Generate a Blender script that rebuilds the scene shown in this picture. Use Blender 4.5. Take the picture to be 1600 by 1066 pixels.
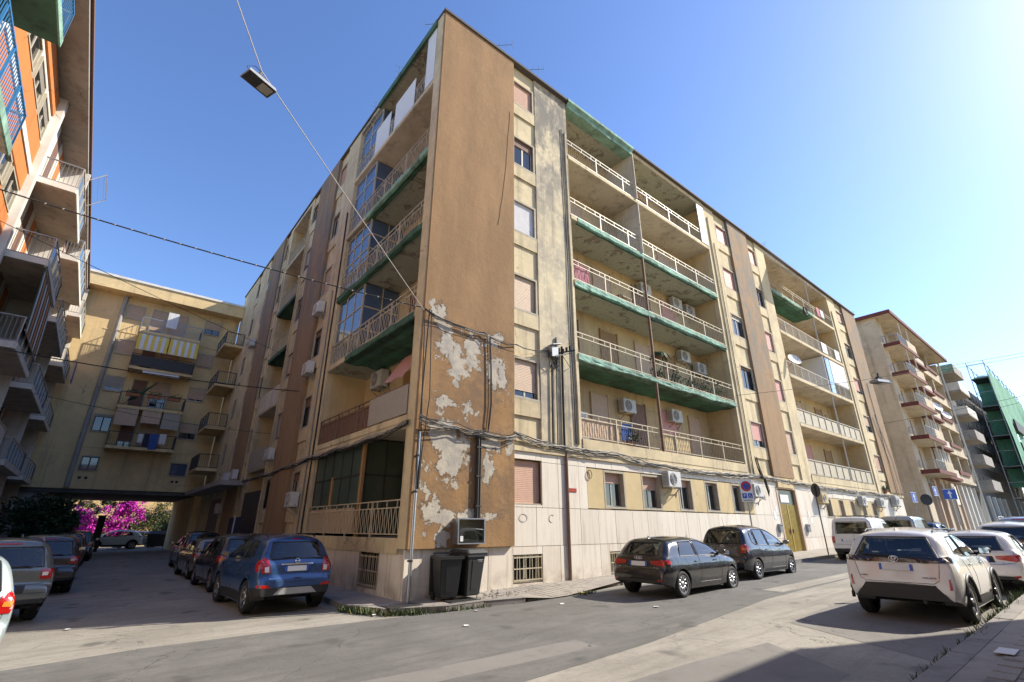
import bpy, bmesh, math, random
from math import sin, cos, pi, radians, sqrt, atan2
from mathutils import Vector, Matrix, noise
from mathutils.bvhtree import BVHTree
random.seed(7)
for o in list(bpy.data.objects): bpy.data.objects.remove(o)
SC = bpy.context.scene
COL = SC.collection
S = 1.12                       # metres per survey unit used for the buildings

# ------------------------------------------------------------------ camera
cam_d = bpy.data.cameras.new('camera'); cam = bpy.data.objects.new('camera', cam_d); COL.objects.link(cam)
cam.location = (-5.5405*S, -10.4228*S, 1.6*S)
YAW, PITCH = radians(50.47), radians(21.08)
fw = Vector((cos(YAW)*cos(PITCH), sin(YAW)*cos(PITCH), sin(PITCH)))
cam.rotation_euler = fw.to_track_quat('-Z', 'Y').to_euler()
cam_d.sensor_width = 36; cam_d.lens = 753.6/1600*36
cam_d.clip_start = .05; cam_d.clip_end = 3000
SC.camera = cam

# ------------------------------------------------------------------ light
SUN = Vector((1, -.455, .833)).normalized()
wd = bpy.data.worlds.new("World"); SC.world = wd; wd.use_nodes = True
nt = wd.node_tree; nt.nodes.clear()
sky = nt.nodes.new('ShaderNodeTexSky'); sky.sky_type = 'NISHITA'; sky.sun_disc = False
sky.sun_elevation = math.asin(SUN.z); sky.sun_rotation = atan2(SUN.x, SUN.y)
sky.altitude = 100; sky.air_density = 1.0; sky.dust_density = .42; sky.ozone_density = 3.4
bg = nt.nodes.new('ShaderNodeBackground'); bg.inputs[1].default_value = .128
wo = nt.nodes.new('ShaderNodeOutputWorld')
hsv = nt.nodes.new('ShaderNodeHueSaturation'); hsv.inputs['Saturation'].default_value = 1.1; hsv.inputs['Hue'].default_value = .508
nt.links.new(sky.outputs[0], hsv.inputs['Color']); nt.links.new(hsv.outputs[0], bg.inputs[0]); nt.links.new(bg.outputs[0], wo.inputs[0])
sd = bpy.data.lights.new('sun', 'SUN'); sd.energy = 3.9; sd.angle = radians(.53); sd.color = (1, .915, .77)
sun = bpy.data.objects.new('sun', sd); COL.objects.link(sun)
sun.rotation_euler = SUN.to_track_quat('Z', 'Y').to_euler(); sun.location = (30, -20, 40)
vs = SC.view_settings; vs.view_transform = 'Standard'; vs.look = 'None'; vs.gamma = 1; vs.use_curve_mapping = False
vs.exposure = 1.08

# ------------------------------------------------------------------ materials
def lin(r, g=None, b=None):
    if g is None: g = b = r
    f = lambda c: ((c/255+.055)/1.055)**2.4 if c > 10 else c/255/12.92
    return (f(r), f(g), f(b), 1)
class N:
    def __init__(s, name):
        s.m = bpy.data.materials.new(name); s.m.use_nodes = True; s.t = s.m.node_tree; s.t.nodes.clear()
        s.o = s.t.nodes.new('ShaderNodeOutputMaterial')
        s._p = None
    def n(s, ty, ins=None, **k):
        nd = s.t.nodes.new(ty)
        for a, v in k.items(): setattr(nd, a, v)
        for i, v in (ins or {}).items():
            if isinstance(v, bpy.types.NodeSocket): s.t.links.new(v, nd.inputs[i])
            else: nd.inputs[i].default_value = v
        return nd
    def pos(s):
        if s._p is None: s._p = s.n('ShaderNodeNewGeometry').outputs['Position']
        return s._p
    def map(s, v, scale): return s.n('ShaderNodeVectorMath', {0: v, 1: scale}, operation='MULTIPLY').outputs[0]
    def noise(s, scale, v=None, detail=5, rough=.6, dist=0):
        return s.n('ShaderNodeTexNoise', {'Vector': v if v is not None else s.pos(), 'Scale': scale, 'Detail': detail, 'Roughness': rough, 'Distortion': dist}).outputs['Fac']
    def ramp(s, f, a, b, v0=0., v1=1.):
        return s.n('ShaderNodeMapRange', {'Value': f, 'From Min': a, 'From Max': b, 'To Min': v0, 'To Max': v1}, interpolation_type='SMOOTHSTEP').outputs[0]
    def math(s, op, a, b=0., c=0.): return s.n('ShaderNodeMath', {0: a, 1: b, 2: c}, operation=op).outputs[0]
    def mix(s, f, a, b, bt='MIX'):
        nd = s.n('ShaderNodeMix', data_type='RGBA', blend_type=bt)
        for i, v in ((0, f), (6, a), (7, b)):
            if isinstance(v, bpy.types.NodeSocket): s.t.links.new(v, nd.inputs[i])
            else: nd.inputs[i].default_value = v
        return nd.outputs[2]
    def bump(s, h, st=.3, d=.02): return s.n('ShaderNodeBump', {'Height': h, 'Strength': st, 'Distance': d}).outputs[0]
    def done(s, col, rough=.85, bump=None, metal=0., **k):
        p = s.n('ShaderNodeBsdfPrincipled', {'Base Color': col, 'Roughness': rough, 'Metallic': metal})
        for a, v in k.items():
            a = a.replace('_', ' ')
            if isinstance(v, bpy.types.NodeSocket): s.t.links.new(v, p.inputs[a])
            else: p.inputs[a].default_value = v
        if bump is not None: s.t.links.new(bump, p.inputs['Normal'])
        s.t.links.new(p.outputs[0], s.o.inputs[0]); return s.m
M = {}
def plain(name, col, rough=.6, metal=0., var=.12, sc=6., **k):
    a = N(name); c = col
    if var:
        f = a.noise(sc, detail=4); c = a.mix(f, tuple(x*(1-var*1.6) for x in col[:3])+(1,), tuple(min(1, x*(1+var)) for x in col[:3])+(1,))
    M[name] = a.done(c, rough, None, metal, **k); return M[name]
def plaster(name, col, dirt=.35, dcol=None, top=None, bumpst=.35, streak=.5, grain=.16):
    """weathered wall paint: blotches, fine grain, vertical run marks, optional mildew towards a height"""
    a = N(name); p = a.pos()
    dk = dcol or tuple(x*.55 for x in col[:3])+(1,)
    big = a.noise(.45, detail=6, rough=.65); mid = a.noise(2.6, detail=6, rough=.7)
    st = a.noise(1., a.map(p, (2.2, 2.2, .12)), detail=5, rough=.6)
    fine = a.noise(38, detail=3, rough=.7)
    c = a.mix(a.ramp(big, .38, .68, 0, min(1, dirt*1.15)), col, dk)
    c = a.mix(a.ramp(st, .5, .7, 0, min(1, streak*dirt*1.9)), c, tuple(x*.55 for x in dk[:3])+(1,))
    pt = a.noise(1.15, a.n('ShaderNodeVectorMath', {0: p, 1: (11., 5., 2.)}, operation='ADD').outputs[0], detail=9, rough=.75)
    c = a.mix(a.ramp(pt, .60, .63, 0, dirt*.55), c, tuple(min(1, x*1.12+.03) for x in dk[:3])+(1,))
    cw = a.n('ShaderNodeVectorMath', {0: p, 1: a.n('ShaderNodeVectorMath', {0: a.n('ShaderNodeTexNoise', {'Vector': p, 'Scale': 1.3, 'Detail': 6}).outputs['Color'], 3: 1.1}, operation='SCALE').outputs[0]}, operation='ADD').outputs[0]
    ck = a.n('ShaderNodeTexVoronoi', {'Vector': cw, 'Scale': .42}, feature='DISTANCE_TO_EDGE').outputs['Distance']
    ckm = a.math('MULTIPLY', a.ramp(ck, .007, .002), a.ramp(a.noise(.35), .48, .6, 0, .7))
    c = a.mix(ckm, c, tuple(x*.4 for x in dk[:3])+(1,))
    c = a.mix(a.ramp(mid, .46, .72, 0, dirt*.8), c, tuple(min(1, x*1.2) for x in col[:3])+(1,))
    c = a.mix(a.ramp(fine, .3, .75, 0, grain), c, tuple(x*.5 for x in col[:3])+(1,))
    if top:                                     # mildew: (z0, z1, colour, amount)
        z = a.n('ShaderNodeSeparateXYZ', {0: p}).outputs[2]
        g = a.noise(1., a.map(p, (1.1, 1.1, .45)), detail=8, rough=.72, dist=.4)
        f = a.math('MULTIPLY', a.ramp(z, top[0], top[1]), a.ramp(g, .42, .6, 0, top[3]))
        c = a.mix(f, c, top[2])
    h = a.math('ADD', a.math('MULTIPLY', fine, .35), a.math('MULTIPLY', mid, .8))
    M[name] = a.done(c, .92, a.bump(h, bumpst, .015)); return M[name]

plaster('beige', (.63, .52, .32, 1), .55, (.34, .28, .19, 1), bumpst=.3)
plaster('beige_shabby', (.63, .53, .34, 1), .95, (.33, .29, .23, 1), top=(10.5, 17.0, (.15, .14, .125, 1), .9))
plaster('brown_mildew', (.31, .195, .10, 1), .5, (.21, .14, .085, 1), top=(6.0, 14, (.16, .15, .13, 1), .92))
plaster('brown_wall', (.30, .19, .115, 1), .5, (.19, .13, .09, 1))
plaster('ochre', (.60, .47, .26, 1), .4, (.4, .3, .15, 1))
plaster('loggia_wall', (.58, .44, .24, 1), .4, (.33, .25, .16, 1))
plaster('bridge_wall', (.72, .54, .28, 1), .35, (.36, .28, .17, 1))
plaster('side_wall', (.56, .47, .34, 1), .45, (.33, .27, .18, 1))
plaster('orange', (.62, .20, .05, 1), .25, (.45, .14, .04, 1))
plaster('white_paint', (.70, .68, .62, 1), .35, (.45, .42, .36, 1))
plaster('soffit', (.62, .56, .45, 1), .5, (.32, .28, .22, 1))
plaster('concrete', (.36, .34, .31, 1), .5, (.2, .19, .17, 1))
plaster('red_trim', (.15, .045, .04, 1), .4)
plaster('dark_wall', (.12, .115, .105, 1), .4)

def mk_peel():
    # corner block: brown render flaking off a pale coat in places
    a = N('brown_peel'); p = a.pos(); xyz = a.n('ShaderNodeSeparateXYZ', {0: p}); X, Z = xyz.outputs[0], xyz.outputs[2]
    col = (.33, .185, .075, 1)
    big = a.noise(.5, detail=6); fine = a.noise(30, detail=3, rough=.75); mid = a.noise(5, detail=6, rough=.7)
    c = a.mix(a.ramp(big, .3, .75), (.38, .225, .098, 1), (.28, .155, .06, 1))
    zz = a.ramp(Z, 7.0, 8.2)
    c = a.mix(a.math('MULTIPLY', zz, .75), c, (.30, .178, .085, 1))
    c = a.mix(a.ramp(fine, .35, .8, 0, .35), c, (.17, .10, .055, 1))
    c = a.mix(a.ramp(mid, .55, .8, 0, .3), c, (.5, .33, .19, 1))
    spots = [(.75,3.7,.5,.35),(1.15,3.4,.35,.3),(.95,2.95,.45,.28),(1.0,3.3,.3,.5),(2.15,3.05,.22,.4),(2.25,3.65,.4,.22),(1.7,3.8,.2,.1),(2.85,3.6,.12,.25),(.5,2.0,.3,.22),(.85,1.8,.45,.15),(.85,1.35,.18,.3),(1.6,1.85,.35,.18),(2.25,1.85,.35,.1),(.3,2.4,.12,.18),(.35,1.45,.05,.08),
      (.5,6.85,.2,.4),(.25,7.1,.1,.15),(.75,6.1,.2,.45),(1.05,5.75,.22,.55),(1.6,6.2,.28,.4),(1.55,5.7,.15,.2),(2.35,6.65,.3,.18),(2.25,5.6,.17,.5),(2.6,5.6,.2,.45),(.8,4.55,.3,.2),(1.5,4.45,.12,.15),(1.75,4.4,.1,.1)]
    ds = None
    w = a.n('ShaderNodeTexNoise', {'Vector': p, 'Scale': 2.8, 'Detail': 6, 'Roughness': .7})
    off = a.n('ShaderNodeVectorMath', {0: w.outputs['Color'], 1: (-.5, -.5, -.5)}, operation='ADD').outputs[0]
    q = a.n('ShaderNodeVectorMath', {0: p, 1: a.n('ShaderNodeVectorMath', {0: off, 3: 1.0}, operation='SCALE').outputs[0]}, operation='ADD').outputs[0]
    for (x, z, rx, rz) in spots:
        rx *= .86; rz *= .86
        e = a.n('ShaderNodeVectorMath', {0: a.n('ShaderNodeVectorMath', {0: q, 1: (-x*S, 0, -z*S)}, operation='ADD').outputs[0], 1: (1/(rx*S), 0, 1/(rz*S))}, operation='MULTIPLY').outputs[0]
        l = a.n('ShaderNodeVectorMath', {0: e}, operation='LENGTH').outputs['Value']
        ds = l if ds is None else a.math('MINIMUM', ds, l)
    edge = a.math('ADD', ds, a.math('MULTIPLY', a.math('SUBTRACT', mid, .5), .9))
    fl = a.noise(2.1, a.n('ShaderNodeVectorMath', {0: p, 1: (3.7, 0, 9.1)}, operation='ADD').outputs[0], detail=9, rough=.72)
    zone = a.math('MULTIPLY', a.ramp(Z, 1.4, 2.2), a.ramp(Z, 8.0, 7.3))
    edge = a.math('SUBTRACT', edge, a.math('MULTIPLY', a.ramp(fl, .545, .575), a.math('MULTIPLY', zone, 1.1)))
    mask = a.ramp(edge, .98, 1.03, 1, 0)
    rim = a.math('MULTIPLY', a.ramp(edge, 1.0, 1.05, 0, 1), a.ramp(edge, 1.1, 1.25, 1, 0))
    gr = a.math('MULTIPLY', a.ramp(a.noise(1.2, detail=8, rough=.75), .42, .6), a.math('MULTIPLY', zone, .75))
    c = a.mix(gr, c, (.16, .105, .065, 1))
    wash = a.ramp(a.noise(1., a.map(p, (.9, .9, .25)), detail=7, rough=.7), .4, .62, 0, .75)
    c = a.mix(wash, c, (.22, .13, .062, 1))
    c = a.mix(a.math('MULTIPLY', rim, .65), c, (.10, .065, .04, 1))  # shadow line round the flaked patches, painted into the colour
    pale = a.mix(a.ramp(a.noise(3.5, detail=6), .35, .7), (.47, .42, .335, 1), (.33, .305, .265, 1))
    c = a.mix(mask, c, pale)
    h = a.math('ADD', a.math('MULTIPLY', mask, -1.6), a.math('ADD', a.math('MULTIPLY', fine, .35), a.math('MULTIPLY', mid, .5)))
    M['brown_peel'] = a.done(c, .95, a.bump(h, 1., .03))
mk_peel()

def mk_stone():
    a = N('stone'); p = a.pos()
    inf = a.n('ShaderNodeObjectInfo').outputs['Random']
    c = a.mix(inf, (.65, .585, .485, 1), (.74, .68, .58, 1))
    st = a.noise(1., a.map(p, (7, 7, .5)), detail=6, rough=.65); bl = a.noise(1.3, detail=6, rough=.7); fi = a.noise(45, detail=3)
    c = a.mix(a.ramp(st, .48, .7, 0, .5), c, (.42, .33, .245, 1))
    c = a.mix(a.ramp(bl, .5, .8, 0, .35), c, (.48, .40, .33, 1))
    c = a.mix(a.ramp(fi, .4, .8, 0, .15), c, (.33, .27, .22, 1))
    z = a.n('ShaderNodeSeparateXYZ', {0: p}).outputs[2]
    c = a.mix(a.math('MULTIPLY', a.ramp(z, .9, .1), a.ramp(a.noise(2.2, detail=6), .35, .7, 0, .8)), c, (.30, .24, .19, 1))
    M['stone'] = a.done(c, .7, a.bump(a.math('ADD', fi, bl), .12, .01))
mk_stone()
def mk_under():
    # underside of the balcony slabs: green-white paint blistering off
    a = N('slab_under'); n1 = a.noise(1.6, detail=7, rough=.68, dist=.6); n2 = a.noise(7, detail=4)
    c = a.mix(a.ramp(n2, .3, .8), (.40, .41, .33, 1), (.31, .32, .25, 1))
    m = a.ramp(n1, .56, .58)
    c = a.mix(m, c, (.23, .21, .175, 1)); c = a.mix(a.ramp(n1, .64, .66), c, (.42, .38, .30, 1))
    M['slab_under'] = a.done(c, .95, a.bump(a.math('SUBTRACT', n2, m), .6, .03))
mk_under()
def mk_asphalt():
    for nm, c0, c1, big in (('asphalt', (.185, .18, .169, 1), (.14, .136, .127, 1), .8), ('old_paving', (.37, .347, .30, 1), (.285, .266, .228, 1), .5)):
        a = N(nm); p = a.pos()
        f = a.noise(90, detail=3, rough=.8); b = a.noise(big, detail=8, rough=.62); l = a.noise(1., a.map(p, (.35, 3.2, 1)), detail=6, rough=.6)
        sp = a.noise(340, detail=2)
        c = a.mix(a.ramp(b, .38, .62), c0, c1); bb = a.noise(.23, detail=5, rough=.6); c = a.mix(a.ramp(bb, .45, .6, 0, .55), c, tuple(x*.8 for x in c1[:3])+(1,))
        c = a.mix(a.ramp(l, .46, .66, 0, .6), c, tuple(x*.68 for x in c1[:3])+(1,))
        m2 = a.noise(7, detail=6, rough=.75); m3 = a.noise(26, detail=4, rough=.8)
        c = a.mix(a.ramp(m2, .45, .7, 0, .5), c, tuple(x*.62 for x in c1[:3])+(1,))
        c = a.mix(a.ramp(m3, .5, .75, 0, .55), c, tuple(min(1, x*1.35) for x in c0[:3])+(1,))
        c = a.mix(a.ramp(f, .35, .75, 0, .5), c, tuple(x*.6 for x in c1[:3])+(1,))
        c = a.mix(a.ramp(sp, .6, .75, 0, .5), c, tuple(min(1, x*1.6) for x in c0[:3])+(1,))
        k = a.n('ShaderNodeTexVoronoi', {'Vector': a.n('ShaderNodeVectorMath', {0: p, 1: a.n('ShaderNodeVectorMath', {0: a.n('ShaderNodeTexNoise', {'Vector': p, 'Scale': 1.7, 'Detail': 6}).outputs['Color'], 3: .9}, operation='SCALE').outputs[0]}, operation='ADD').outputs[0], 'Scale': .33}, feature='DISTANCE_TO_EDGE').outputs['Distance']
        cr = a.math('MULTIPLY', a.ramp(k, .006, .001), a.ramp(a.noise(.4), .44, .54))
        c = a.mix(a.math('MULTIPLY', cr, .45), c, (.05, .048, .045, 1))
        spot = a.ramp(a.noise(1.1, detail=3, rough=.4), .62, .72, 0, .6)
        c = a.mix(spot, c, (.05, .048, .045, 1))
        M[nm] = a.done(c, .88, a.bump(a.math('ADD', f, a.math('MULTIPLY', cr, -2.)), .5, .012))
mk_asphalt()
plaster('pavement', (.33, .30, .26, 1), .5, (.2, .18, .16, 1))
plaster('kerb_stone', (.26, .24, .22, 1), .5, (.13, .12, .11, 1))
plaster('patch_grey', (.21, .20, .185, 1), .3)
plain('dry_earth', (.42, .30, .14, 1), .95, var=.3, sc=3)

def mk_glass(name, tint, ior=1.5, opa=.25):
    a = N(name)
    tr = a.n('ShaderNodeBsdfTransparent', {0: tint}); gl = a.n('ShaderNodeBsdfGlossy', {0: (1, 1, 1, 1), 'Roughness': .015})
    df = a.n('ShaderNodeBsdfDiffuse', {0: (.015, .018, .02, 1)})
    m0 = a.n('ShaderNodeMixShader', {0: opa, 1: tr.outputs[0], 2: df.outputs[0]})
    fr = a.n('ShaderNodeFresnel', {0: ior}).outputs[0]
    fr = a.math('MULTIPLY', fr, 1.6)
    m1 = a.n('ShaderNodeMixShader', {0: fr, 1: m0.outputs[0], 2: gl.outputs[0]})
    a.t.links.new(m1.outputs[0], a.o.inputs[0]); M[name] = a.m
mk_glass('car_glass', (.70, .76, .70, 1), 1.5, .06)
mk_glass('clear_glass', (.85, .9, .88, 1), 1.5, .08)
def window_glass(name, col):
    a = N(name); n = a.noise(.8, detail=2)
    M[name] = a.done(a.mix(n, col, tuple(x*.4 for x in col[:3])+(1,)), .04, a.bump(a.noise(1.5), .03, .01), Specular_IOR_Level=1.0)
window_glass('pane_glass', (.02, .025, .03, 1))
def paint(name, col, metal=.0, rough=.32):
    a = N(name)
    d = a.noise(3, detail=6, rough=.7)
    dust = a.ramp(d, .4, .85, 0, .025)
    M[name] = a.done(a.mix(dust, col, (.35, .32, .28, 1)), a.ramp(d, .3, .8, rough*.8, rough*1.3), None, metal, Coat_Weight=1., Coat_Roughness=.04)
paint('paint_black', (.004, .004, .006, 1), 0., .25); paint('paint_white', (.72, .71, .68, 1)); paint('paint_blue', (.022, .07, .19, 1), .35)
paint('paint_grey', (.13, .14, .13, 1), .3); paint('paint_silver', (.38, .39, .39, 1), .6); paint('paint_dark', (.02, .02, .024, 1))
paint('paint_navy', (.006, .007, .016, 1), 0., .25); paint('paint_beige', (.25, .21, .17, 1), .5); paint('paint_red', (.25, .02, .015, 1)); paint('paint_pale', (.34, .41, .42, 1), .3); paint('paint_brown', (.045, .03, .026, 1))
plain('plastic', (.018, .018, .019, 1), .55, var=.2); plain('rubber', (.014, .014, .014, 1), .8, var=.2, sc=20)
plain('rim_alloy', (.45, .45, .46, 1), .3, .9, var=.1); plain('rim_dark', (.07, .07, .075, 1), .35, .7); plain('chrome', (.75, .75, .76, 1), .1, 1., var=0)
plain('red_lens', (.42, .004, .004, 1), .22, var=.25, sc=18, Coat_Weight=1.); plain('orange_lens', (.7, .22, .03, 1), .15, var=.1); plain('clear_lens', (.7, .68, .66, 1), .12, var=.1); plain('dark_lens', (.03, .008, .01, 1), .1, var=.1, Coat_Weight=1.)
plain('plate_white', (.72, .72, .70, 1), .4, var=.06); plain('plate_blue', (.02, .11, .5, 1), .4, var=.05); plain('ink', (.02, .02, .02, 1), .5, var=0)
plain('seat_fabric', (.035, .034, .033, 1), .9, var=.2); plain('grey_trim', (.33, .33, .33, 1), .4, .3)
plain('metal_white', (.50, .46, .38, 1), .5, var=.14, sc=4); plain('metal_cream', (.50, .43, .30, 1), .55, var=.2, sc=5); plain('metal_rust', (.20, .12, .08, 1), .75, var=.3, sc=8)
plain('metal_grey', (.30, .31, .32, 1), .45, .5, var=.2, sc=3); plain('metal_dark', (.05, .05, .05, 1), .6, .3, var=.2); plain('galvanised', (.42, .44, .47, 1), .35, .8, var=.2, sc=9)
plain('ac_white', (.58, .58, .55, 1), .5, var=.15, sc=4); plain('ac_grille', (.16, .16, .16, 1), .5, var=.1)
plain('shutter_clay', (.52, .31, .215, 1), .65, var=.14); plain('shutter_pink', (.56, .28, .24, 1), .65, var=.14); plain('shutter_tan', (.52, .37, .25, 1), .65, var=.14); plain('shutter_grey', (.34, .31, .26, 1), .65, var=.12); plain('shutter_brown', (.20, .11, .075, 1), .7, var=.2); plain('sheet_white', (.68, .68, .66, 1), .55, var=.08, sc=2)
plain('curtain_white', (.62, .60, .60, 1), .9, var=.12, sc=3); plain('frame_stone', (.42, .37, .28, 1), .85, var=.25, sc=4)
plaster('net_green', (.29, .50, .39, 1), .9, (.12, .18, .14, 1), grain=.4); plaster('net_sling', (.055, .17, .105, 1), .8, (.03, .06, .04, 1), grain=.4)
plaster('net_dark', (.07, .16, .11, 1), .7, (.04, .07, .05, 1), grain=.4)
plain('scaffold_net', (.15, .40, .27, 1), .85, var=.3, sc=.8); plain('wood_door', (.30, .17, .06, 1), .6, var=.2); plain('wood_frame', (.38, .22, .09, 1), .6, var=.2); plain('gold_door', (.46, .35, .09, 1), .4, .0, var=.2, sc=3); plain('dark_green_glass', (.06, .085, .07, 1), .3, var=.35, sc=1.2)
plain('bin_plastic', (.022, .024, .026, 1), .5, var=.3, sc=5); plain('cable_black', (.022, .021, .02, 1), .7, var=.2); plain('cable_pale', (.35, .33, .30, 1), .7, var=.2)
plain('cloth_blue', (.04, .10, .33, 1), .9); plain('cloth_navy', (.02, .025, .06, 1), .9); plain('cloth_white', (.65, .65, .65, 1), .9); plain('cloth_pink', (.5, .18, .22, 1), .9); plain('cloth_yellow', (.70, .52, .10, 1), .9); plain('cloth_green', (.03, .08, .05, 1), .9); plain('cloth_red', (.42, .05, .03, 1), .9)
plain('glass_blue', (.05, .20, .42, 1), .25, var=.2, sc=1.5); plain('glass_greyblue', (.16, .22, .28, 1), .22, var=.25, sc=1.5)
plain('roof_felt', (.10, .09, .085, 1), .9); plain('terracotta', (.36, .14, .07, 1), .8)
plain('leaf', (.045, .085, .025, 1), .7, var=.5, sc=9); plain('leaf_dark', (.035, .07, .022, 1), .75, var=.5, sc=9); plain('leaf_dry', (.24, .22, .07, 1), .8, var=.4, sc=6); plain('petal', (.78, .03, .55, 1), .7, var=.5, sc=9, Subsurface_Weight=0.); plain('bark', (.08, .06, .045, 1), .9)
plain('lamp_lens', (.26, .25, .22, 1), .3, var=.1); plain('sign_white', (.72, .72, .70, 1), .4, var=.05); plain('sign_red', (.5, .02, .02, 1), .4, var=.05); plain('sign_blue', (.02, .09, .42, 1), .4, var=.05); plain('paper', (.72, .72, .70, 1), .8, var=.05)
# ------------------------------------------------------------------ geometry helpers
class MB:
    def __init__(s, k=1.): s.bm = bmesh.new(); s.k = k; s.mi = 0
    def face(s, pts, scale=True):
        k = s.k if scale else 1
        try:
            f = s.bm.faces.new([s.bm.verts.new((p[0]*k, p[1]*k, p[2]*k)) for p in pts]); f.material_index = s.mi; return f
        except ValueError: return None
    def hexa(s, P):
        k = s.k; v = [s.bm.verts.new((p[0]*k, p[1]*k, p[2]*k)) for p in P]
        for q in ((0,3,2,1),(4,5,6,7),(0,1,5,4),(1,2,6,5),(2,3,7,6),(3,0,4,7)):
            f = s.bm.faces.new([v[i] for i in q]); f.material_index = s.mi
        return s
    def box(s, x0, x1, y0, y1, z0, z1):
        return s.hexa([(x0,y0,z0),(x1,y0,z0),(x1,y1,z0),(x0,y1,z0),(x0,y0,z1),(x1,y0,z1),(x1,y1,z1),(x0,y1,z1)])
    def prism(s, poly, z0, z1, axis='z'):
        f = {'z': lambda a,b,c:(a,b,c), 'y': lambda a,b,c:(a,c,b), 'x': lambda a,b,c:(c,a,b)}[axis]
        k = s.k; n = len(poly)
        lo = [s.bm.verts.new(Vector(f(a,b,z0))*k) for a,b in poly]; hi = [s.bm.verts.new(Vector(f(a,b,z1))*k) for a,b in poly]
        fs = [s.bm.faces.new(lo[::-1]), s.bm.faces.new(hi)] + [s.bm.faces.new((lo[i], lo[(i+1)%n], hi[(i+1)%n], hi[i])) for i in range(n)]
        for q in fs: q.material_index = s.mi
        return s
    def tube(s, pts, r, n=6, cap=True):
        k = s.k; pts = [Vector(p)*k for p in pts]; rings = []; L = len(pts)
        for i, p in enumerate(pts):
            t = (pts[min(i+1, L-1)]-pts[max(i-1, 0)]).normalized()
            u = t.cross(Vector((0,0,1)) if abs(t.z) < .95 else Vector((1,0,0))).normalized(); v = t.cross(u)
            rr = r[i] if isinstance(r, (list, tuple)) else r
            rings.append([s.bm.verts.new(p+(u*cos(2*pi*j/n)+v*sin(2*pi*j/n))*rr) for j in range(n)])
        for a, b in zip(rings, rings[1:]):
            for j in range(n):
                f = s.bm.faces.new((a[j], a[(j+1)%n], b[(j+1)%n], b[j])); f.material_index = s.mi
        if cap and n > 2:
            for q in (rings[0][::-1], rings[-1]): s.bm.faces.new(q).material_index = s.mi
        return s
    def bar(s, p, q, w, d=None):                 # square bar between two points
        d = d or w; p, q = Vector(p)*s.k, Vector(q)*s.k; t = (q-p).normalized()
        u = t.cross(Vector((0,0,1)) if abs(t.z) < .95 else Vector((0,1,0))).normalized(); v = t.cross(u)
        P = [p-u*w/2-v*d/2, p+u*w/2-v*d/2, p+u*w/2+v*d/2, p-u*w/2+v*d/2]; Q = [x+(q-p) for x in P]
        kk, s.k = s.k, 1; s.hexa(P+Q); s.k = kk; return s
    def disc(s, c, r, axis, n=20, r0=0., h=0.):
        """flat ring or disc (or a short drum when h is set) at c facing axis"""
        c = Vector(c)*s.k; ax = Vector(axis).normalized(); u = ax.orthogonal().normalized(); v = ax.cross(u)
        ring = lambda rr, o: [s.bm.verts.new(c+ax*o+(u*cos(2*pi*j/n)+v*sin(2*pi*j/n))*rr) for j in range(n)]
        A = ring(r, h); fs = []
        if r0 > 0:
            Bq = ring(r0, h); fs += [(A[j], A[(j+1)%n], Bq[(j+1)%n], Bq[j]) for j in range(n)]
            if h: 
                C2 = ring(r0, 0); fs += [(Bq[j], Bq[(j+1)%n], C2[(j+1)%n], C2[j]) for j in range(n)]
        else: fs.append(A)
        if h:
            D2 = ring(r, 0); fs += [(A[(j+1)%n], A[j], D2[j], D2[(j+1)%n]) for j in range(n)]
        for f in fs: s.bm.faces.new(f).material_index = s.mi
        return s
    def ball(s, c, r, seg=10, rings=7, sq=(1,1,1)):
        m = Matrix.Translation(Vector(c)*s.k) @ Matrix.Diagonal((sq[0],sq[1],sq[2],1))
        r_ = bmesh.ops.create_uvsphere(s.bm, u_segments=seg, v_segments=rings, radius=r, matrix=m)
        for v in r_['verts']:
            for f in v.link_faces: f.material_index = s.mi
        return s
    def leafs(s, pts, size, jit=1., rng=random):
        for p in pts:
            a = Vector((rng.uniform(-1,1), rng.uniform(-1,1), rng.uniform(-1,1))).normalized(); b = a.orthogonal().normalized()
            b = (Matrix.Rotation(rng.uniform(0, 6.28), 3, a) @ b); z = size*rng.uniform(.6, 1.4)
            c = a.cross(b); p = Vector(p)
            kk, s.k = s.k, 1; s.face([p-b*z, p+c*z*.5, p+b*z, p-c*z*.5]); s.k = kk
        return s
    def mesh(s, name, mats, smooth=False):
        bmesh.ops.recalc_face_normals(s.bm, faces=s.bm.faces[:]) if not getattr(s, 'raw', False) else None
        m = bpy.data.meshes.new(name); s.bm.to_mesh(m); s.bm.free()
        for x in (mats if isinstance(mats, (list, tuple)) else [mats]): m.materials.append(M[x] if isinstance(x, str) else x)
        if smooth:
            for p in m.polygons: p.use_smooth = True
        return m
def obj(name, mb, mats=None, parent=None, loc=(0,0,0), rz=0., smooth=False, kind=None, label=None, cat=None, group=None):
    m = mb if isinstance(mb, bpy.types.Mesh) else mb.mesh(name, mats, smooth)
    o = bpy.data.objects.new(name, m); COL.objects.link(o)
    o.location = loc; o.rotation_euler = (0, 0, rz)
    if parent: o.parent = parent
    for a, v in (('kind', kind), ('label', label), ('category', cat), ('group', group)):
        if v: o[a] = v
    return o
def empty(name, loc=(0,0,0), rz=0., label=None, cat=None, group=None):
    o = bpy.data.objects.new(name, None); COL.objects.link(o); o.location = loc; o.rotation_euler = (0,0,rz); o.empty_display_size = .3
    for a, v in (('label', label), ('category', cat), ('group', group)):
        if v: o[a] = v
    return o
def kids(o): return [c for c in ALLKIDS.get(o.name, [])]
def copy_tree(o, parent=None, **props):
    c = o.copy(); COL.objects.link(c); c.parent = parent
    for ch in o.children: copy_tree(ch, c)
    for a, v in props.items(): c[a] = v
    return c
CACHE = {}
def cached(key, fn):
    if key not in CACHE: CACHE[key] = fn()
    return CACHE[key]
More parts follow.
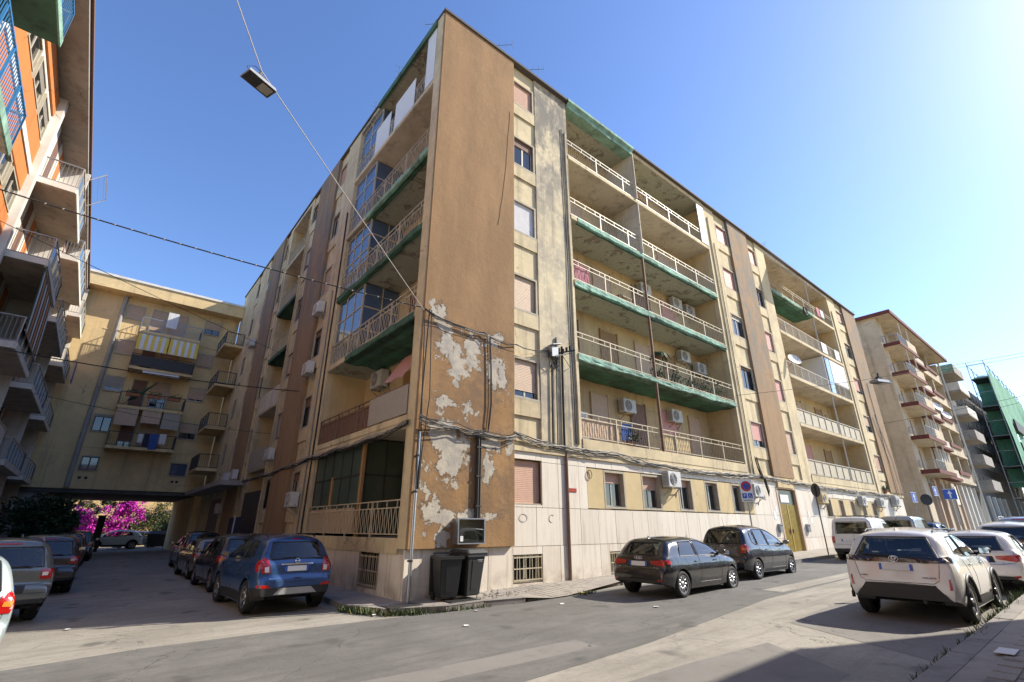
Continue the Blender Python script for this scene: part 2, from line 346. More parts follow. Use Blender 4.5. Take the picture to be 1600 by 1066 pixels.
def gz(x, y=0.):
    """height of the street: it climbs towards +x and its far lane lies a little lower"""
    x = max(-40., min(150., x)); t = max(0., min(1., (-5.2-y)/2.)); t = t*t*(3-2*t)
    return .02*x + .06*t
def W(x, y, z): return (x*S, y*S, z*S)

# ------------------------------------------------------------------ ground
def grid_sheet(name, x0, x1, y0, y1, off, mat, nx, ny, kind='structure', f=None):
    b = MB(); V = {}
    for i in range(nx+1):
        for j in range(ny+1):
            x = x0+(x1-x0)*i/nx; y = y0+(y1-y0)*j/ny
            V[i,j] = b.bm.verts.new((x, y, gz(x, y)+off))
    for i in range(nx):
        for j in range(ny): b.bm.faces.new((V[i,j], V[i+1,j], V[i+1,j+1], V[i,j+1]))
    return obj(name, b, mat, kind=kind, smooth=True)
grid_sheet('ground', -600, 900, -500, 900, -.03, 'dry_earth', 300, 280)
grid_sheet('street', -60, 170, -9.62, 70, 0., 'old_paving', 230, 160)
def strip(name, edge_a, edge_b, off, mat, kind='structure', n=6):
    """sheet between two polylines with the same number of points, following the street"""
    b = MB()
    A = []; Bq = []
    for (p, q), (r, t) in zip(zip(edge_a, edge_a[1:]), zip(edge_b, edge_b[1:])):
        for k in range(n): A.append(Vector(p).lerp(Vector(q), k/n)); Bq.append(Vector(r).lerp(Vector(t), k/n))
    A.append(Vector(edge_a[-1])); Bq.append(Vector(edge_b[-1]))
    m = 6; R = [[b.bm.verts.new((*(u.lerp(v, j/m)), gz(*(u.lerp(v, j/m)))+off)) for j in range(m+1)] for u, v in zip(A, Bq)]
    for r0, r1 in zip(R, R[1:]):
        for j in range(m): b.bm.faces.new((r0[j], r0[j+1], r1[j+1], r1[j]))
    return obj(name, b, mat, kind=kind, smooth=True)
strip('road', [(-45,-1.6),(-8,-.9),(-5,-.55),(-2.8,-.75),(-.3,-1.13),(1.2,-1.2),(3.2,-1.45),(7,-1.5),(22,-2.2),(60,-2.6),(150,-3)],
              [(-45,-6.6),(-8,-6.4),(-5,-6.35),(-2.8,-6.35),(-.3,-6.25),(1.2,-6.15),(3.2,-5.9),(7,-5.4),(22,-5.3),(60,-5.9),(150,-6.6)], .004, 'asphalt')
strip('road_patch', [(4.2,-7.1),(6.2,-6.95),(9.5,-7.05)], [(2.9,-9.5),(5.0,-9.5),(8.2,-9.5)], .004, 'patch_grey')
strip('road_patch', [(-4.6,-4.6),(-2.2,-4.9),(.6,-5.1)], [(-4.7,-5.2),(-2.3,-5.5),(.5,-5.7)], .008, 'patch_grey')
strip('road_patch', [(8.5,-4.6),(13.5,-4.75),(19,-4.7)], [(8.5,-5.2),(13.5,-5.3),(19,-5.2)], .008, 'old_paving')
strip('road_patch', [(-1.6,-7.2),(.5,-7.3),(2.4,-7.5)], [(-3.0,-8.8),(-.6,-8.9),(1.5,-8.9)], .004, 'patch_grey')

# sidewalk round the corner: a raised sheet bounded by kerb stones
KERB = [(-1.02,32.),(-1.02,2.3),(-1.15,.5),(-.75,-.62),(.45,-1.28),(1.5,-1.3),(2.55,-1.6)]
KERB2 = [(4.7,-1.55),(6.8,-1.2),(9,-1.55),(18,-2.0),(24,-2.15),(46,-2.2)]
b = MB()
def fan(poly, off):
    bmv = [b.bm.verts.new((x, y, gz(x,0)+o)) for x, y, o in poly]; b.bm.faces.new(bmv)
out = [(x, y, .12) for x, y in KERB]+[(3.4,-1.6,.03),(4.0,-1.62,.03)]+[(x, y, .12 if i else .06) for i, (x, y) in enumerate(KERB2)]
inn = [(.2,32.,.13),(.2,3.,.13),(.2,.5,.13),(.1,.1,.13),(.5,.1,.13),(1.5,.1,.13),(2.55,.1,.13),(3.4,.1,.13),(4.0,.1,.13),(4.7,.1,.13),(6.8,.1,.13),(9,.1,.13),(18,.1,.13),(24,.1,.13),(46,.1,.13)]
for i in range(len(out)-1):
    fan([out[i], out[i+1], inn[i+1], inn[i]], 0)
sidewalk = obj('sidewalk', b, 'pavement', kind='structure')
def kerb_line(pts, parent, name='kerb_stone', w=.22, top=.125, step=.95, mat='kerb_stone', side=1):
    rng = random.Random(3)
    for p, q in zip(pts, pts[1:]):
        p, q = Vector(p), Vector(q); L = (q-p).length; n = max(1, round(L/step)); t = (q-p).normalized(); nr = Vector((-t.y, t.x))*side
        for k in range(n):
            a = p+(q-p)*(k/n)+t*.006; c = p+(q-p)*((k+1)/n)-t*.006
            if (a.x > 30 or a.y > 20): continue
            dz = rng.uniform(-.008, .008); di = rng.uniform(-.006, .006)
            b = MB(); z0a, z0c = gz(a.x, 0 if side > 0 else a.y), gz(c.x, 0 if side > 0 else c.y)
            P = [a+nr*di, c+nr*di, c+nr*w, a+nr*w]; zz = [z0a, z0c, z0c, z0a]
            b.hexa([(P[i].x, P[i].y, zz[i]-.1) for i in range(4)]+[(P[i].x+nr.x*(.012 if i < 2 else 0), P[i].y+nr.y*(.012 if i < 2 else 0), zz[i]+top+dz) for i in range(4)])
            obj(name, b, mat, parent)
kerb_line(KERB, sidewalk); kerb_line(KERB2[1:], sidewalk)
# paving tiles on the flush ramp beside the corner, too small to pick apart
b = MB()
for i in range(26):
    for j in range(9):
        x0 = 2.7+i*.2+random.uniform(-.004,.004); y0 = -1.5+j*.17
        if y0 < -1.25 and 4.6 < x0: continue
        z = gz(x0,0)+.03+(.10*min(1, (y0+1.6)/1.6))+random.uniform(0,.004)+(.06 if x0 > 4.6 or x0 < 2.9 else 0)*0
        b.hexa([(x0,y0,z-.05),(x0+.188,y0,z-.05),(x0+.188,y0+.158,z-.05),(x0,y0+.158,z-.05),(x0,y0,z+.012),(x0+.188,y0,z+.012),(x0+.188,y0+.158,z+.022),(x0,y0+.158,z+.022)])
obj('paving_tiles', b, 'pavement', sidewalk, kind='stuff')
for (x, y) in ((-.25, -.55), (1.15, -.85)):
    b = MB(); z = gz(x,0)+.126; b.box(x-.42, x+.42, y-.22, y+.22, z-.06, z+.012)
    for k in range(7): b.box(x-.36+k*.108, x-.30+k*.108, y-.17, y+.17, z+.012, z+.018)
    obj('manhole_cover', b, 'metal_dark', sidewalk)

# pavement on the near side, where the camera stands
NK = -9.6
b = MB()
for i in range(40):
    x0 = -40+i*3.; 
    P = [(x0,NK),(x0+3,NK),(x0+3,-13.2),(x0,-13.2)]
    b.face([(x,y,gz(x,-9)+.11) for x,y in P])
near_walk = obj('near_sidewalk', b, 'pavement', kind='structure')
kerb_line([(-8.,NK),(22.,NK)], near_walk, side=-1, w=.26, top=.115, step=1.1)
rng = random.Random(5)
for i in range(15):
    for j in range(7):
        x0 = .9+i*.36+(.18 if j % 2 else 0); y0 = -10.12-j*.24
        b = MB(); z = gz(x0,-9)+.112+rng.uniform(0,.005)
        b.hexa([(x0,y0-.232,z-.05),(x0+.35,y0-.232,z-.05),(x0+.35,y0,z-.05),(x0,y0,z-.05),(x0+.004,y0-.228,z+.012),(x0+.346,y0-.228,z+.012+rng.uniform(-.002,.003)),(x0+.346,y0-.004,z+.012),(x0+.004,y0-.004,z+.012)])
        obj('paving_stone', b, 'kerb_stone' if rng.random() < .3 else 'pavement', near_walk)
# ------------------------------------------------------------------ the apartment building on the corner
FL = [1.35, 4.2, 7.03, 9.88, 12.65, 15.48]; TOP = 18.25
bld = empty('apartment_building', label='tan and beige six-storey corner apartment block with brown bare end wall and green-netted balconies', cat='building')
def part(name, mb, mat, parent=bld, **k): return obj(name, mb, mat, parent, **k)
# inner volume behind the facade layer
b = MB(S)
for a in ((1.5,5.95,.33,12,0,TOP), (5.95,16.65,1.5,12,0,TOP), (16.65,23.9,.2,12,0,TOP), (23.9,34.4,1.5,12,0,TOP), (34.4,40.3,.2,12,0,TOP),
          (1.5,12,12,16.7,0,TOP), (.2,1.5,6.9,13.4,0,TOP), (.2,12,16.7,28.8,0,TOP), (3.05,5.95,.2,.33,0,TOP), (1.5, 12, 28.8, 40, 3.75, TOP-.3)):
    b.box(*a)
# ground floor right below bays
b.box(5.95,16.65,.2,1.5,0,4.0); b.box(23.9,34.4,.2,1.5,0,4.0); b.box(.25,1.5,.33,6.9,0,1.15); b.box(.2,1.5,13.4,16.7,0,1.0)
part('inner_wall', b, 'loggia_wall')
b = MB(S); b.box(-.06,40.4,-.18,12,TOP,TOP+.09); b.box(-.06,12,12,28.9,TOP,TOP+.09)
part('roof', b, 'roof_felt')

# brown corner block: right face, proud of the stone plinth, and its narrow return on the side street
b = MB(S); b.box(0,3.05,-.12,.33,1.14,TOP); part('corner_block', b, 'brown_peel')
b = MB(S); b.box(-.03,0,-.06,.33,1.14,TOP-.02); part('corner_pilaster', b, 'beige')
# piers
for (x0,x1,z0,m) in ((4.2,5.95,3.58,'beige_shabby'),(16.65,17.75,3.58,'beige'),(22.65,23.9,3.58,'beige'),(34.4,35.9,3.58,'beige')):
    b = MB(S); b.box(x0,x1,0,.2,z0,TOP); part('pier', b, m)
for (x0,x1) in ((19.15,21.45),(37.4,40.35)):
    b = MB(S); b.box(x0,x1,-.08,.2,3.85,TOP); part('pier', b, 'brown_mildew', label='brown rendered pier with grey mildew')
for (y0,y1,z0,m) in ((6.9,8.25,0,'beige'),(13.05,13.4,0,'beige'),(16.7,17.2,0,'beige'),(18.0,18.05,0,'beige'),(21.5,23.6,0,'beige'),(24.5,28.8,0,'beige')):
    b = MB(S); b.box(0,.2,y0,y1,z0,TOP); part('pier', b, m)
for (y0,y1) in ((9.3,11.85),(18.05,20.6)):
    b = MB(S); b.box(-.08,.2,y0,y1,1.0,TOP); part('pier', b, 'brown_mildew', label='brown rendered pier with grey mildew')
    b = MB(S); b.box(-.02,.2,y0,y1,0,1.0); part('plinth', b, 'concrete')

# ---- windows
def win_mesh(w, h):
    def f():
        b = MB(); t = .075; d0, d1 = -.07, .12
        b.box(-t,w+t,d0,d1,-t,0); b.box(-t,w+t,d0,d1,h,h+t); b.box(-t,0,d0,d1,0,h); b.box(w,w+t,d0,d1,0,h)
        return b.mesh('window', 'frame_stone')
    return cached(('win', round(w,3), round(h,3)), f)
def shutter_mesh(w, h, mat):
    def f():
        b = MB(); n = max(2, int(h/.055)); s = h/n
        for i in range(n):
            z = i*s; b.hexa([(0,.10,z),(w,.10,z),(w,.125,z),(0,.125,z),(0,.105,z+s*.93),(w,.105,z+s*.93),(w,.125,z+s*.93),(0,.125,z+s*.93)])
        b.box(0,w,.12,.135,0,h); return b.mesh('shutter', mat)
    return cached(('sh', round(w,3), round(h,3), mat), f)
def sash_mesh(w, h, mat, n=2):
    def f():
        b = MB(); t = .05
        b.box(0,w,.13,.17,0,t); b.box(0,w,.13,.17,h-t,h); b.box(0,t,.13,.17,t,h-t); b.box(w-t,w,.13,.17,t,h-t)
        for i in range(1, n): x = w*i/n; b.box(x-t*.7,x+t*.7,.125,.17,t,h-t)
        return b.mesh('sash', mat)
    return cached(('sa', round(w,3), round(h,3), mat, n), f)
def pane_mesh(w, h, mat): 
    def f():
        b = MB(); b.box(.03,w-.03,.148,.153,.03,h-.03); return b.mesh('pane', mat)
    return cached(('pa', round(w,3), round(h,3), mat), f)
def window(parent, loc, rz, w, h, sh=1., shm='shutter_clay', sash='metal_white', frame=True, pane='pane_glass', name='window', label=None, grille=False, flush=0.):
    o = obj(name, win_mesh(w, h) if frame else cached(('nf', w, h), lambda: MB().box(-.03,w+.03,.0,.12,-.03,0).mesh('window', 'frame_stone')), None, parent, loc, rz, label=label)
    if sh < 1:
        obj('sash', sash_mesh(w, h*(1-sh*.9), sash), None, o); obj('pane', pane_mesh(w, h*(1-sh*.9), pane), None, o)
    if sh > 0:
        obj('shutter', shutter_mesh(w, h*sh, shm), None, o, (0,0,h*(1-sh)))
    if grille: obj('grille', grille_mesh(w, h), None, o)
    if flush:
        for ch in o.children: ch.location.y -= flush
    return o
def grille_mesh(w, h):
    def f():
        b = MB(); n = max(4, int(w/.11))
        for i in range(n+1): x = w*i/n; b.bar((x,-.03,0),(x+ (.02 if i%2 else -.02)*(0<i<n),-.03,h),.016)
        for z in (.05,h*.5,h-.05): b.bar((0,-.035,z),(w,-.035,z),.014,.03)
        return b.mesh('grille', 'metal_cream')
    return cached(('gr', round(w,3), round(h,3)), f)
LW = -pi/2                                        # rotation for things on the side-street facade
def spandrel(x0, x1, side, zs):
    """recessed wall between the windows of one column, with the thin ledge seen half way"""
    for z0, z1 in zs:
        b = MB(S)
        if side == 'R': b.box(x0,x1,.07,.2,z0,z1); 
        else: b.box(.07,.2,x0,x1,z0,z1)
        if z1-z0 > 1.2:
            zl = z1-.55
            if side == 'R': b.box(x0,x1,.012,.07,zl,z1)
            else: b.box(.012,.07,x0,x1,zl,z1)
        part('spandrel', b, 'beige')
def column(x0, x1, side, spec, h=1.16, sill=.96):
    """spec: floor index -> (shutter share, shutter material, sash, extra)"""
    pad = .12; z = 3.58 if side == 'R' else 0.; zs = []; w = (x1-x0-2*pad)*S
    for f in range(1 if side == 'R' else 0, 6):
        sp = spec.get(f); 
        if sp is None: continue
        hh = h if f < 5 else h*.9
        z0 = FL[f]+sill; zs.append((z, z0)); z = z0+hh
        loc = W(x0+pad, .07, z0) if side == 'R' else W(.07, x1-pad, z0)
        window(bld, loc, 0 if side == 'R' else LW, w, hh*S, sp[0], sp[1], *(sp[2:3]), flush=.085)
        for (u, v) in ((x0, x0+pad), (x1-pad, x1)):      # jambs beside the opening
            b = MB(S)
            if side == 'R': b.box(u,v,.07,.2,z0,z)
            else: b.box(.07,.2,u,v,z0,z)
            part('jamb', b, 'beige')
    zs.append((z, TOP)); spandrel(x0, x1, side, zs)
column(3.05, 4.2, 'R', {1:(.82,'shutter_tan'), 2:(1,'shutter_tan'), 3:(.98,'curtain_white'), 4:(.25,'shutter_brown'), 5:(1,'shutter_clay')})
column(17.75, 19.15, 'R', {1:(.72,'shutter_pink'), 2:(.1,'shutter_brown','metal_dark'), 3:(.2,'shutter_grey','metal_grey'), 4:(.95,'shutter_pink'), 5:(1,'shutter_pink')})
column(21.45, 22.65, 'R', {1:(1,'shutter_tan'), 2:(1,'shutter_pink'), 3:(.9,'shutter_pink'), 4:(.1,'shutter_brown','metal_dark'), 5:(.9,'shutter_pink')})
column(35.9, 37.4, 'R', {1:(.9,'shutter_clay'), 2:(.6,'shutter_tan'), 3:(.8,'shutter_pink'), 4:(.2,'shutter_brown'), 5:(.8,'shutter_clay')})
column(8.25, 9.3, 'L', {0:(.25,'shutter_brown'), 1:(.3,'shutter_brown','metal_dark'), 2:(.2,'shutter_brown','metal_dark'), 3:(.9,'shutter_tan'), 4:(.1,'shutter_brown'), 5:(.9,'shutter_clay')})
column(11.85, 13.05, 'L', {0:(.1,'shutter_brown','metal_dark'), 1:(.9,'shutter_grey'), 2:(.8,'shutter_tan'), 3:(.2,'shutter_brown'), 4:(.7,'shutter_tan'), 5:(.1,'shutter_brown')})
column(17.2, 18.0, 'L', {1:(.9,'shutter_grey'), 2:(.2,'shutter_brown'), 3:(.8,'shutter_tan'), 4:(.2,'shutter_brown'), 5:(.4,'shutter_brown')})
column(20.6, 21.5, 'L', {1:(.9,'shutter_grey'), 2:(.3,'shutter_brown'), 3:(.3,'shutter_tan'), 4:(.9,'shutter_tan'), 5:(.2,'shutter_brown')})
column(23.6, 24.5, 'L', {1:(.9,'shutter_grey'), 2:(.9,'shutter_grey'), 3:(.3,'shutter_tan'), 4:(.2,'shutter_tan'), 5:(.2,'shutter_brown')})

# ---- ground floor: stone slabs with open joints over a dark backing
b = MB(S); b.box(0.02,3.05,.06,.33,-.2,1.15)
part('plinth', b, 'concrete')
rng = random.Random(11)
def overl(x0,x1,z0,z1, holes): return [hq for hq in holes if hq[0] < x1-1e-3 and hq[1] > x0+1e-3 and hq[2] < z1-1e-3 and hq[3] > z0+1e-3]
GW = [(6.83,7.9),(8.8,9.9),(11.0,11.95),(12.86,13.88),(14.95,15.9)]
GW2 = [(25.0,25.9),(27.0,27.8),(28.85,29.55),(30.75,31.55),(32.7,33.5)]
HOLES = [(3.09,4.16,2.17,3.37),(3.09,4.13,.25,.92),(6.9,7.45,.24,.9),(19.3,21.3,0,3.3),(6.05,16.7,2.1,3.32),(24.9,34.9,2.04,3.1)]
def slab(x0,x1,z0,z1):
    d = rng.uniform(0,.008); g = .006
    b = MB(S); b.box(x0+g,x1-g,-d,.06,z0+g,z1-g); part('stone_panel', b, 'stone')
xs = [3.05]
while xs[-1] < 40: xs.append(min(40.1, xs[-1]+rng.choice([.72,.8,.8,.88])))
for x0, x1 in zip(xs, xs[1:]):
    zb = gz(x0*S)/S+.02
    for z0, z1 in ((zb, 1.12), (1.12, 2.1), (2.1, 3.34), (3.34, 3.58)):
        cuts = overl(x0,x1,z0,z1,HOLES)
        if not cuts: slab(x0,x1,z0,z1); continue
        c = cuts[0]
        if c[0] > x0+.03: slab(x0, c[0], z0, z1)
        if c[1] < x1-.03: slab(c[1], x1, z0, z1)
        m0, m1 = max(x0,c[0]), min(x1,c[1])
        if c[2] > z0+.03: slab(m0,m1,z0,c[2])
        if c[3] < z1-.03: slab(m0,m1,c[3],z1)
for x0, x1 in ((.0,.8),(.8,1.55),(1.55,2.3),(2.3,3.05)): slab(x0,x1,.03,1.13)
for y0, y1 in ((.06,.8),(.8,1.25),(2.4,3.2),(3.2,4.),(4.,4.8),(4.8,5.6),(5.6,6.3),(6.3,6.9)):
    b = MB(S); b.box(-.004,.06,y0+.006,y1-.006,-.05,1.02); part('stone_panel', b, 'stone')
b = MB(S); b.box(-.004,.06,1.25,2.4,-.05,.22); part('stone_panel', b, 'stone')
b = MB(S); b.box(-.03,.35,.33,6.9,1.02,1.3); part('ledge', b, 'beige')
window(bld, W(.03,2.36,.25), LW, 1.06*S, .72*S, 0, frame=False, pane='pane_glass', sash='metal_dark', grille=True, name='basement_window')
# the little shuttered and basement windows at the corner
window(bld, W(3.12,.02,2.2), 0, 1.02*S, 1.14*S, 1, 'shutter_clay', frame=False)
for x0, w in ((3.12,.98),(6.93,.5)):
    window(bld, W(x0,.04,.28), 0, w*S, .62*S, 0, frame=False, grille=True, name='basement_window')
# yellow fields between the office windows
def fields(x0, x1, z0, z1, wins, shut):
    ed = [x0]+[e for w in wins for e in w]+[x1]
    for a, c in zip(ed[::2], ed[1::2]):
        b = MB(S); b.box(a+.006,c-.006,-.005,.06,z0,z1); part('wall_panel', b, 'ochre')
    for i, (a, c) in enumerate(wins):
        window(bld, W(a+.07,.05,z0+.07), 0, (c-a-.14)*S, (z1-z0-.14)*S, shut[i], 'shutter_clay', 'grey_trim', label=None)
fields(6.05,16.7,2.13,3.31,GW,[.3,.42,.22,.04,.04])
fields(24.9,34.9,2.06,3.08,GW2,[.02,.9,.9,.02,.5])
# cornice band and doorway
b = MB(S); b.box(3.06,40.3,-.06,.2,3.585,3.72); part('cornice', b, 'beige'); b = MB(S); b.box(3.055,40.3,-.012,.19,3.72,3.86); part('cornice', b, 'beige')
b = MB(S); b.box(5.95,16.65,-.03,.2,3.86,4.2); part('cornice', b, 'beige'); b = MB(S); b.box(23.9,34.4,-.03,.2,3.86,4.2); part('cornice', b, 'beige')
door = part('entrance_door', MB(S).box(19.32,21.28,.1,.14,.4,2.62), 'gold_door', label='brass coloured ribbed double door')
b = MB(S)
for i in range(16): x = 19.36+i*.125; b.box(x,x+.05,.075,.1,.42,2.6)
b.box(20.27,20.33,.06,.1,.42,2.6); part('ribs', b, 'gold_door', door)
b = MB(S); b.box(20.1,20.2,.02,.09,1.35,1.5); b.box(20.42,20.5,.02,.09,1.35,1.5); part('handle', b, 'metal_rust', door)
b = MB(S); b.box(19.32,21.28,.09,.12,2.62,3.25); part('fanlight', b, 'dark_green_glass', door)
b = MB(S); b.box(19.7,20.6,.06,.085,2.7,3.05); part('notice', b, 'paper', door)
b = MB(S); b.box(19.18,19.32,-.03,.2,.4,3.3); b.box(21.28,21.42,-.03,.2,.4,3.3); b.box(19.18,21.42,-.03,.2,3.3,3.36); b.box(19.2,21.5,-.25,.2,.3,.46); part('door_frame', b, 'shutter_tan', door)
b = MB(S); b.box(19.35,21.1,-.1,.0,3.36,3.8); part('light_box', b, 'ochre', label='yellow box above the entrance door')

# ---- loggias
def railing(L, parent, loc, rz, mat='metal_cream', h=.95, step=.13, name='railing', panel=None, x0=0., gaps=()):
    """two rails, posts and bowed balusters in lens pairs"""
    def f():
        b = MB(); n = int(L/step)
        b.bar((0,0,h),(L,0,h),.04,.032); b.bar((0,0,h-.19),(L,0,h-.19),.03); b.bar((0,0,.1),(L,0,.1),.03)
        m = max(1, round(L/2.1))
        for i in range(m+1): b.bar((min(L,max(0,L*i/m)),0,-.05),(min(L,max(0,L*i/m)),0,h),.05)
        for i in range(m*3): b.bar((L*(i+.5)/(m*3),0,h-.19),(L*(i+.5)/(m*3),0,h),.025)
        for i in range(n):
            x = L*(i+.5)/n; s = .042 if i % 2 else -.042
            b.tube([(x-s,0,.1),(x-s*.1,0,.1+(h-.29)*.28),(x+s*.5,0,.1+(h-.29)*.5),(x-s*.1,0,.1+(h-.29)*.72),(x-s,0,h-.19)], .0105, 4, False)
        return b.mesh(name, mat)
    return obj(name, cached(('rail', round(L,2), mat, h), f), None, parent, loc, rz)
def plain_rail(L, parent, loc, rz, mat='metal_grey', h=1., panel=None, step=.12, name='railing'):
    def f():
        b = MB(); b.bar((0,0,h),(L,0,h),.045); b.bar((0,0,.08),(L,0,.08),.03)
        m = max(1, round(L/1.2))
        for i in range(m+1): b.bar((L*i/m,0,0),(L*i/m,0,h),.04)
        n = int(L/step)
        if not panel:
            for i in range(n): b.bar((L*(i+.5)/n,0,.08),(L*(i+.5)/n,0,h),.014)
        return b.mesh(name, mat)
    o = obj(name, cached(('prail', round(L,2), mat, h, panel), f), None, parent, loc, rz)
    if panel: obj('panel', cached(('ppan', round(L,2), panel, h), lambda: MB().box(.03,L-.03,.02,.03,.12,h-.08).mesh('panel', panel)), None, o)
    return o
def balcony(side, a0, a1, f, rail='metal_white', slabm='soffit', d=1.5, t=.17, edge='beige', net=None, railf=railing):
    z = FL[f]
    b = MB(S)
    if side == 'R': b.box(a0,a1,.0,d,z-t,z)
    else: b.box(.0,d,a0,a1,z-t,z)
    o = part('balcony', b, slabm)
    b = MB(S)
    if side == 'R': b.box(a0,a1,-.025,.0,z-t+.02,z+.01)
    else: b.box(-.025,.0,a0,a1,z-t+.02,z+.01)
    part('slab_edge', b, edge, o)
    if rail:
        if side == 'R': railf((a1-a0)*S, o, W(a0,.04,z), 0, rail)
        else: railf((a1-a0)*S, o, W(.04,a1,z), LW, rail)
    if net:
        n0, n1, depth, m = net; b = MB(S); n = max(4, int((n1-n0)*11)); rows = []; under = {}
        for i in range(n+1):
            u = n0+(n1-n0)*i/n; q_ = lambda k, s_=1.3: noise.noise(Vector((u*s_, k*3.1, f*5.7+n0)))
            w1 = q_(1,4)*.03; w2 = q_(2,1.1)*.06+q_(3,6)*.025; w3 = q_(4,.9)*.06+q_(5,5)*.03
            prof = [(.03,z+.01+w2),(-.035,z+.01+w2),(-.045+w1*.5,z-.02+w2*.5),(-.04+w1,z-.07),(-.042-w1*.8,z-.12),(-.05+w1,z-t-.01+w3),(-.02,z-t-.035+w3)]+[(dd, z-t-.03+q_(6+dd,2.)*.035-.05*abs(sin(dd/depth*6))*(1+q_(9,1.))) for dd in [depth*q/7 for q in range(1,8)]]
            rows.append([b.bm.verts.new(Vector((u,p,q) if side == 'R' else (p,u,q))*S) for p, q in prof[:8]]); under[id(rows[-1])] = [Vector((u,p,q) if side == 'R' else (p,u,q))*S for p, q in prof[6:]]
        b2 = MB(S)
        for r0, r1 in zip(rows, rows[1:]):
            for j in range(len(r0)-1):
                if j < 7: b.bm.faces.new((r0[j],r0[j+1],r1[j+1],r1[j]))
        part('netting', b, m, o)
        for r in rows:                              # part slung under the slab: unfaded green with the shade painted in
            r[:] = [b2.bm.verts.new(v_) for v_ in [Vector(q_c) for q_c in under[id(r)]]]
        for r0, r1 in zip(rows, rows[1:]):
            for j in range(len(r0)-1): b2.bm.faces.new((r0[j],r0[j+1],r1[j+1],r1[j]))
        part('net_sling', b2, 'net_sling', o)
    return o
# bay 1 on the street front
B1 = (5.95,16.65); B2 = (23.9,34.4); BL = (.33,6.9); BL2 = (13.4,16.7)
balcony('R',*B1,1,'metal_cream', d=.3, t=.0+.2)
balcony('R',*B1,2,'metal_cream','slab_under', net=(5.95,16.65,1.45,'net_green'))
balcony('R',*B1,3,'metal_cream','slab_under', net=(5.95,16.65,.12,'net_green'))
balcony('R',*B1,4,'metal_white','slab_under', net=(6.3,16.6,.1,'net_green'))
balcony('R',*B1,5,'metal_white','soffit')
b = MB(S); b.box(B1[0],B1[1],-.0,1.5,TOP-.22,TOP); part('roof_slab', b, 'slab_under')
b = MB(S); b.box(10.35,16.65,-.03,0,TOP-.22,TOP-.005); part('fascia', b, 'beige')
b = MB(S); rows = []
for i in range(60):
    u = 5.95+4.4*i/59; w1 = noise.noise(Vector((u*4,1,1)))*.03; w2 = noise.noise(Vector((u*1.2,7,1)))*.07
    rows.append([b.bm.verts.new(Vector((u,p_,q_))*S) for p_, q_ in ((.1,TOP+.10),(-.2,TOP+.11),(-.21+w1,TOP-.02),(-.1-w1,TOP-.12),(-.08+w1,TOP-.26+w2),(.1,TOP-.25+w2*.4),(.4,TOP-.235))])
for r0, r1 in zip(rows, rows[1:]):
    for j in range(6): b.bm.faces.new((r0[j],r0[j+1],r1[j+1],r1[j]))
part('netting', b, 'net_green', label='green netting round the roof edge above the top balcony')
for f in range(1,6):
    b = MB(S); z1 = FL[f+1]-.2 if f < 5 else TOP-.22
    b.box(10.325,10.375,-.1 if f > 3 else -.05,1.5 if f >= 4 else .05,FL[f]+.02,z1); part('partition', b, 'soffit' if f >= 4 else 'metal_rust')
balcony('R',*B2,1,'metal_white', d=.3, railf=lambda L,o,l,r,m: plain_rail(L,o,l,r,m,.95,'metal_cream'))
for f, net in ((2,None),(3,None),(4,None)):
    balcony('R',*B2,f,'metal_white', railf=lambda L,o,l,r,m: plain_rail(L,o,l,r,m,.95,None if f != 2 else 'metal_cream'))
balcony('R',*B2,5,'metal_cream', net=(24.,30.4,1.3,'net_green'))
b = MB(S); b.box(B2[0],B2[1],.0,1.5,TOP-.22,TOP); part('roof_slab', b, 'soffit')
for f in range(1,6):
    b = MB(S); z1 = FL[f+1]-.2 if f < 5 else TOP-.22
    b.tube([(30.4,.05,FL[f]),(30.4,.05,z1)], .05*S, 6); part('post', b, 'metal_white')
# side street bay 1
balcony('L',*BL,0,'metal_cream', t=.2, slabm='concrete', d=1.5)
balcony('L',*BL,1,'metal_rust', 'soffit')
balcony('L',*BL,2,'metal_cream','slab_under', net=(.4,5.2,1.35,'net_dark'))
balcony('L',*BL,3,'metal_cream','slab_under', net=(.33,6.9,.1,'net_dark'))
balcony('L',*BL,4,'metal_cream','slab_under', net=(.33,5.0,.2,'net_green'))
balcony('L',*BL,5,'metal_white','soffit')
b = MB(S); b.box(0,1.5,.33,6.9,TOP-.2,TOP); part('roof_slab', b, 'slab_under')
b = MB(S); b.box(-.09,0,.33,5.0,TOP-.24,TOP+.03); part('netting', b, 'net_dark', label='dark green netting along the roof edge over the side balconies')
for f in range(1,6):
    edge = 'metal_cream'
    balcony('L',*BL2,f,None if f in (1,) else 'metal_cream','soffit' if f in (1,2,5) else 'slab_under', net=((13.4,16.7,1.2,'net_dark') if f in (3,4) else None))
b = MB(S); b.box(0,1.5,*BL2,TOP-.2,TOP); part('roof_slab', b, 'soffit')
for f in (1,2):                                    # sheet parapets
    b = MB(S); b.box(-.04,-.01,BL2[0],BL2[1],FL[f]-.1,FL[f]+.85); part('parapet', b, 'shutter_grey' if f == 1 else 'soffit')
# concrete canopy above the garages; dark sheets paint in their shadowy openings
b = MB(S); b.box(-1.05,.0,17.0,28.4,3.5,3.72); part('canopy', b, 'concrete')
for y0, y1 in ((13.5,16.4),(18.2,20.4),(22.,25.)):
    b = MB(S); b.box(-.01,.03,y0,y1,0,3.1); part('garage_opening', b, 'metal_dark')
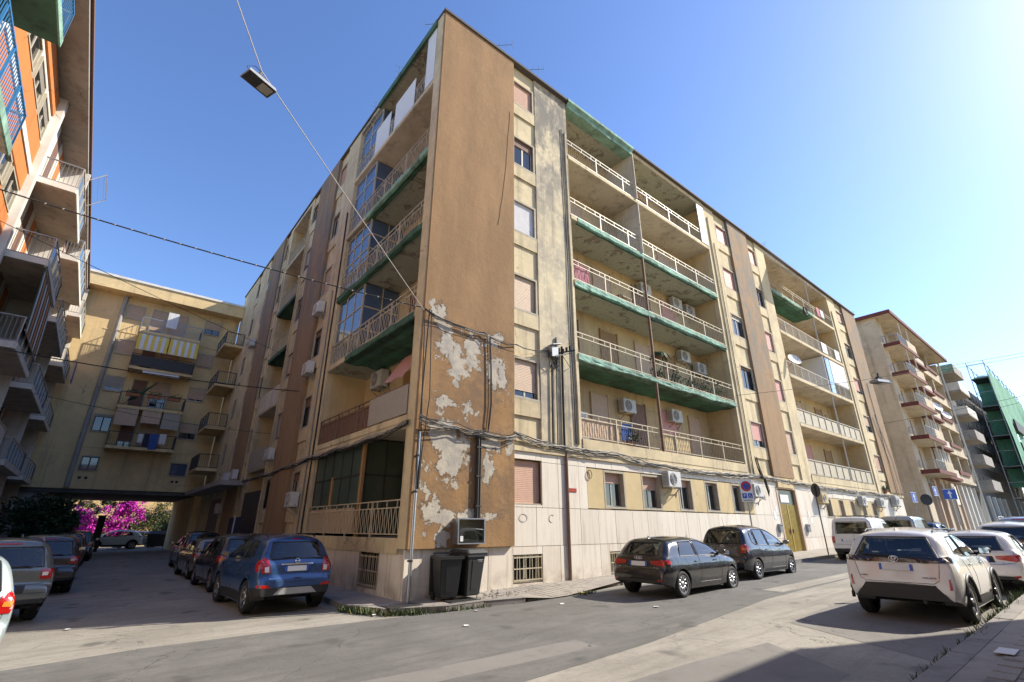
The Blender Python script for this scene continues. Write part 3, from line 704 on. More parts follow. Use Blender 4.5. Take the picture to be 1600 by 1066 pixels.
# wall lines of the enclosed verandas on the side balconies
def veranda(y0, y1, f, rows, glass, frame, d=.12):
    z0, z1 = FL[f]+.02, (FL[f+1] if f < 5 else TOP)-.22
    o = part('veranda', MB(S).box(d,d+.02,y0,y1,z0,z0+.06), frame); b = MB(S); n = max(2, round((y1-y0)/.8))
    for i in range(n+1): y = y0+(y1-y0)*i/n; b.box(d-.02,d+.03,y-.025,y+.025,z0,z1)
    for r in rows: b.box(d-.02,d+.03,y0,y1,z0+(z1-z0)*r-.025,z0+(z1-z0)*r+.025)
    b.box(d-.02,d+.03,y0,y1,z1-.05,z1)
    b.box(d+.03,1.5,y0-.03,y0+.0,z0,z1) if False else None
    part('frame', b, frame, o)
    for i in range(n): y = y0+(y1-y0)*i/n; part('pane', MB(S).box(d,d+.012,y+.025,y+(y1-y0)/n-.025,z0,z1), glass, o)
    b = MB(S); 
    for x in (d,.8,1.45): b.box(x,x+.04,y0-.02,y0+.02,z0,z1)
    for r in rows: b.box(d,1.5,y0-.02,y0+.02,z0+(z1-z0)*r-.025,z0+(z1-z0)*r+.025)
    part('side_frame', b, frame, o); part('side_pane', MB(S).box(d,1.5,y0-.005,y0+.005,z0,z1), glass, o)
window_glass('pane_blue', (.10,.17,.30,1)); 
veranda(4.6,6.85,2,(.33,.66),'pane_blue','metal_cream'); veranda(4.7,6.85,3,(.25,.5,.75),'pane_blue','metal_cream')
veranda(4.9,6.85,4,(.38,.7),'pane_blue','metal_white'); veranda(4.9,6.85,5,(.38,.7),'pane_blue','metal_white')
veranda(3.1,6.85,0,(.62,),'dark_green_glass','metal_dark')
part('wood_post', MB(S).box(.08,.12,5.2,5.32,FL[0]+.3,FL[0]+1.7), 'wood_frame'); part('wood_post', MB(S).box(.08,.16,3.0,3.12,FL[0],FL[1]-.3), 'wood_frame')
part('graffiti', MB(S).tube([(3.45+.14*cos(i*.33),-.012,1.83+.1*sin(i*.33)) for i in range(20)], .006, 4), 'grey_trim'); part('graffiti', MB(S).tube([(4.5+.1*cos(i*.3+.8),-.012,1.82+.1*sin(i*.3+.8)) for i in range(15)], .006, 4), 'grey_trim')
# doors and shutters on the loggia back walls
def back_opening(side, a, f, w=1.0, h=2.2, m='shutter_brown', d=1.5, sill=.02):
    b = MB(S); z = FL[f]+sill
    if side == 'R': b.box(a,a+w,d-.05,d,z,z+h); b.box(a-.06,a,d-.07,d,z,z+h+.06); b.box(a+w,a+w+.06,d-.07,d,z,z+h+.06)
    else: b.box(d-.05,d,a,a+w,z,z+h)
    part('balcony_door', b, m)
for f, spots in ((1,((6.2,1.1,'shutter_brown'),(8.2,.9,'shutter_tan'),(10.6,.9,'shutter_brown'),(12.7,1.1,'shutter_pink'),(14.9,.9,'shutter_tan'))),
                 (2,((6.3,1.3,'shutter_brown'),(9.,1.,'wood_door'),(11.3,1.,'shutter_tan'),(13.4,.9,'wood_door'))),
                 (3,((6.5,1.3,'shutter_pink'),(8.8,1.1,'shutter_tan'),(11.5,1.2,'shutter_brown'),(13.8,1.,'shutter_pink'))),
                 (4,((7.,1.2,'shutter_tan'),(11.5,1.2,'shutter_brown'),(14,1.,'shutter_tan'))), (5,((7.,1.2,'shutter_tan'),(12.5,1.2,'shutter_brown')))):
    for a, w, m in spots: back_opening('R', a, f, w, 2.15, m)
    for a in (24.8,27.8,31.2): back_opening('R', a, f, 1.1, 2.15, random.choice(['shutter_brown','shutter_tan','wood_door','shutter_pink']))
for f in range(0,6):
    for a in (.9,2.6): back_opening('L', a, f, 1.1, 2.15, random.choice(['shutter_brown','shutter_tan','metal_dark','wood_door']))
    if f: back_opening('L', 14.2, f, 1.2, 2.1, random.choice(['shutter_brown','metal_dark']))
# white sheets closing parts of the top side balcony and two bays
for y0,y1 in ((.4,1.0),(1.75,3.3),(3.7,5.0)):
    b = MB(S); b.box(-.01,.01,y0,y1,FL[5]+(.05 if y0 > 1 else .1),FL[5]+(1.35 if y0 > 1 else TOP-FL[5]-.25)); part('screen', b, 'sheet_white')
b = MB(S); b.box(16.,16.62,-.02,.02,FL[5]+.1,TOP-.25); part('screen', b, 'sheet_white', label='white sheet closing the right end of the top balcony')
for x0,x1,m in ((30.6,31.4,'clear_glass'),(31.5,34.3,'sheet_white')):
    b = MB(S); b.box(x0,x1,.0,.03,FL[3]+(.9 if m != 'clear_glass' else .05),FL[4]-.25); part('screen', b, m)
b = MB(S); b.box(30.3,30.34,0,1.4,FL[3]+.05,FL[4]-.25); part('screen', b, 'sheet_white')
for x0 in (30.6,33.0):
    b = MB(S); b.box(x0,x0+.9,-.04,-.01,FL[4]+.1,FL[4]+.85); part('screen', b, 'sheet_white')
# ledges on the side-street ground bay: lintel with the cables below it
b = MB(S); b.box(-.05,.0,.33,6.9,FL[1]-.35,FL[1]-.2); part('ledge', b, 'beige')
b = MB(S); b.box(.07,.09,2.8,6.8,FL[1]+.1,FL[1]+.75); part('reed_screen', b, 'shutter_brown', label='brown screen tied inside the first-floor side railing')
b = MB(S); b.box(-.03,-.0,.4,2.7,FL[1]+.05,FL[1]+.8); part('screen', b, 'shutter_grey')
b = MB(S); b.box(.06,.08,3.2,6.8,FL[0]+.1,FL[0]+.75); part('reed_screen', b, 'shutter_tan')
for x0, x1, m in ((6.0,7.35,'shutter_tan'),(7.42,7.9,'shutter_tan'),(10.45,12.3,'ochre')):
    b = MB(S); b.box(x0,x1,.07,.085,FL[1]+.12,FL[1]+.72); part('screen', b, m)
# meter cabinet and pipe on the corner block, down pipes
# ------------------------------------------------------------------ cars
def interp(pts, x):
    if x <= pts[0][0]: return pts[0][1]
    for (a, u), (c, v) in zip(pts, pts[1:]):
        if x <= c: t = (x-a)/(c-a) if c > a else 1; return u+(v-u)*t
    return pts[-1][1]
def smooth_curve(pts, n=8):
    """rounded polyline through control points (two rounds of corner cutting keep it tight)"""
    p = [Vector((a, c)) for a, c in pts]
    for _ in range(2):
        q = [p[0]]
        for a, c in zip(p, p[1:]): q += [a.lerp(c, .25), a.lerp(c, .75)]
        q.append(p[-1]); p = q
    out = [p[0]]
    for a, c in zip(p, p[1:]):
        m = max(1, int((c-a).length/.09))
        for i in range(m): out.append(a.lerp(c, (i+1)/m))
    return out
class CarBody:
    def __init__(s, d):
        s.d = d; L, Wd = d['L'], d['W']; prof = smooth_curve(d['top'])
        bm = bmesh.new(); rings = []
        zb = [(0, d.get('zr', .38)), (.25, d.get('zr', .38)-.06), (.55, .2), (L-.5, .2), (L, .26)]
        belt, tum = d['belt'], d.get('tum', .30)
        def halfw(x):
            e = d.get('er', .42); w = 1.
            if x < e: t = 1-x/e; w -= d.get('cr', .13)*t**2.6
            if x > L-.8: t = (x-(L-.8))/.8; w -= d.get('cf', .26)*t**2.4
            return Wd/2*w
        s.halfw = halfw
        NS, NT = 20, 9
        for p in prof:
            x, zt = p.x, p.y; w = halfw(x); z0 = min(interp(zb, x), zt-.02); bl = interp(belt, x)
            r = min(d.get('r', .16), (zt-z0)*.48) if zt > bl+.08 else min(d.get('rh', .12), (zt-z0)*.48)
            def side(z):
                y = w
                t = (z-z0)/max(.01, bl-z0)
                y -= .055*max(0, 1-t*1.9)**2*w/.87
                y -= d.get('shy', .03)*max(0, (t-.62)/.38)**1.6 if t < 1 else d.get('shy', .03)
                if z > bl: y -= (z-bl)*tum*(1+.25*(z-bl))+.012*min(1, (z-bl)/.03)
                return y
            ring = []
            for j in range(NS+1):
                t = j/NS; z = z0+(zt-z0)*t
                if t > .5: z = z0+(zt-z0)*(1-(1-t)**1.25*2**.25)
                y = side(z)
                if z > zt-r: a = (z-(zt-r))/r; y -= r*1.05*(1-sqrt(max(0, 1-a*a)))
                ring.append((y, z))
            yt = ring[-1][0]; cr = d.get('crown', .035)*min(1., (zt-z0)/.5)
            for j in range(1, NT+1):
                t = j/NT; ring.append((yt*(1-t), zt+cr*(1-(1-t)**2)))
            full = ring+[(-y, z) for y, z in ring[:-1][::-1]]
            rings.append([bm.verts.new((x, y, z)) for y, z in full])
        n = len(rings[0])
        for a, c in zip(rings, rings[1:]):
            for j in range(n-1): bm.faces.new((a[j], a[j+1], c[j+1], c[j]))
        bm.faces.new(rings[0][::-1]) ; bm.faces.new(rings[-1])
        bmesh.ops.recalc_face_normals(bm, faces=bm.faces[:])
        s.bm = bm; s.tree = BVHTree.FromBMesh(bm)
    def cut(s, poly, axis, sel, mi):
        """score a convex polygon into the skin and give the faces inside it material mi.
        axis 'y': polygon in (x,z), both sides; axis 'x': polygon in (y,z)"""
        bm = s.bm; n = len(poly); area = sum(poly[i][0]*poly[(i+1)%n][1]-poly[(i+1)%n][0]*poly[i][1] for i in range(n))
        if area < 0: poly = poly[::-1]
        lo = (min(p[0] for p in poly), min(p[1] for p in poly)); hi = (max(p[0] for p in poly), max(p[1] for p in poly))
        ix = 0 if axis == 'y' else 1
        def region():
            fs = []
            for f in bm.faces:
                if f.material_index and f.material_index != mi: continue
                if not sel(f): continue
                c = [(v.co[ix], v.co.z) for v in f.verts]
                if max(q[0] for q in c) < lo[0] or min(q[0] for q in c) > hi[0] or max(q[1] for q in c) < lo[1] or min(q[1] for q in c) > hi[1]: continue
                fs.append(f)
            return fs
        for i in range(n):
            a, c = Vector(poly[i]), Vector(poly[(i+1)%n]); e = c-a; nr = Vector((e.y, -e.x)).normalized()
            co = Vector((a.x,0,a.y)) if ix == 0 else Vector((0,a.x,a.y)); no = Vector((nr.x,0,nr.y)) if ix == 0 else Vector((0,nr.x,nr.y))
            fs = region(); g = list({v for f in fs for v in f.verts})+list({q for f in fs for q in f.edges})+fs
            bmesh.ops.bisect_plane(bm, geom=g, dist=1e-5, plane_co=co, plane_no=no)
        inside = 0
        for f in region():
            c = f.calc_center_median(); p = Vector((c[ix], c.z))
            if all((poly[(i+1)%n][0]-poly[i][0])*(p.y-poly[i][1])-(poly[(i+1)%n][1]-poly[i][1])*(p.x-poly[i][0]) > -1e-6 for i in range(n)):
                f.material_index = mi; inside += 1
    def hit(s, o, dr):
        h = s.tree.ray_cast(Vector(o), Vector(dr)); return h[0], h[1]
    def take(s, mi, keep=True):
        """copy faces of one material index into a new MB"""
        b = MB(); vm = {}
        for f in s.bm.faces:
            if f.material_index != mi: continue
            vs = []
            for v in f.verts:
                if v not in vm: vm[v] = b.bm.verts.new(v.co)
                vs.append(vm[v])
            b.bm.faces.new(vs)
        b.raw = True
        return b
    def patch(s, poly, way, off=.006, cell=.05, mi_thick=.004):
        """small plate following the skin. way: 'back','front','left','right'; poly in (y,z) or (x,z)"""
        b = MB(); bm = b.bm; ix = way in ('left', 'right')
        vs = [bm.verts.new((p[0], p[1], 0)) for p in poly]; bm.faces.new(vs)
        for k, (i0, i1) in enumerate(((min(p[0] for p in poly), max(p[0] for p in poly)), (min(p[1] for p in poly), max(p[1] for p in poly)))):
            c = i0+cell
            while c < i1-.002:
                co = (c,0,0) if k == 0 else (0,c,0); no = (1,0,0) if k == 0 else (0,1,0)
                bmesh.ops.bisect_plane(bm, geom=bm.verts[:]+bm.edges[:]+bm.faces[:], dist=1e-6, plane_co=co, plane_no=no); c += cell
        dead = []
        for v in bm.verts:
            u, z = v.co.x, v.co.y
            o, dr = {'back': ((-2,u,z),(1,0,0)), 'front': ((s.d['L']+2,u,z),(-1,0,0)), 'left': ((u,3,z),(0,-1,0)), 'right': ((u,-3,z),(0,1,0))}[way]
            h, nr = s.hit(o, dr)
            if h is None: dead.append(v); continue
            v.co = h-Vector(dr)*off
        if dead: bmesh.ops.delete(bm, geom=dead, context='VERTS')
        # rim back to the skin
        bd = [e for e in bm.edges if e.is_boundary]
        if bd:
            r = bmesh.ops.extrude_edge_only(bm, edges=bd); dr = {'back': (1,0,0), 'front': (-1,0,0), 'left': (0,-1,0), 'right': (0,1,0)}[way]
            for g in r['geom']:
                if isinstance(g, bmesh.types.BMVert): g.co += Vector(dr)*(off+.004)
        return b
    def seam(s, pts, way, r=.0045):
        out = []
        for (a, c), (u, v) in zip(pts, pts[1:]):
            m = max(1, int(math.hypot(u-a, v-c)/.06))
            for i in range(m+ (1 if (u, v) == pts[-1] else 0)):
                t = i/m; q = (a+(u-a)*t, c+(v-c)*t)
                o, dr = {'back': ((-2,q[0],q[1]),(1,0,0)), 'front': ((s.d['L']+2,q[0],q[1]),(-1,0,0)), 'left': ((q[0],3,q[1]),(0,-1,0)), 'right': ((q[0],-3,q[1]),(0,1,0))}[way]
                h, _ = s.hit(o, dr)
                if h is not None: out.append(h)
        return out
def wheel_meshes(R, w, rim_r, spokes, rim_mat, tag):
    def tyre():
        b = MB(); prof = [(rim_r, -w/2+.012), (rim_r+.02, -w/2), (R-.03, -w/2), (R-.006, -w/2+.025), (R, -w/2+.05), (R, w/2-.05), (R-.006, w/2-.025), (R-.03, w/2), (rim_r+.02, w/2), (rim_r, w/2-.012)]
        n = 30; rg = [[b.bm.verts.new((r*cos(2*pi*i/n), y, r*sin(2*pi*i/n))) for r, y in prof] for i in range(n)]
        for i in range(n):
            for j in range(len(prof)-1): b.bm.faces.new((rg[i][j], rg[i][j+1], rg[(i+1)%n][j+1], rg[(i+1)%n][j]))
        return b.mesh('tyre', 'rubber', True)
    def rim():
        b = MB(); n = 30                     # outer face at y = -w/2 (right-hand side)
        for r0, r1, y0, y1 in ((rim_r, rim_r-.025, -w/2+.01, -w/2+.015), (rim_r-.025, rim_r-.03, -w/2+.015, .04)):
            A = [b.bm.verts.new((r0*cos(2*pi*i/n), y0, r0*sin(2*pi*i/n))) for i in range(n)]; C = [b.bm.verts.new((r1*cos(2*pi*i/n), y1, r1*sin(2*pi*i/n))) for i in range(n)]
            for i in range(n): b.bm.faces.new((A[i], A[(i+1)%n], C[(i+1)%n], C[i]))
        for k in range(spokes):
            for da in ((-.13, .13) if spokes <= 6 else (0,)):
                a = 2*pi*k/spokes; a2 = a+da
                p = Vector((.05*cos(a), -w/2+.045, .05*sin(a))); q = Vector(((rim_r-.02)*cos(a2), -w/2+.02, (rim_r-.02)*sin(a2)))
                t = (q-p).normalized(); u = t.cross(Vector((0,1,0))).normalized(); hw = .022 if spokes > 6 else .02
                b.hexa([p-u*hw, p+u*hw, p+u*hw+Vector((0,.03,0)), p-u*hw+Vector((0,.03,0)), q-u*hw*1.1, q+u*hw*1.1, q+u*hw*1.1+Vector((0,.03,0)), q-u*hw*1.1+Vector((0,.03,0))])
        b.disc((0,-w/2+.06,0), .07, (0,-1,0), 16, 0, .025)
        return b.mesh('rim', rim_mat, True)
    def back():
        b = MB(); b.disc((0,.03,0), rim_r, (0,-1,0), 24); b.disc((0,.02,0), rim_r*.62, (0,-1,0), 20, 0, .03); return b.mesh('brake', 'metal_dark')
    return cached(('tyre', tag), tyre), cached(('rim', tag), rim), cached(('brake', tag), back)

def build_car(d, label, group, cat='car', name='parked_car'):
    root = empty(name, label=label, cat=cat, group=group); P = d['paint']; L, Wd = d['L'], d['W']
    B = CarBody(d)
    R = d['R']; wx = d['axles']; arch = R+d.get('gap', .055)
    up = lambda f: True
    for x in wx:                                   # wheel openings
        poly = [(x+arch*cos(2*pi*i/20), R+arch*sin(2*pi*i/20)) for i in range(20)]
        B.cut(poly, 'y', lambda f: abs(f.normal.y) > .25 or f.calc_center_median().z < .4, 9)
    for poly in d['side_win']: B.cut(poly, 'y', lambda f: abs(f.normal.y) > .4 and f.calc_center_median().z > .6, 1)
    if d.get('rear_win'): B.cut(d['rear_win'], 'x', lambda f: f.normal.x < -.15 and f.calc_center_median().x < L*.4, 2)
    if d.get('screen'): B.cut(d['screen'], 'x', lambda f: f.normal.x > .12 and f.calc_center_median().x > L*.45 and f.calc_center_median().z > interp(d['belt'], L*.6)-.15, 3)
    for k, poly in enumerate(d.get('clad_back', [])): B.cut(poly, 'x', lambda f: f.normal.x < -.1 and f.calc_center_median().x < L*.3, 4)
    for poly in d.get('clad_side', []): B.cut(poly, 'y', lambda f: abs(f.normal.y) > .2, 4)
    # skin, with the window edges turned inwards
    b = B.take(0); bd = [e for e in b.bm.edges if e.is_boundary]; b.bm.normal_update()
    r = bmesh.ops.extrude_edge_only(b.bm, edges=bd); nv = [g for g in r['geom'] if isinstance(g, bmesh.types.BMVert)]
    c0 = Vector((L/2, 0, .75))
    for v in nv:
        q = Vector((v.co.x, 0, .8)); v.co += (q-v.co).normalized()*.03
    body = obj('body', b, P, root, smooth=True)
    if B.take: pass
    def sub(name, mi, mat, off=0., **k):
        bb = B.take(mi)
        if not bb.bm.faces: bb.bm.free(); return
        if off:
            for v in bb.bm.verts:
                q = Vector((v.co.x+(.3 if mi == 2 else -.3 if mi == 3 else 0), 0, .8)); v.co += (q-v.co).normalized()*off
        bm = bb.bm; left = set(bm.faces); n_ = 0              # one object for each connected piece
        while left:
            st = [left.pop()]; isl = [st[0]]
            while st:
                for e in st.pop().edges:
                    for g in e.link_faces:
                        if g in left: left.discard(g); st.append(g); isl.append(g)
            b2 = MB(); b2.raw = True; vm = {}
            for f in isl:
                for v in f.verts:
                    if v not in vm: vm[v] = b2.bm.verts.new(v.co)
                b2.bm.faces.new([vm[v] for v in f.verts])
            obj(name, b2, mat, root, smooth=True, **k)
        bm.free()
    for sgn in (1, -1):                            # side glass, one object for each side
        bb = B.take(1); dead = [f for f in bb.bm.faces if f.calc_center_median().y*sgn < 0]; bmesh.ops.delete(bb.bm, geom=dead, context='FACES')
        for v in bb.bm.verts: v.co.y *= .99
        if bb.bm.faces: obj('side_window', bb, 'car_glass', root, smooth=True)
    sub('rear_window', 2, 'car_glass', .01); sub('windscreen', 3, 'car_glass', .01); sub('lower_cladding', 4, 'plastic')
    if d.get('frame_win', True):
        for way in ('left', 'right'):
            for poly in d['side_win']:
                pl = list(poly)+[poly[0]]; t = B.seam(pl, way)
                if len(t) > 2: obj('window_trim', MB().tube(t, .011, 5, False), d.get('trim', 'plastic'), root)
        if d.get('rear_win'):
            t = B.seam(list(d['rear_win'])+[d['rear_win'][0]], 'back')
            obj('window_trim', MB().tube(t, .012, 5, False), 'plastic', root)
    # floor pan
    b = MB(); b.box(.7,L-.35,-Wd/2+.14,Wd/2-.14,.26,.29); obj('floor_pan', b, 'ink', root)
    zr = d.get('zr', .38); b = MB(); b.hexa([(.22,-Wd/2*.74,zr-.02),(.7,-Wd/2*.74,.27),(.7,Wd/2*.74,.27),(.22,Wd/2*.74,zr-.02),(.16,-Wd/2*.74,zr+.02),(.7,-Wd/2*.74,.31),(.7,Wd/2*.74,.31),(.16,Wd/2*.74,zr+.02)]); obj('floor_pan', b, 'ink', root)
    # cabin
    bx0, bx1 = d['cabin']; hw = Wd/2-.16
    b = MB(); b.hexa([(bx0,-hw,.3),(bx1,-hw,.3),(bx1,hw,.3),(bx0,hw,.3),(bx0+.05,-hw,.34),(bx1,-hw,.34),(bx1,hw,.34),(bx0+.05,hw,.34)])
    b.box(bx1-.5,bx1,-hw,hw,.34,interp(d['belt'], bx1)-.06); obj('cabin_floor', b, 'seat_fabric', root)
    zs = d['H']-.32
    def seat(x, y, w, hr=True):
        b = MB(); b.box(x,x+.5,y-w/2,y+w/2,.34,.58); b.hexa([(x-.1,y-w/2,.55),(x+.08,y-w/2,.55),(x+.08,y+w/2,.55),(x-.1,y+w/2,.55),(x-.24,y-w/2*.86,zs-.14),(x-.12,y-w/2*.86,zs-.14),(x-.12,y+w/2*.86,zs-.14),(x-.24,y+w/2*.86,zs-.14)])
        if hr:
            for yy in ([y] if w < .7 else [y-w*.3, y+w*.3]): b.hexa([(x-.25,yy-.13,zs-.11),(x-.15,yy-.13,zs-.11),(x-.15,yy+.13,zs-.11),(x-.25,yy+.13,zs-.11),(x-.26,yy-.11,zs+.07),(x-.18,yy-.11,zs+.07),(x-.18,yy+.11,zs+.07),(x-.26,yy+.11,zs+.07)])
        obj('seat', b, 'seat_fabric', root)
    seat(d['seats'][0], 0, hw*1.9); seat(d['seats'][1], .37, .5); seat(d['seats'][1], -.37, .5)
    # wheels and dark wells
    ty, ri, br = wheel_meshes(R, d.get('tw', .205), d['rim'], d.get('spokes', 5), d.get('rim_mat', 'rim_alloy'), d['tag'])
    for x in wx:
        hwid = B.halfw(x)
        for sgn in (1, -1):
            b = MB(); n = 14; y1 = sgn*(hwid-.05); y0 = sgn*(hwid-.36)
            A = [(x+(arch+.02)*cos(a), R+(arch+.02)*sin(a)) for a in [-.12+(pi+.24)*i/n for i in range(n+1)]]
            for (p, q), (u, v) in zip(A, A[1:]): b.face([(p,y1,q),(u,y1,v),(u,y0,v),(p,y0,q)])
            b.face([(p,y0,q) for p, q in A])
            obj('wheel_well', b, 'ink', root)
        for sgn in (1, -1):
            w = obj('wheel', ty, None, root, (x, sgn*(hwid-d.get('tw', .205)/2-.015), R), 0 if sgn < 0 else pi)
            obj('rim', ri, None, w); obj('brake', br, None, w)
    for it in d['decals']:
        nm, poly, way, mat = it[:4]; off = it[4] if len(it) > 4 else .006
        obj(nm, B.patch(poly, way, off), mat, root)
        if len(it) > 5 and it[5]: obj(nm, B.patch([(-a, c) for a, c in poly][::-1] if way in ('back','front') else poly, way if way in ('back','front') else ('left' if way == 'right' else 'right'), off), mat, root)
    for pts in d.get('seams', []):
        for way in ('left', 'right'):
            t = B.seam(pts, way)
            if len(t) > 1: obj('door_gap', MB().tube(t, .0045, 4, False), 'ink', root)
    for pts in d.get('back_seams', []):
        t = B.seam(pts, 'back')
        if len(t) > 1: obj('boot_gap', MB().tube(t, .005, 4, False), 'ink', root)
    for x, z in d.get('handles', []):
        for way, sg in (('left', 1), ('right', -1)):
            h, _ = B.hit((x, 3*sg, z), (0, -sg, 0))
            if h: obj('door_handle', MB().tube([(x-.08, h.y, z),(x-.06,h.y+sg*.03,z),(x+.06,h.y+sg*.03,z+.004),(x+.08,h.y,z+.004)], .012, 6), d.get('handle_mat', P), root, smooth=True)
    mx, mz = d['mirror']
    for sg in (1, -1):
        h, _ = B.hit((mx, 3*sg, mz), (0, -sg, 0)); y = h.y if h else sg*Wd/2*.95
        m = obj('mirror', MB().ball((mx+.03, y+sg*.15, mz+.06), .1, 12, 8, (.75,1.05,.72)).bar((mx+.04,y-sg*.02,mz),(mx+.04,y+sg*.12,mz+.03),.05), d.get('mirror_mat', P), root, smooth=True)
        obj('mirror_glass', MB().box(mx-.052,mx-.046,y+sg*.15-.075,y+sg*.15+.075,mz+.01,mz+.11), 'chrome', m)
    return root, B
def rect(y0, y1, z0, z1): return [(y0,z0),(y1,z0),(y1,z1),(y0,z1)]
def dup_car(root, label, group, paint=None, loc=None, rz=None):
    c = copy_tree(root, None, label=label, group=group)
    if paint:
        for ch in c.children:
            for sl in ch.material_slots:
                if sl.material and sl.material.name.startswith('paint_'): sl.link = 'OBJECT'; sl.material = M[paint]
    if loc: c.location = loc; c.rotation_euler = (0,0,rz)
    return c
def text_mesh(body, size, name, mat, bold=False, ext=.002):
    c = bpy.data.curves.new(name, 'FONT'); c.body = body; c.size = size; c.align_x = 'CENTER'; c.align_y = 'CENTER'; c.extrude = ext
    o = bpy.data.objects.new('tmp', c); COL.objects.link(o); dg = bpy.context.evaluated_depsgraph_get()
    m = bpy.data.meshes.new_from_object(o.evaluated_get(dg)); bpy.data.objects.remove(o); m.name = name
    m.materials.clear(); m.materials.append(M[mat]); return m
def on_back(root, B, mesh, y, z, name, off=.008, tilt=None):
    """fix a flat mesh (drawn in its xy plane) on the tail of a car"""
    h, n = B.hit((-2, y, z), (1,0,0))
    o = bpy.data.objects.new(name, mesh); COL.objects.link(o); o.parent = root
    u = Vector((0,-1,0)); w = n.normalized(); v = w.cross(u).normalized(); u = v.cross(w)
    o.matrix_local = Matrix.Translation(h+w*off) @ Matrix((u, v, w)).transposed().to_4x4(); return o
def plate(root, B, y, z, txt='', wide=.52, off=.012):
    b = MB(); b.box(-wide/2,wide/2,-.055,.055,0,.006); p = on_back(root, B, b.mesh('number_plate', 'plate_white'), y, z, 'number_plate', off)
    for s_ in (-1, 1): obj('plate_band', MB().box(s_*wide/2-(0 if s_ < 0 else .045),s_*wide/2+(.045 if s_ < 0 else 0),-.055,.055,.006,.008), 'plate_blue', p)
    if txt:
        t = text_mesh(txt, .095, 'plate_text', 'ink'); o = bpy.data.objects.new('plate_text', t); COL.objects.link(o); o.parent = p; o.location = (0,0,.008)
    return p
def ring_mesh(rs, mat, wire=.008):
    b = MB()
    for cx, cy, rx, ry in rs: b.tube([(cx+rx*cos(2*pi*i/20), cy+ry*sin(2*pi*i/20), 0) for i in range(21)], wire, 5, False)
    return b.mesh('emblem', mat, True)
def wiper(root, B, y0, z0, y1, z1):
    t = B.seam([(y0,z0),(y1,z1)], 'back'); obj('rear_wiper', MB().tube([Vector(p)-Vector((.02,0,0)) for p in t], .011, 5), 'plastic', root)
def antenna(root, x, z, lean=-.08, h=.3): obj('antenna', MB().tube([(x,0,z-.02),(x+lean,0,z+h)], .004, 5).ball((x,0,z), .025, 8, 6, (1.6,1,.6)), 'plastic', root)
# ---- compact hatchback, black (first by the kerb)
HATCH = dict(tag='hatch', L=4.03, W=1.74, H=1.42, R=.315, rim=.215, axles=(.78,3.34), spokes=10, tw=.21, paint='paint_black', tum=.36, er=.5, cr=.12,
  top=[(0,.40),(.0,.52),(.03,.66),(.10,.72),(.12,.90),(.17,.97),(.36,1.18),(.50,1.33),(.62,1.375),(1.1,1.41),(1.6,1.42),(2.1,1.39),(2.55,1.26),(3.0,1.02),(3.15,.955),(3.6,.87),(3.86,.78),(3.97,.64),(4.03,.46),(4.03,.32)],
  belt=[(0,.93),(1,.925),(3,.90),(4,.82)], r=.17, zr=.36, shy=.04,
  side_win=[[(.80,.97),(1.62,.965),(1.60,1.315),(1.02,1.31)],[(1.70,.965),(2.90,.955),(2.42,1.22),(2.02,1.325),(1.66,1.33)]],
  rear_win=[(-.56,.99),(.56,.99),(.47,1.29),(-.47,1.29)], screen=[(-.66,1.0),(.66,1.0),(.52,1.33),(-.52,1.33)],
  clad_back=[[(-.62,.30),(.62,.30),(.7,.43),(-.7,.43)]], cabin=(.5,3.0), seats=(1.15,2.1),
  decals=[('tail_light',[(.38,.86),(.80,.90),(.83,.80),(.74,.74),(.55,.77),(.40,.79)],'back','red_lens',.012,True),('tail_light_side',[(.16,.80),(.16,.90),(.30,.88),(.36,.82),(.26,.79)],'right','red_lens',.006,True),
    ('reflector',[(.62,.40),(.78,.42),(.78,.46),(.62,.44)],'back','red_lens',.006,True),('plate_recess',[(-.36,.72),(.36,.72),(.33,.86),(-.33,.86)],'back','plastic',.004),
    ('headlamp',[(.45,.66),(.78,.66),(.78,.76),(.45,.74)],'front','clear_lens',.006,True),('grille',[(-.35,.42),(.35,.42),(.4,.68),(-.4,.68)],'front','plastic',.004),('fuel_flap',[(.62,.80),(.76,.80),(.76,.92),(.62,.92)],'right','paint_black',.002)],
  seams=[[(1.66,.95),(1.68,.6),(1.62,.33)],[(2.72,.93),(2.76,.6),(2.70,.33),(1.62,.33)],[(.98,.96),(1.12,.70),(1.14,.6)]], back_seams=[[(-.72,.98),(-.70,.72),(-.5,.68),(.5,.68),(.70,.72),(.72,.98)]],
  handles=[(1.5,.83),(2.45,.83)], mirror=(2.72,.98))
hatch, B = build_car(HATCH, 'small black hatchback with multi-spoke alloy wheels, first car parked at the corner', None)
plate(hatch, B, 0, .79); on_back(hatch, B, ring_mesh([(-.084+.056*i,0,.036,.036) for i in range(4)], 'chrome', .006), 0, .925, 'emblem', .012)
wiper(hatch, B, .02, 1.01, -.38, 1.02); obj('roof_fin', MB().hexa([(.62,-.02,1.37),(.82,-.02,1.39),(.82,.02,1.39),(.62,.02,1.37),(.62,-.006,1.46),(.72,-.006,1.42),(.72,.006,1.42),(.62,.006,1.46)]), 'paint_black', hatch)
on_back(hatch, B, text_mesh('35 TFSI', .05, 'badge', 'chrome'), -.55, .70, 'badge'); on_back(hatch, B, text_mesh('A1', .05, 'badge', 'chrome'), .58, .70, 'badge')
hatch.location = (5.12, -3.05, gz(5.5,-3)); hatch.rotation_euler.z = radians(.5)

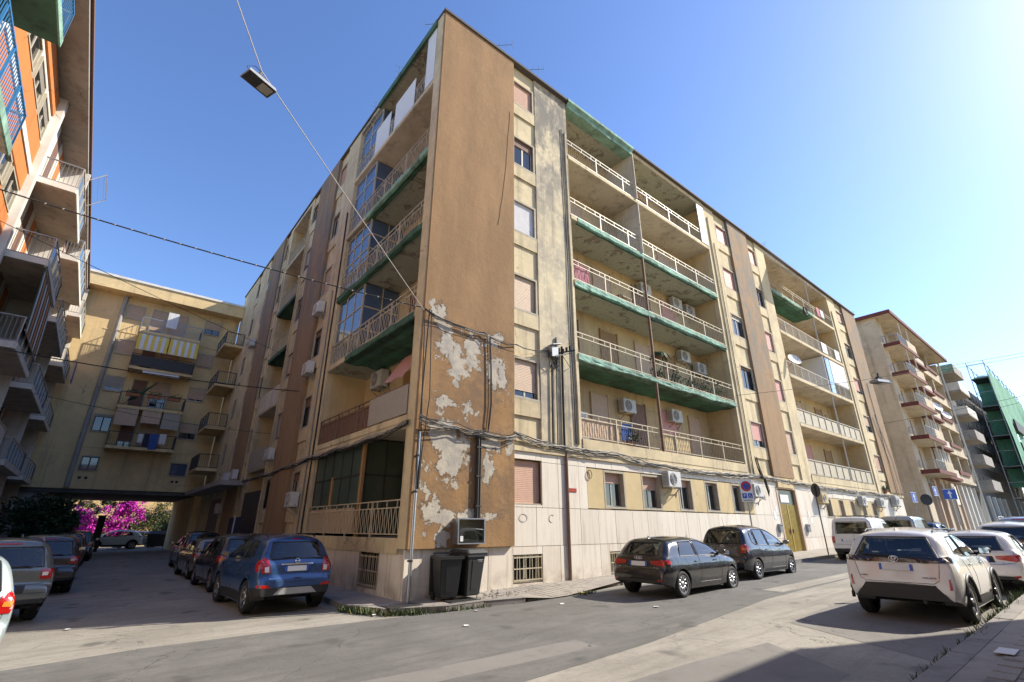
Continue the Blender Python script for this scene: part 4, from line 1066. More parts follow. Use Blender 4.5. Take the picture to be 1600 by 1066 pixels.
# ---- small people carrier, black
MPV = dict(tag='mpv', L=4.05, W=1.69, H=1.62, R=.31, rim=.205, axles=(.72,3.35), spokes=7, tw=.195, paint='paint_navy', tum=.30, er=.5, cr=.14,
  top=[(0,.36),(.0,.50),(.03,.64),(.09,.68),(.10,.95),(.14,1.05),(.24,1.30),(.36,1.53),(.5,1.575),(1.0,1.615),(1.5,1.62),(2.0,1.58),(2.5,1.42),(3.0,1.14),(3.2,1.04),(3.6,.92),(3.85,.80),(3.98,.62),(4.05,.45),(4.05,.3)],
  belt=[(0,1.0),(1,.99),(2,.95),(3.2,.93),(4,.82)], r=.17, zr=.34,
  side_win=[[(.62,1.12),(.92,1.03),(.92,1.46),(.70,1.44)],[(.99,1.03),(1.75,1.0),(1.72,1.50),(1.02,1.50)],[(1.83,1.0),(3.0,.99),(2.55,1.32),(2.14,1.48),(1.80,1.50)]],
  rear_win=[(-.60,1.08),(.60,1.08),(.53,1.48),(-.53,1.48)], screen=[(-.64,1.06),(.64,1.06),(.52,1.52),(-.52,1.52)], cabin=(.45,3.0), seats=(1.15,2.1),
  decals=[('tail_light',[(.60,.80),(.76,.80),(.79,1.0),(.72,1.08),(.62,1.02)],'back','red_lens',.014,True),('tail_lens',[(.65,.89),(.76,.88),(.77,.95),(.66,.95)],'back','orange_lens',.02,True),('tail_light_side',[(.10,.84),(.10,1.0),(.22,1.02),(.30,.92),(.22,.84)],'right','red_lens',.006,True),
    ('headlamp',[(.42,.66),(.74,.66),(.74,.8),(.42,.76)],'front','clear_lens',.006,True),('grille',[(-.35,.4),(.35,.4),(.4,.62),(-.4,.62)],'front','plastic',.004)],
  seams=[[(1.78,.98),(1.80,.6),(1.72,.32)],[(2.85,.97),(2.88,.6),(2.80,.32),(1.72,.32)],[(.95,1.0),(1.1,.75),(1.15,.55)]], back_seams=[[(-.7,1.06),(-.68,.74),(-.5,.66),(.5,.66),(.68,.74),(.7,1.06)],[(-.72,.44),(.72,.44)]],
  clad_side=[[(1.14,.22),(2.9,.22),(2.9,.3),(1.14,.3)]], handles=[(1.5,.88),(2.55,.87)], mirror=(2.86,1.03))
mpv, B = build_car(MPV, 'black small people carrier with a readable plate, second car at the kerb', None)
plate(mpv, B, 0, .80, 'EJ 190TK'); wiper(mpv, B, .0, 1.08, -.4, 1.10); antenna(mpv, .42, 1.57); on_back(mpv, B, ring_mesh([(0,0,.05,.035)], 'chrome', .007), 0, 1.0, 'emblem', .012)
mpv.location = (10.15, -2.7, gz(10.5,-3)); mpv.rotation_euler.z = radians(1)

# ---- white crossover on the near lane
SUV = dict(tag='suv', L=4.18, W=1.765, H=1.57, R=.345, rim=.235, axles=(.75,3.31), spokes=5, tw=.215, gap=.06, paint='paint_white', tum=.34, er=.55, cr=.10, rim_mat='rim_alloy',
  top=[(0,.40),(.0,.56),(.02,.72),(.06,.90),(.07,1.0),(.11,1.07),(.30,1.27),(.44,1.45),(.55,1.50),(1.0,1.555),(1.6,1.57),(2.1,1.54),(2.6,1.38),(3.05,1.13),(3.2,1.07),(3.7,.98),(3.98,.86),(4.1,.68),(4.18,.5),(4.18,.36)],
  belt=[(0,1.05),(1,1.03),(2,1.0),(3.2,.98),(4,.9)], r=.18, zr=.40, shy=.05,
  side_win=[[(.78,1.14),(1.55,1.07),(1.52,1.43),(.98,1.41)],[(1.64,1.065),(2.98,1.05),(2.5,1.36),(2.10,1.46),(1.60,1.46)]],
  rear_win=[(-.66,1.07),(.66,1.07),(.50,1.42),(-.50,1.42)], screen=[(-.66,1.1),(.66,1.1),(.52,1.48),(-.52,1.48)],
  clad_back=[[(-.60,.33),(.60,.33),(.55,.62),(-.55,.62)],[(-.78,.33),(-.60,.33),(-.55,.62)],[(.60,.33),(.78,.33),(.55,.62)],[(-.68,1.0),(.68,1.0),(.68,1.07),(-.68,1.07)]],
  clad_side=[[(1.16,.22),(2.9,.22),(2.9,.38),(1.16,.38)]], cabin=(.5,3.0), seats=(1.1,2.1),
  decals=[('tail_light',[(.40,.98),(.80,1.0),(.84,1.06),(.78,1.10),(.55,1.06),(.40,1.06)],'back','dark_lens',.02,True),('tail_light_side',[(.12,1.0),(.12,1.09),(.34,1.09),(.42,1.05),(.30,1.0)],'right','dark_lens',.008,True),('light_bar',[(-.42,.985),(.42,.985),(.42,1.055),(-.42,1.055)],'back','dark_lens',.014),
    ('reflector',[(.72,.56),(.765,.57),(.765,.74),(.74,.74)],'back','red_lens',.008,True),('headlamp',[(.45,.76),(.78,.78),(.78,.9),(.45,.86)],'front','clear_lens',.006,True),('grille',[(-.4,.45),(.4,.45),(.45,.74),(-.45,.74)],'front','plastic',.004)],
  seams=[[(1.60,1.04),(1.62,.7),(1.56,.42)],[(2.85,1.03),(2.88,.7),(2.80,.42)],[(.98,1.06),(1.14,.85),(1.18,.7)]], back_seams=[[(-.66,1.0),(-.60,.70),(-.52,.65),(.52,.65),(.60,.70),(.66,1.0)]],
  handles=[(1.42,.93),(2.5,.93)], mirror=(2.82,1.08), mirror_mat='plastic', frame_win=True)
suv, B = build_car(SUV, 'large white crossover seen from behind, nearest car on the right lane', None)
for x in SUV['axles']:                             # dark arch flares
    for sg in (1,-1):
        pts = [(x+.425*cos(a), sg*(B.halfw(x)+.004), .345+.425*sin(a)) for a in [-.1+(pi+.2)*i/16 for i in range(17)]]
        obj('arch_trim', MB().tube(pts, .032, 6), 'plastic', suv, smooth=True)
plate(suv, B, 0, .90); on_back(suv, B, ring_mesh([(0,0,.075,.052),(0,.012,.045,.022),(0,0,.022,.05)], 'chrome', .007), 0, 1.035, 'emblem', .03); wiper(suv, B, .05, 1.10, .52, 1.12)
obj('roof_fin', MB().hexa([(.62,-.025,1.50),(.86,-.025,1.53),(.86,.025,1.53),(.62,.025,1.50),(.63,-.006,1.60),(.74,-.006,1.56),(.74,.006,1.56),(.63,.006,1.60)]), 'paint_white', suv)
for sg in (1,-1): obj('roof_rail', MB().tube([(.75,sg*.56,1.515),(.9,sg*.56,1.56),(2.0,sg*.56,1.565),(2.2,sg*.56,1.51)], .016, 6), 'plastic', suv)
on_back(suv, B, text_mesh('HYBRID', .035, 'badge', 'metal_dark'), .53, .74, 'badge'); on_back(suv, B, text_mesh('YARIS CROSS', .035, 'badge', 'metal_dark'), -.47, .74, 'badge')
obj('exhaust', MB().tube([(.1,-.3,.34),(.6,-.3,.3)], .035, 8), 'metal_dark', suv)
suv.location = (5.66, -8.56, gz(6.5,-8)); suv.rotation_euler.z = radians(.5)

# ---- blue compact crossover in the side street
XO = dict(tag='xover', L=4.28, W=1.78, H=1.655, R=.345, rim=.225, axles=(.80,3.36), spokes=5, tw=.215, gap=.06, paint='paint_blue', tum=.36, er=.5, cr=.12,
  top=[(0,.42),(.0,.58),(.03,.72),(.08,.80),(.10,.98),(.15,1.10),(.30,1.36),(.40,1.54),(.52,1.60),(1.0,1.64),(1.6,1.65),(2.1,1.62),(2.6,1.47),(3.05,1.22),(3.2,1.15),(3.75,1.04),(4.05,.9),(4.2,.7),(4.28,.5),(4.28,.36)],
  belt=[(0,1.08),(1,1.06),(2,1.03),(3.2,1.02),(4,.92)], r=.18, zr=.42, shy=.06,
  side_win=[[(.82,1.20),(1.6,1.10),(1.56,1.52),(1.0,1.50)],[(1.70,1.10),(3.0,1.08),(2.55,1.42),(2.12,1.54),(1.66,1.55)]],
  rear_win=[(-.62,1.14),(.62,1.14),(.53,1.50),(-.53,1.50)], screen=[(-.66,1.16),(.66,1.16),(.52,1.55),(-.52,1.55)],
  clad_back=[[(-.95,.30),(.95,.30),(.95,.56),(-.95,.56)]], clad_side=[[(1.2,.22),(2.96,.22),(2.96,.42),(1.2,.42)]], cabin=(.5,3.0), seats=(1.15,2.15),
  decals=[('tail_light',[(.58,.86),(.76,.86),(.81,1.02),(.80,1.16),(.66,1.17),(.60,1.05)],'back','red_lens',.014,True),('tail_lens',[(.61,.88),(.70,.88),(.71,.98),(.62,1.0)],'back','clear_lens',.02,True),('tail_light_side',[(.12,.88),(.12,1.15),(.30,1.13),(.34,1.02),(.22,.90)],'right','red_lens',.006,True),
    ('reflector',[(.55,.56),(.83,.57),(.83,.63),(.60,.62)],'back','red_lens',.01,True),('skid_plate',[(-.48,.42),(.48,.42),(.34,.55),(-.34,.55)],'back','grey_trim',.012),('chrome_bar',[(-.36,1.015),(.36,1.015),(.36,1.045),(-.36,1.045)],'back','chrome',.02),('boot_handle',[(-.1,.72),(.06,.72),(.06,.75),(-.1,.75)],'back','plastic',.006),
    ('brake_light',[(-.1,1.555),(.1,1.555),(.1,1.575),(-.1,1.575)],'back','red_lens',.01),('headlamp',[(.45,.84),(.78,.86),(.78,.98),(.45,.94)],'front','clear_lens',.006,True),('grille',[(-.4,.5),(.4,.5),(.45,.8),(-.45,.8)],'front','plastic',.004)],
  seams=[[(1.66,1.07),(1.68,.7),(1.60,.44)],[(2.88,1.06),(2.9,.7),(2.82,.44)]], back_seams=[[(-.68,1.12),(-.62,.72),(-.52,.67),(.52,.67),(.62,.72),(.68,1.12)],[(-.36,1.0),(-.30,.86),(.30,.86),(.36,1.0)]],
  handles=[(1.48,.97),(2.55,.96)], mirror=(2.86,1.12))
xo, B = build_car(XO, 'metallic blue crossover with a silver skid plate, parked nearest in the shaded side street', None)
plate(xo, B, 0, .935); on_back(xo, B, ring_mesh([(0,0,.05,.05),(0,0,.045,.004)], 'chrome', .009), 0, 1.09, 'emblem', .02); wiper(xo, B, .02, 1.17, .36, 1.16)
on_back(xo, B, text_mesh('MOKKA X', .045, 'badge', 'chrome'), .5, .74, 'badge'); obj('exhaust', MB().tube([(-.02,-.62,.42),(.3,-.62,.42)], .04, 10, False), 'chrome', xo)
for sg in (1,-1): obj('roof_rail', MB().tube([(.75,sg*.56,1.61),(.9,sg*.56,1.665),(2.0,sg*.56,1.665),(2.2,sg*.56,1.60)], .016, 6), 'plastic', xo)
xo.location = (-2.18, .98, gz(-2,1)); xo.rotation_euler.z = radians(92)

# ---- grey sport utility at the left edge, seen from its right rear corner
BIG = dict(tag='big', L=4.43, W=1.81, H=1.68, R=.345, rim=.225, axles=(.92,3.52), spokes=5, tw=.225, gap=.06, paint='paint_grey', tum=.26, er=.45, cr=.10,
  top=[(0,.44),(.0,.60),(.03,.74),(.09,.79),(.10,1.0),(.13,1.10),(.30,1.40),(.40,1.57),(.52,1.63),(1.0,1.67),(1.6,1.68),(2.2,1.64),(2.75,1.44),(3.1,1.20),(3.25,1.14),(3.85,1.04),(4.2,.9),(4.36,.7),(4.43,.5),(4.43,.36)],
  belt=[(0,1.07),(1,1.05),(2,1.03),(3.2,1.01),(4.2,.92)], r=.15, zr=.42, shy=.04,
  side_win=[[(.50,1.14),(1.0,1.10),(1.0,1.54),(.62,1.52)],[(1.06,1.10),(1.85,1.09),(1.83,1.57),(1.08,1.56)],[(1.93,1.09),(3.1,1.08),(2.7,1.42),(2.3,1.56),(1.90,1.57)]],
  rear_win=[(-.64,1.12),(.64,1.12),(.58,1.52),(-.58,1.52)], screen=[(-.68,1.18),(.68,1.18),(.55,1.57),(-.55,1.57)],
  clad_back=[[(-.95,.30),(.95,.30),(.95,.50),(-.95,.50)]], cabin=(.5,3.1), seats=(1.2,2.2),
  decals=[('tail_light',[(.62,.88),(.80,.88),(.82,1.08),(.62,1.08)],'back','red_lens',.014,True),('tail_lens',[(.64,.95),(.74,.95),(.74,1.02),(.64,1.02)],'back','clear_lens',.02,True),('tail_light_side',[(.10,.88),(.10,1.08),(.30,1.08),(.30,.88)],'right','red_lens',.006,True),('brake_light',[(-.22,1.575),(.22,1.575),(.22,1.6),(-.22,1.6)],'back','red_lens',.01),
    ('plate_recess',[(-.4,.62),(.4,.62),(.42,.78),(-.42,.78)],'back','plastic',.004),('headlamp',[(.45,.84),(.78,.86),(.78,.98),(.45,.94)],'front','clear_lens',.006,True),('grille',[(-.4,.5),(.4,.5),(.45,.8),(-.45,.8)],'front','plastic',.004)],
  seams=[[(1.88,1.06),(1.9,.7),(1.82,.42)],[(2.98,1.05),(3.0,.7),(2.92,.42)]], back_seams=[[(-.72,1.1),(-.70,.82),(-.6,.79),(.6,.79),(.70,.82),(.72,1.1)],[(-.88,.62),(.88,.62)]],
  handles=[(1.65,.97),(2.7,.96)], mirror=(2.95,1.14))
big, B = build_car(BIG, 'dusty grey sport utility car with a round badge at the left edge', None)
plate(big, B, 0, .70); on_back(big, B, ring_mesh([(0,0,.055,.055),(0,.02,.03,.02)], 'chrome', .011), 0, .95, 'emblem', .012); wiper(big, B, .0, 1.13, -.4, 1.15)
for sg in (1,-1): obj('roof_rail', MB().tube([(.6,sg*.6,1.63),(.8,sg*.6,1.70),(2.2,sg*.6,1.70),(2.5,sg*.6,1.60)], .018, 6), 'metal_grey', big)
big.location = (-7.3, 3.55, gz(-7,3)); big.rotation_euler.z = radians(103)

# ---- boxy van
VAN = dict(tag='van', L=4.25, W=1.75, H=1.80, R=.31, rim=.19, axles=(.62,3.35), spokes=7, tw=.195, paint='paint_white', tum=.14, er=.25, cr=.06, rim_mat='rim_dark',
  top=[(0,.40),(.0,.56),(.02,.68),(.05,.72),(.06,1.05),(.09,1.30),(.16,1.68),(.24,1.76),(.4,1.79),(1.0,1.80),(2.2,1.79),(2.6,1.72),(3.0,1.42),(3.25,1.16),(3.4,1.08),(3.85,.96),(4.08,.8),(4.2,.6),(4.25,.45),(4.25,.32)],
  belt=[(0,1.05),(2,1.04),(3.3,1.0),(4,.85)], r=.13, zr=.38,
  side_win=[[(1.9,1.10),(3.1,1.06),(2.78,1.46),(2.55,1.62),(1.9,1.63)]], rear_win=[(-.64,1.12),(.64,1.12),(.60,1.60),(-.60,1.60)], screen=[(-.66,1.12),(.66,1.12),(.58,1.66),(-.58,1.66)],
  clad_back=[[(-.95,.3),(.95,.3),(.95,.5),(-.95,.5)]], cabin=(.4,3.1), seats=(1.3,2.2),
  decals=[('tail_light',[(.72,.72),(.84,.72),(.84,1.0),(.72,1.0)],'back','red_lens',.012,True),('headlamp',[(.45,.72),(.78,.74),(.78,.9),(.45,.86)],'front','clear_lens',.006,True)],
  seams=[[(1.85,1.04),(1.85,.36)],[(2.95,1.0),(2.95,.36)]], back_seams=[[(-.05,1.74),(-.05,.52)],[(-.72,1.66),(-.74,.66),(.74,.66),(.72,1.66)]], handles=[(2.1,.98)], mirror=(2.9,1.12), mirror_mat='plastic')
van, B = build_car(VAN, 'white box van with a black roof rack parked beyond the yellow door', None, 'van', 'parked_van')
plate(van, B, .2, .84); wiper(van, B, -.1, 1.14, -.45, 1.2)
b = MB()
for sg in (1,-1): b.tube([(.3,sg*.6,1.86),(2.3,sg*.6,1.86)], .015, 5)
for k in range(6): b.tube([(.3+k*.4,-.6,1.86),(.3+k*.4,.6,1.86)], .012, 5)
for k in (0,2,5): 
    for sg in (1,-1): b.tube([(.3+k*.4,sg*.6,1.76),(.3+k*.4,sg*.6,1.9)], .012, 5)
rack = obj('roof_rack', b, 'metal_dark', van)
van.location = (19.9, -3.55, gz(20,-3)); van.rotation_euler.z = radians(1)
# the other cars are copies in their own paint
G1 = 'cars parked along the right side of the climbing street'; G2 = 'cars parked on the left side of the shaded street'; G3 = 'cars parked along the building in the shaded street'; G4 = 'cars parked along the kerb before the corner building'
for c_ in (hatch, mpv, van): c_['group'] = G4
suv['group'] = G1; xo['group'] = G3; big['group'] = G2
def place(src, label, group, paint, x, y, rz, flip=False):
    c = dup_car(src, label, group, paint, (x, y, gz(x,y)), radians(rz)); return c
v2 = place(van, 'pale grey van without a roof rack, just beyond the white van', G4, 'paint_silver', 26.2, -3.7, 1)
for ch in list(v2.children):
    if ch.name.startswith('roof_rack'): bpy.data.objects.remove(ch)
place(hatch, 'white hatchback right in front of the white crossover', G1, 'paint_white', 10.75, -8.9, 1.5)
place(suv, 'white car with dark rear glass, third along the right lane', G1, 'paint_white', 15.6, -9.0, 1)
place(hatch, 'blue car half hidden behind the vans up the street', G4, 'paint_blue', 31.5, -3.6, 1)
R1 = [('silver car, fourth along the right lane','paint_silver',big),('white hatchback, fifth along the right lane','paint_white',hatch),('grey people carrier, sixth along the right lane','paint_silver',mpv),('white crossover, seventh along the right lane','paint_white',suv),('dark car, eighth along the right lane','paint_dark',hatch),('pale people carrier, last but one up the right lane','paint_pale',mpv),('black car, last one up the right lane','paint_black',big)]
for i, (lb, pt, src) in enumerate(R1): place(src, lb, G1, pt, 20.6+i*5.1, -8.9+(.1 if i % 2 else 0), 1)
# side street, by the building
for lb, pt, src, x, y, rz in (('black people carrier directly behind the blue crossover','paint_dark',mpv,-2.1,6.1,91),('beige-grey hatchback, third from the corner by the building','paint_beige',hatch,-2.0,11.0,91),('dark navy car, fourth from the corner by the building','paint_navy',mpv,-1.75,16.2,90)):
    place(src, lb, G3, pt, x, y, rz)
for lb, pt, src, x, y, rz in (('dark car directly ahead of the grey sport utility','paint_dark',big,-6.95,9.4,95),('black hatchback, third in the left row','paint_black',mpv,-6.9,14.0,92),('dark grey car, fourth in the left row','paint_dark',hatch,-6.9,18.4,-92),('dark red-brown car, fifth in the left row','paint_brown',mpv,-6.8,23.4,88),('black car, last in the left row','paint_dark',big,-6.5,28.2,88)):
    if rz == -92: y += 4.
    place(src, lb, G2, pt, x, y, rz)
place(mpv, 'pale teal car cut off by the bottom left edge', G2, 'paint_pale', -7.46, -1.42, 106)
place(suv, 'white crossover crossing beyond the underpass', None, 'paint_white', -2.0, 46.5, 185)
place(hatch, 'silver hatchback beside the white crossover beyond the underpass', None, 'paint_silver', -.3, 49., 190)
# ------------------------------------------------------------------ the bridge house over the side street
bh = empty('bridge_house', W(0,29,0), label='ochre house bridging the side street above an underpass', cat='building')
BY = 29.0
def bpart(name, mb, mat, parent=bh, **k):          # built in world survey units, hung on the house
    o = obj(name, mb, mat, parent, **k); 
    if parent is bh: o.location = (0,-BY*S,0)
    return o
b = MB(S); b.box(-12.5,-.02,BY,40,3.72,16.9); bpart('wall', b, 'bridge_wall')
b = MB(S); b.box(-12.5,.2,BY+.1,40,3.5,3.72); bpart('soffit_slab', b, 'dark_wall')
b = MB(S); b.box(-12.5,-7.7,BY+.3,40,-.3,3.5); bpart('side_pier', b, 'concrete')
b = MB(S); b.box(-.35,.2,BY,40,-.2,3.5); bpart('side_pier', b, 'bridge_wall')
b = MB(S); b.box(-12.5,-.02,BY-1.,BY+.5,16.2,17.0); bpart('eave', b, 'bridge_wall')
b = MB(S); b.box(-12.5,-.02,BY-1.08,BY+.5,17.0,17.15); bpart('gutter', b, 'white_paint')
b = MB(S); b.tube([(-6.95,BY-.1,16.2),(-6.95,BY-.1,3.8)], .13*S, 8); bpart('down_pipe', b, 'concrete')
for z in (13.75,11.25,8.72,6.22):
    b = MB(S); b.box(-7.6,-.1,BY-.03,BY,z-.06,z); bpart('string_course', b, 'bridge_wall')
def bwin(x0, x1, z0, z1, sh, shm='shutter_tan', sash='metal_white', pane='pane_glass'):
    w = window(bh, W(x0,-.005,z0), 0, (x1-x0)*S, (z1-z0)*S, sh, shm, sash, pane=pane, frame=True, flush=.15); return w
window_glass('pane_sky', (.10,.16,.26,1))
for k, (zt, zb) in enumerate(((15.65,14.75),(13.15,12.25),(10.65,9.75),(8.15,7.15))):
    bwin(-6.65,-5.8,zb,zt, (1,1,.75,.1)[k], 'shutter_tan' if k < 2 else 'shutter_grey', 'metal_white' if k == 2 else 'metal_dark')
    bwin(-2.1,-1.2,zb,zt, (.6,.95,.85,.6)[k], 'shutter_tan', 'metal_white' if k == 2 else 'metal_dark')
    for x0, x1, sh, m in ((-5.25,-4.55,.75,'shutter_brown'),(-4.2,-3.3,.9,'shutter_tan')):
        bwin(x0,x1,zb-1.0,zt,sh if k != 2 else (.9,.55)[x0 > -5],m if k else 'shutter_tan','metal_white' if k == 2 else 'metal_dark')
bwin(-6.65,-5.85,4.82,5.58,0,sash='metal_dark',pane='pane_sky'); bwin(-2.12,-1.25,4.75,5.5,0,sash='metal_dark',pane='pane_sky')
for x in (-6.5,-6.2,-1.85,-1.6):
    b = MB(S); b.disc((x,BY-.012,4.35),.085*S,(0,-1,0),14,0,.01); bpart('vent_hole', b, 'ink')
for k, z in enumerate((13.75,11.25,8.72,6.22)):
    o = bpart('balcony', MB(S).box(-5.75,-2.3,BY-1.2,BY,z-.16,z), 'bridge_wall')
    if k in (0,): plain_rail(3.45*S, o, W(-5.75,BY-1.18,z), 0, 'metal_grey', 1., None)
    elif k == 1: plain_rail(3.45*S, o, W(-5.75,BY-1.18,z), 0, 'metal_dark', .95, 'metal_dark')
    else: plain_rail(3.45*S, o, W(-5.75,BY-1.18,z), 0, 'metal_dark', .95, None)
    for x in (-5.75,-2.3): plain_rail(1.15*S, o, W(x,BY-.02,z), LW, 'metal_dark', .95, None)
# small balconies stacked in the corner with the big block
for z in (13.2,10.4,7.6,5.0):
    o = bpart('balcony', MB(S).box(-1.15,-.0,25.4,28.6,z-.16,z), 'bridge_wall', bld); o.location = (0,0,0)
    plain_rail(3.1*S, o, W(-1.1,28.55,z), LW, 'metal_dark', .95, 'glass_greyblue' if z > 7 else None); plain_rail(1.1*S, o, W(-1.12,25.45,z), 0, 'metal_dark', .95, None)
# striped awnings over the second balcony from the top
def awning(name, label, group, loc, rz, w, h, out, cols, n, cat='awning', roll=True):
    t = empty(name, loc, rz, label, cat, group)
    for ci, cm in enumerate(cols):
        for i in range(n):
            if i % len(cols) != ci: continue
            b = MB()
            x0, x1 = w*i/n, w*(i+1)/n
            for k in range(4): 
                u0, u1 = k/4, (k+1)/4; f = lambda u: (-out*u**.8, -h*u)
                (y0,z0),(y1,z1) = f(u0), f(u1); b.face([(x0,y0,z0),(x1,y0,z0),(x1,y1,z1),(x0,y1,z1)])
            bmesh.ops.remove_doubles(b.bm, verts=b.bm.verts[:], dist=1e-4); obj('stripe', b, cm, t)
    if roll: obj('roller', MB().tube([(0,0,.03),(w,0,.03)], .04, 8), 'metal_white', t)
    obj('front_bar', MB().tube([(0,-out,-h),(w,-out,-h)], .02, 6), 'metal_white', t); return t
GA = 'yellow and white striped awnings on the bridge house'
awning('striped_awning','yellow and white striped awning left of its twin, half sunlit',GA, W(-5.72,BY-1.2,13.5),0,1.68*S,1.15*S,.25,('cloth_yellow','cloth_white'),9)
awning('striped_awning','yellow and white striped awning right of its twin, in shade',GA, W(-3.98,BY-1.2,13.5),0,1.66*S,1.15*S,.25,('cloth_yellow','cloth_white'),9)
awning('rolled_awning','short white scalloped awning edge below the awning balcony',None, W(-5.0,BY-1.22,11.05),0,2.0*S,.22,.06,('cloth_white',),8)
for i, (x, w, h, m) in enumerate(((-5.7,1.1,1.0,'shutter_tan'),(-4.4,1.0,.75,'shutter_tan'),(-3.3,.95,1.0,'shutter_grey'))):
    awning('roller_blind', ('beige roller blind at the left of the laundry balcony','beige roller blind in the middle of the laundry balcony','grey-beige roller blind at the right of the laundry balcony')[i],'roller blinds over the laundry balcony', W(x,BY-1.15,8.5),0,w*S,h*S,.05,(m,),4,'blind')
# laundry and household things on those balconies
def cloth(name, label, cat, pts4, mat, group=None, sag=.03):
    b = MB(); n = 6; P = [Vector(p) for p in pts4]; nr = (P[1]-P[0]).cross(P[3]-P[0]).normalized(); V = []
    for i in range(n+1):
        V.append([b.bm.verts.new(P[0].lerp(P[1], i/n).lerp(P[3].lerp(P[2], i/n), j/n)+nr*sag*sin(i*2.3+j*.4)*(j/n)) for j in range(n+1)])
    for i in range(n):
        for j in range(n): b.bm.faces.new((V[i][j],V[i+1][j],V[i+1][j+1],V[i][j+1]))
    o = obj(name, b, mat, smooth=True, label=label, cat=cat, group=group); return o
def hang(x0, x1, y, z1, z0, mat, nm, label, cat='laundry', group=None): return cloth(nm, label, cat, [W(x0,y,z1),W(x1,y,z1),W(x1,y,z0),W(x0,y,z0)], mat, group)
GL = 'laundry drying on the lowest bridge balcony'
hang(-4.0,-3.7,BY-1.25,7.1,6.3,'cloth_navy','laundry','navy garment hanging left of the blue one on the bridge balcony',group=GL)
hang(-3.68,-3.25,BY-1.27,7.1,6.15,'cloth_blue','laundry','large blue cloth hanging on the bridge balcony rail',group=GL)
hang(-3.2,-2.85,BY-1.25,7.15,6.5,'cloth_white','laundry','white cloth hanging right of the blue cloth on the bridge balcony',group=GL)
hang(-4.3,-4.05,BY-1.25,7.05,6.5,'cloth_white','laundry','small pale towel hanging at the left of the laundry row',group=GL)
hang(-4.45,-3.85,BY-1.3,15.3,14.2,'cloth_white','laundry','pale printed cloth draped on the top bridge balcony rail')
b = MB(); b.prism([(0,0),(.9,0),(.9,.06),(0,.06)],-.15,.15,'y'); 
t = empty('drying_rack', W(-3.4,BY-.9,13.8), 0, 'white folding clothes rack on the top balcony of the bridge house', 'drying rack')
for s_ in (0,.5): obj('leg_frame', MB().tube([(0,s_,0),(.6,s_,.95),(1.2,s_,0)], .014, 5), 'metal_white', t)
obj('rails', MB().tube([(.1,0,.15),(.1,.5,.15)],.01,5).tube([(.6,0,.95),(.6,.5,.95)],.01,5).tube([(1.1,0,.15),(1.1,.5,.15)],.01,5), 'metal_white', t, kind='stuff')
t = empty('parasol', W(-5.3,BY-1.0,8.75), 0, 'closed dark green parasol leaning out over the bridge balcony', 'parasol')
obj('canopy', MB().tube([(0,0,.35),(.35,-.3,.6),(.9,-.35,1.25),(1.35,-.4,1.75)], [.05,.14,.09,.02], 8), 'cloth_green', t); obj('pole', MB().tube([(-.3,0,.0),(1.5,-.42,1.85)], .018, 6), 'metal_dark', t)
def flower_box(x, y, z, w, label, group, rng):
    t = empty('flower_box', W(x,y,z), 0, label, 'flower box', group)
    obj('trough', MB().hexa([(0,-.1,-.1),(w,-.1,-.1),(w,.1,-.1),(0,.1,-.1),(-.02,-.12,.1),(w+.02,-.12,.1),(w+.02,.12,.1),(-.02,.12,.1)]), 'terracotta', t)
    obj('foliage', MB().leafs([(rng.uniform(0,w), rng.gauss(0,.1), .1+abs(rng.gauss(.12,.1))) for _ in range(120)], .05, rng=rng), 'leaf', t)
rng = random.Random(21)
for i in range(3): flower_box(-5.5+i*1.1,BY-1.3,9.4,.8,('flower box at the left end of the parasol balcony','flower box in the middle of the parasol balcony','flower box at the right end of the parasol balcony')[i],'flower boxes on the parasol balcony',rng)

# ------------------------------------------------------------------ the orange house on the left
XL, XO_ = -9.75, -8.5
oh = empty('orange_house', W(XL,0,0), label='orange and white apartment house with stacked balconies along the left edge', cat='building')
def opart(name, mb, mat, parent=oh, **k):
    o = obj(name, mb, mat, parent, **k)
    if parent is oh: o.location = (-XL*S,0,0)
    return o
ZL = [3.95,6.9,9.8,12.7]; EAVE = 15.85
b = MB(S); b.box(-16,XL,-9,28.7,-.4,EAVE); opart('wall', b, 'white_paint')
b = MB(S); b.box(-16,-8.95,-9,28.7,EAVE,EAVE+.16); opart('eave', b, 'concrete')
b = MB(S); b.box(-9.0,-8.87,-9,28.7,EAVE+.165,EAVE+.26); opart('gutter', b, 'shutter_brown')
# facade fields: orange bands between white floor bands, window strips between
STK = [(-6.,2.1),(10.1,14.3),(16.2,22.2),(24.,28.4)]
for y0, y1 in ((-9,-6.2),(2.5,9.9),(14.5,16.0),(22.4,23.8)):
    for k, z in enumerate([0.9]+ZL):
        zt = (ZL+[EAVE+.0])[k]
        b = MB(S); b.box(XL,XL+.1,y0+.1,y1-.1,z-.17,z+.08); opart('floor_band', b, 'white_paint')
        b = MB(S); b.box(XL,XL+.06,y0+.15,y1-.15,z+.10,z+1.0); opart('band', b, 'orange')
        b = MB(S); b.box(XL,XL+.06,y0+.15,y1-.15,zt-.85,zt-.2); opart('band', b, 'orange')
        yy = y0+.5
        while yy+1.0 < y1-.1:
            o = window(oh, ((XL+.03-XL)*S, (yy+1.0)*S, (z+1.0)*S), pi/2, 1.3*S, .75*S, random.choice([0,.4,1]), 'shutter_grey', name='window', frame=True, flush=.14); yy += 1.7
            o.location = (.02*S, yy*S-1.7*S, (z+1.08)*S)
    for y in (y0,y1): 
        b = MB(S); b.box(XL,XL+.25,y-.16,y+.16,0,EAVE); opart('pilaster', b, 'white_paint')
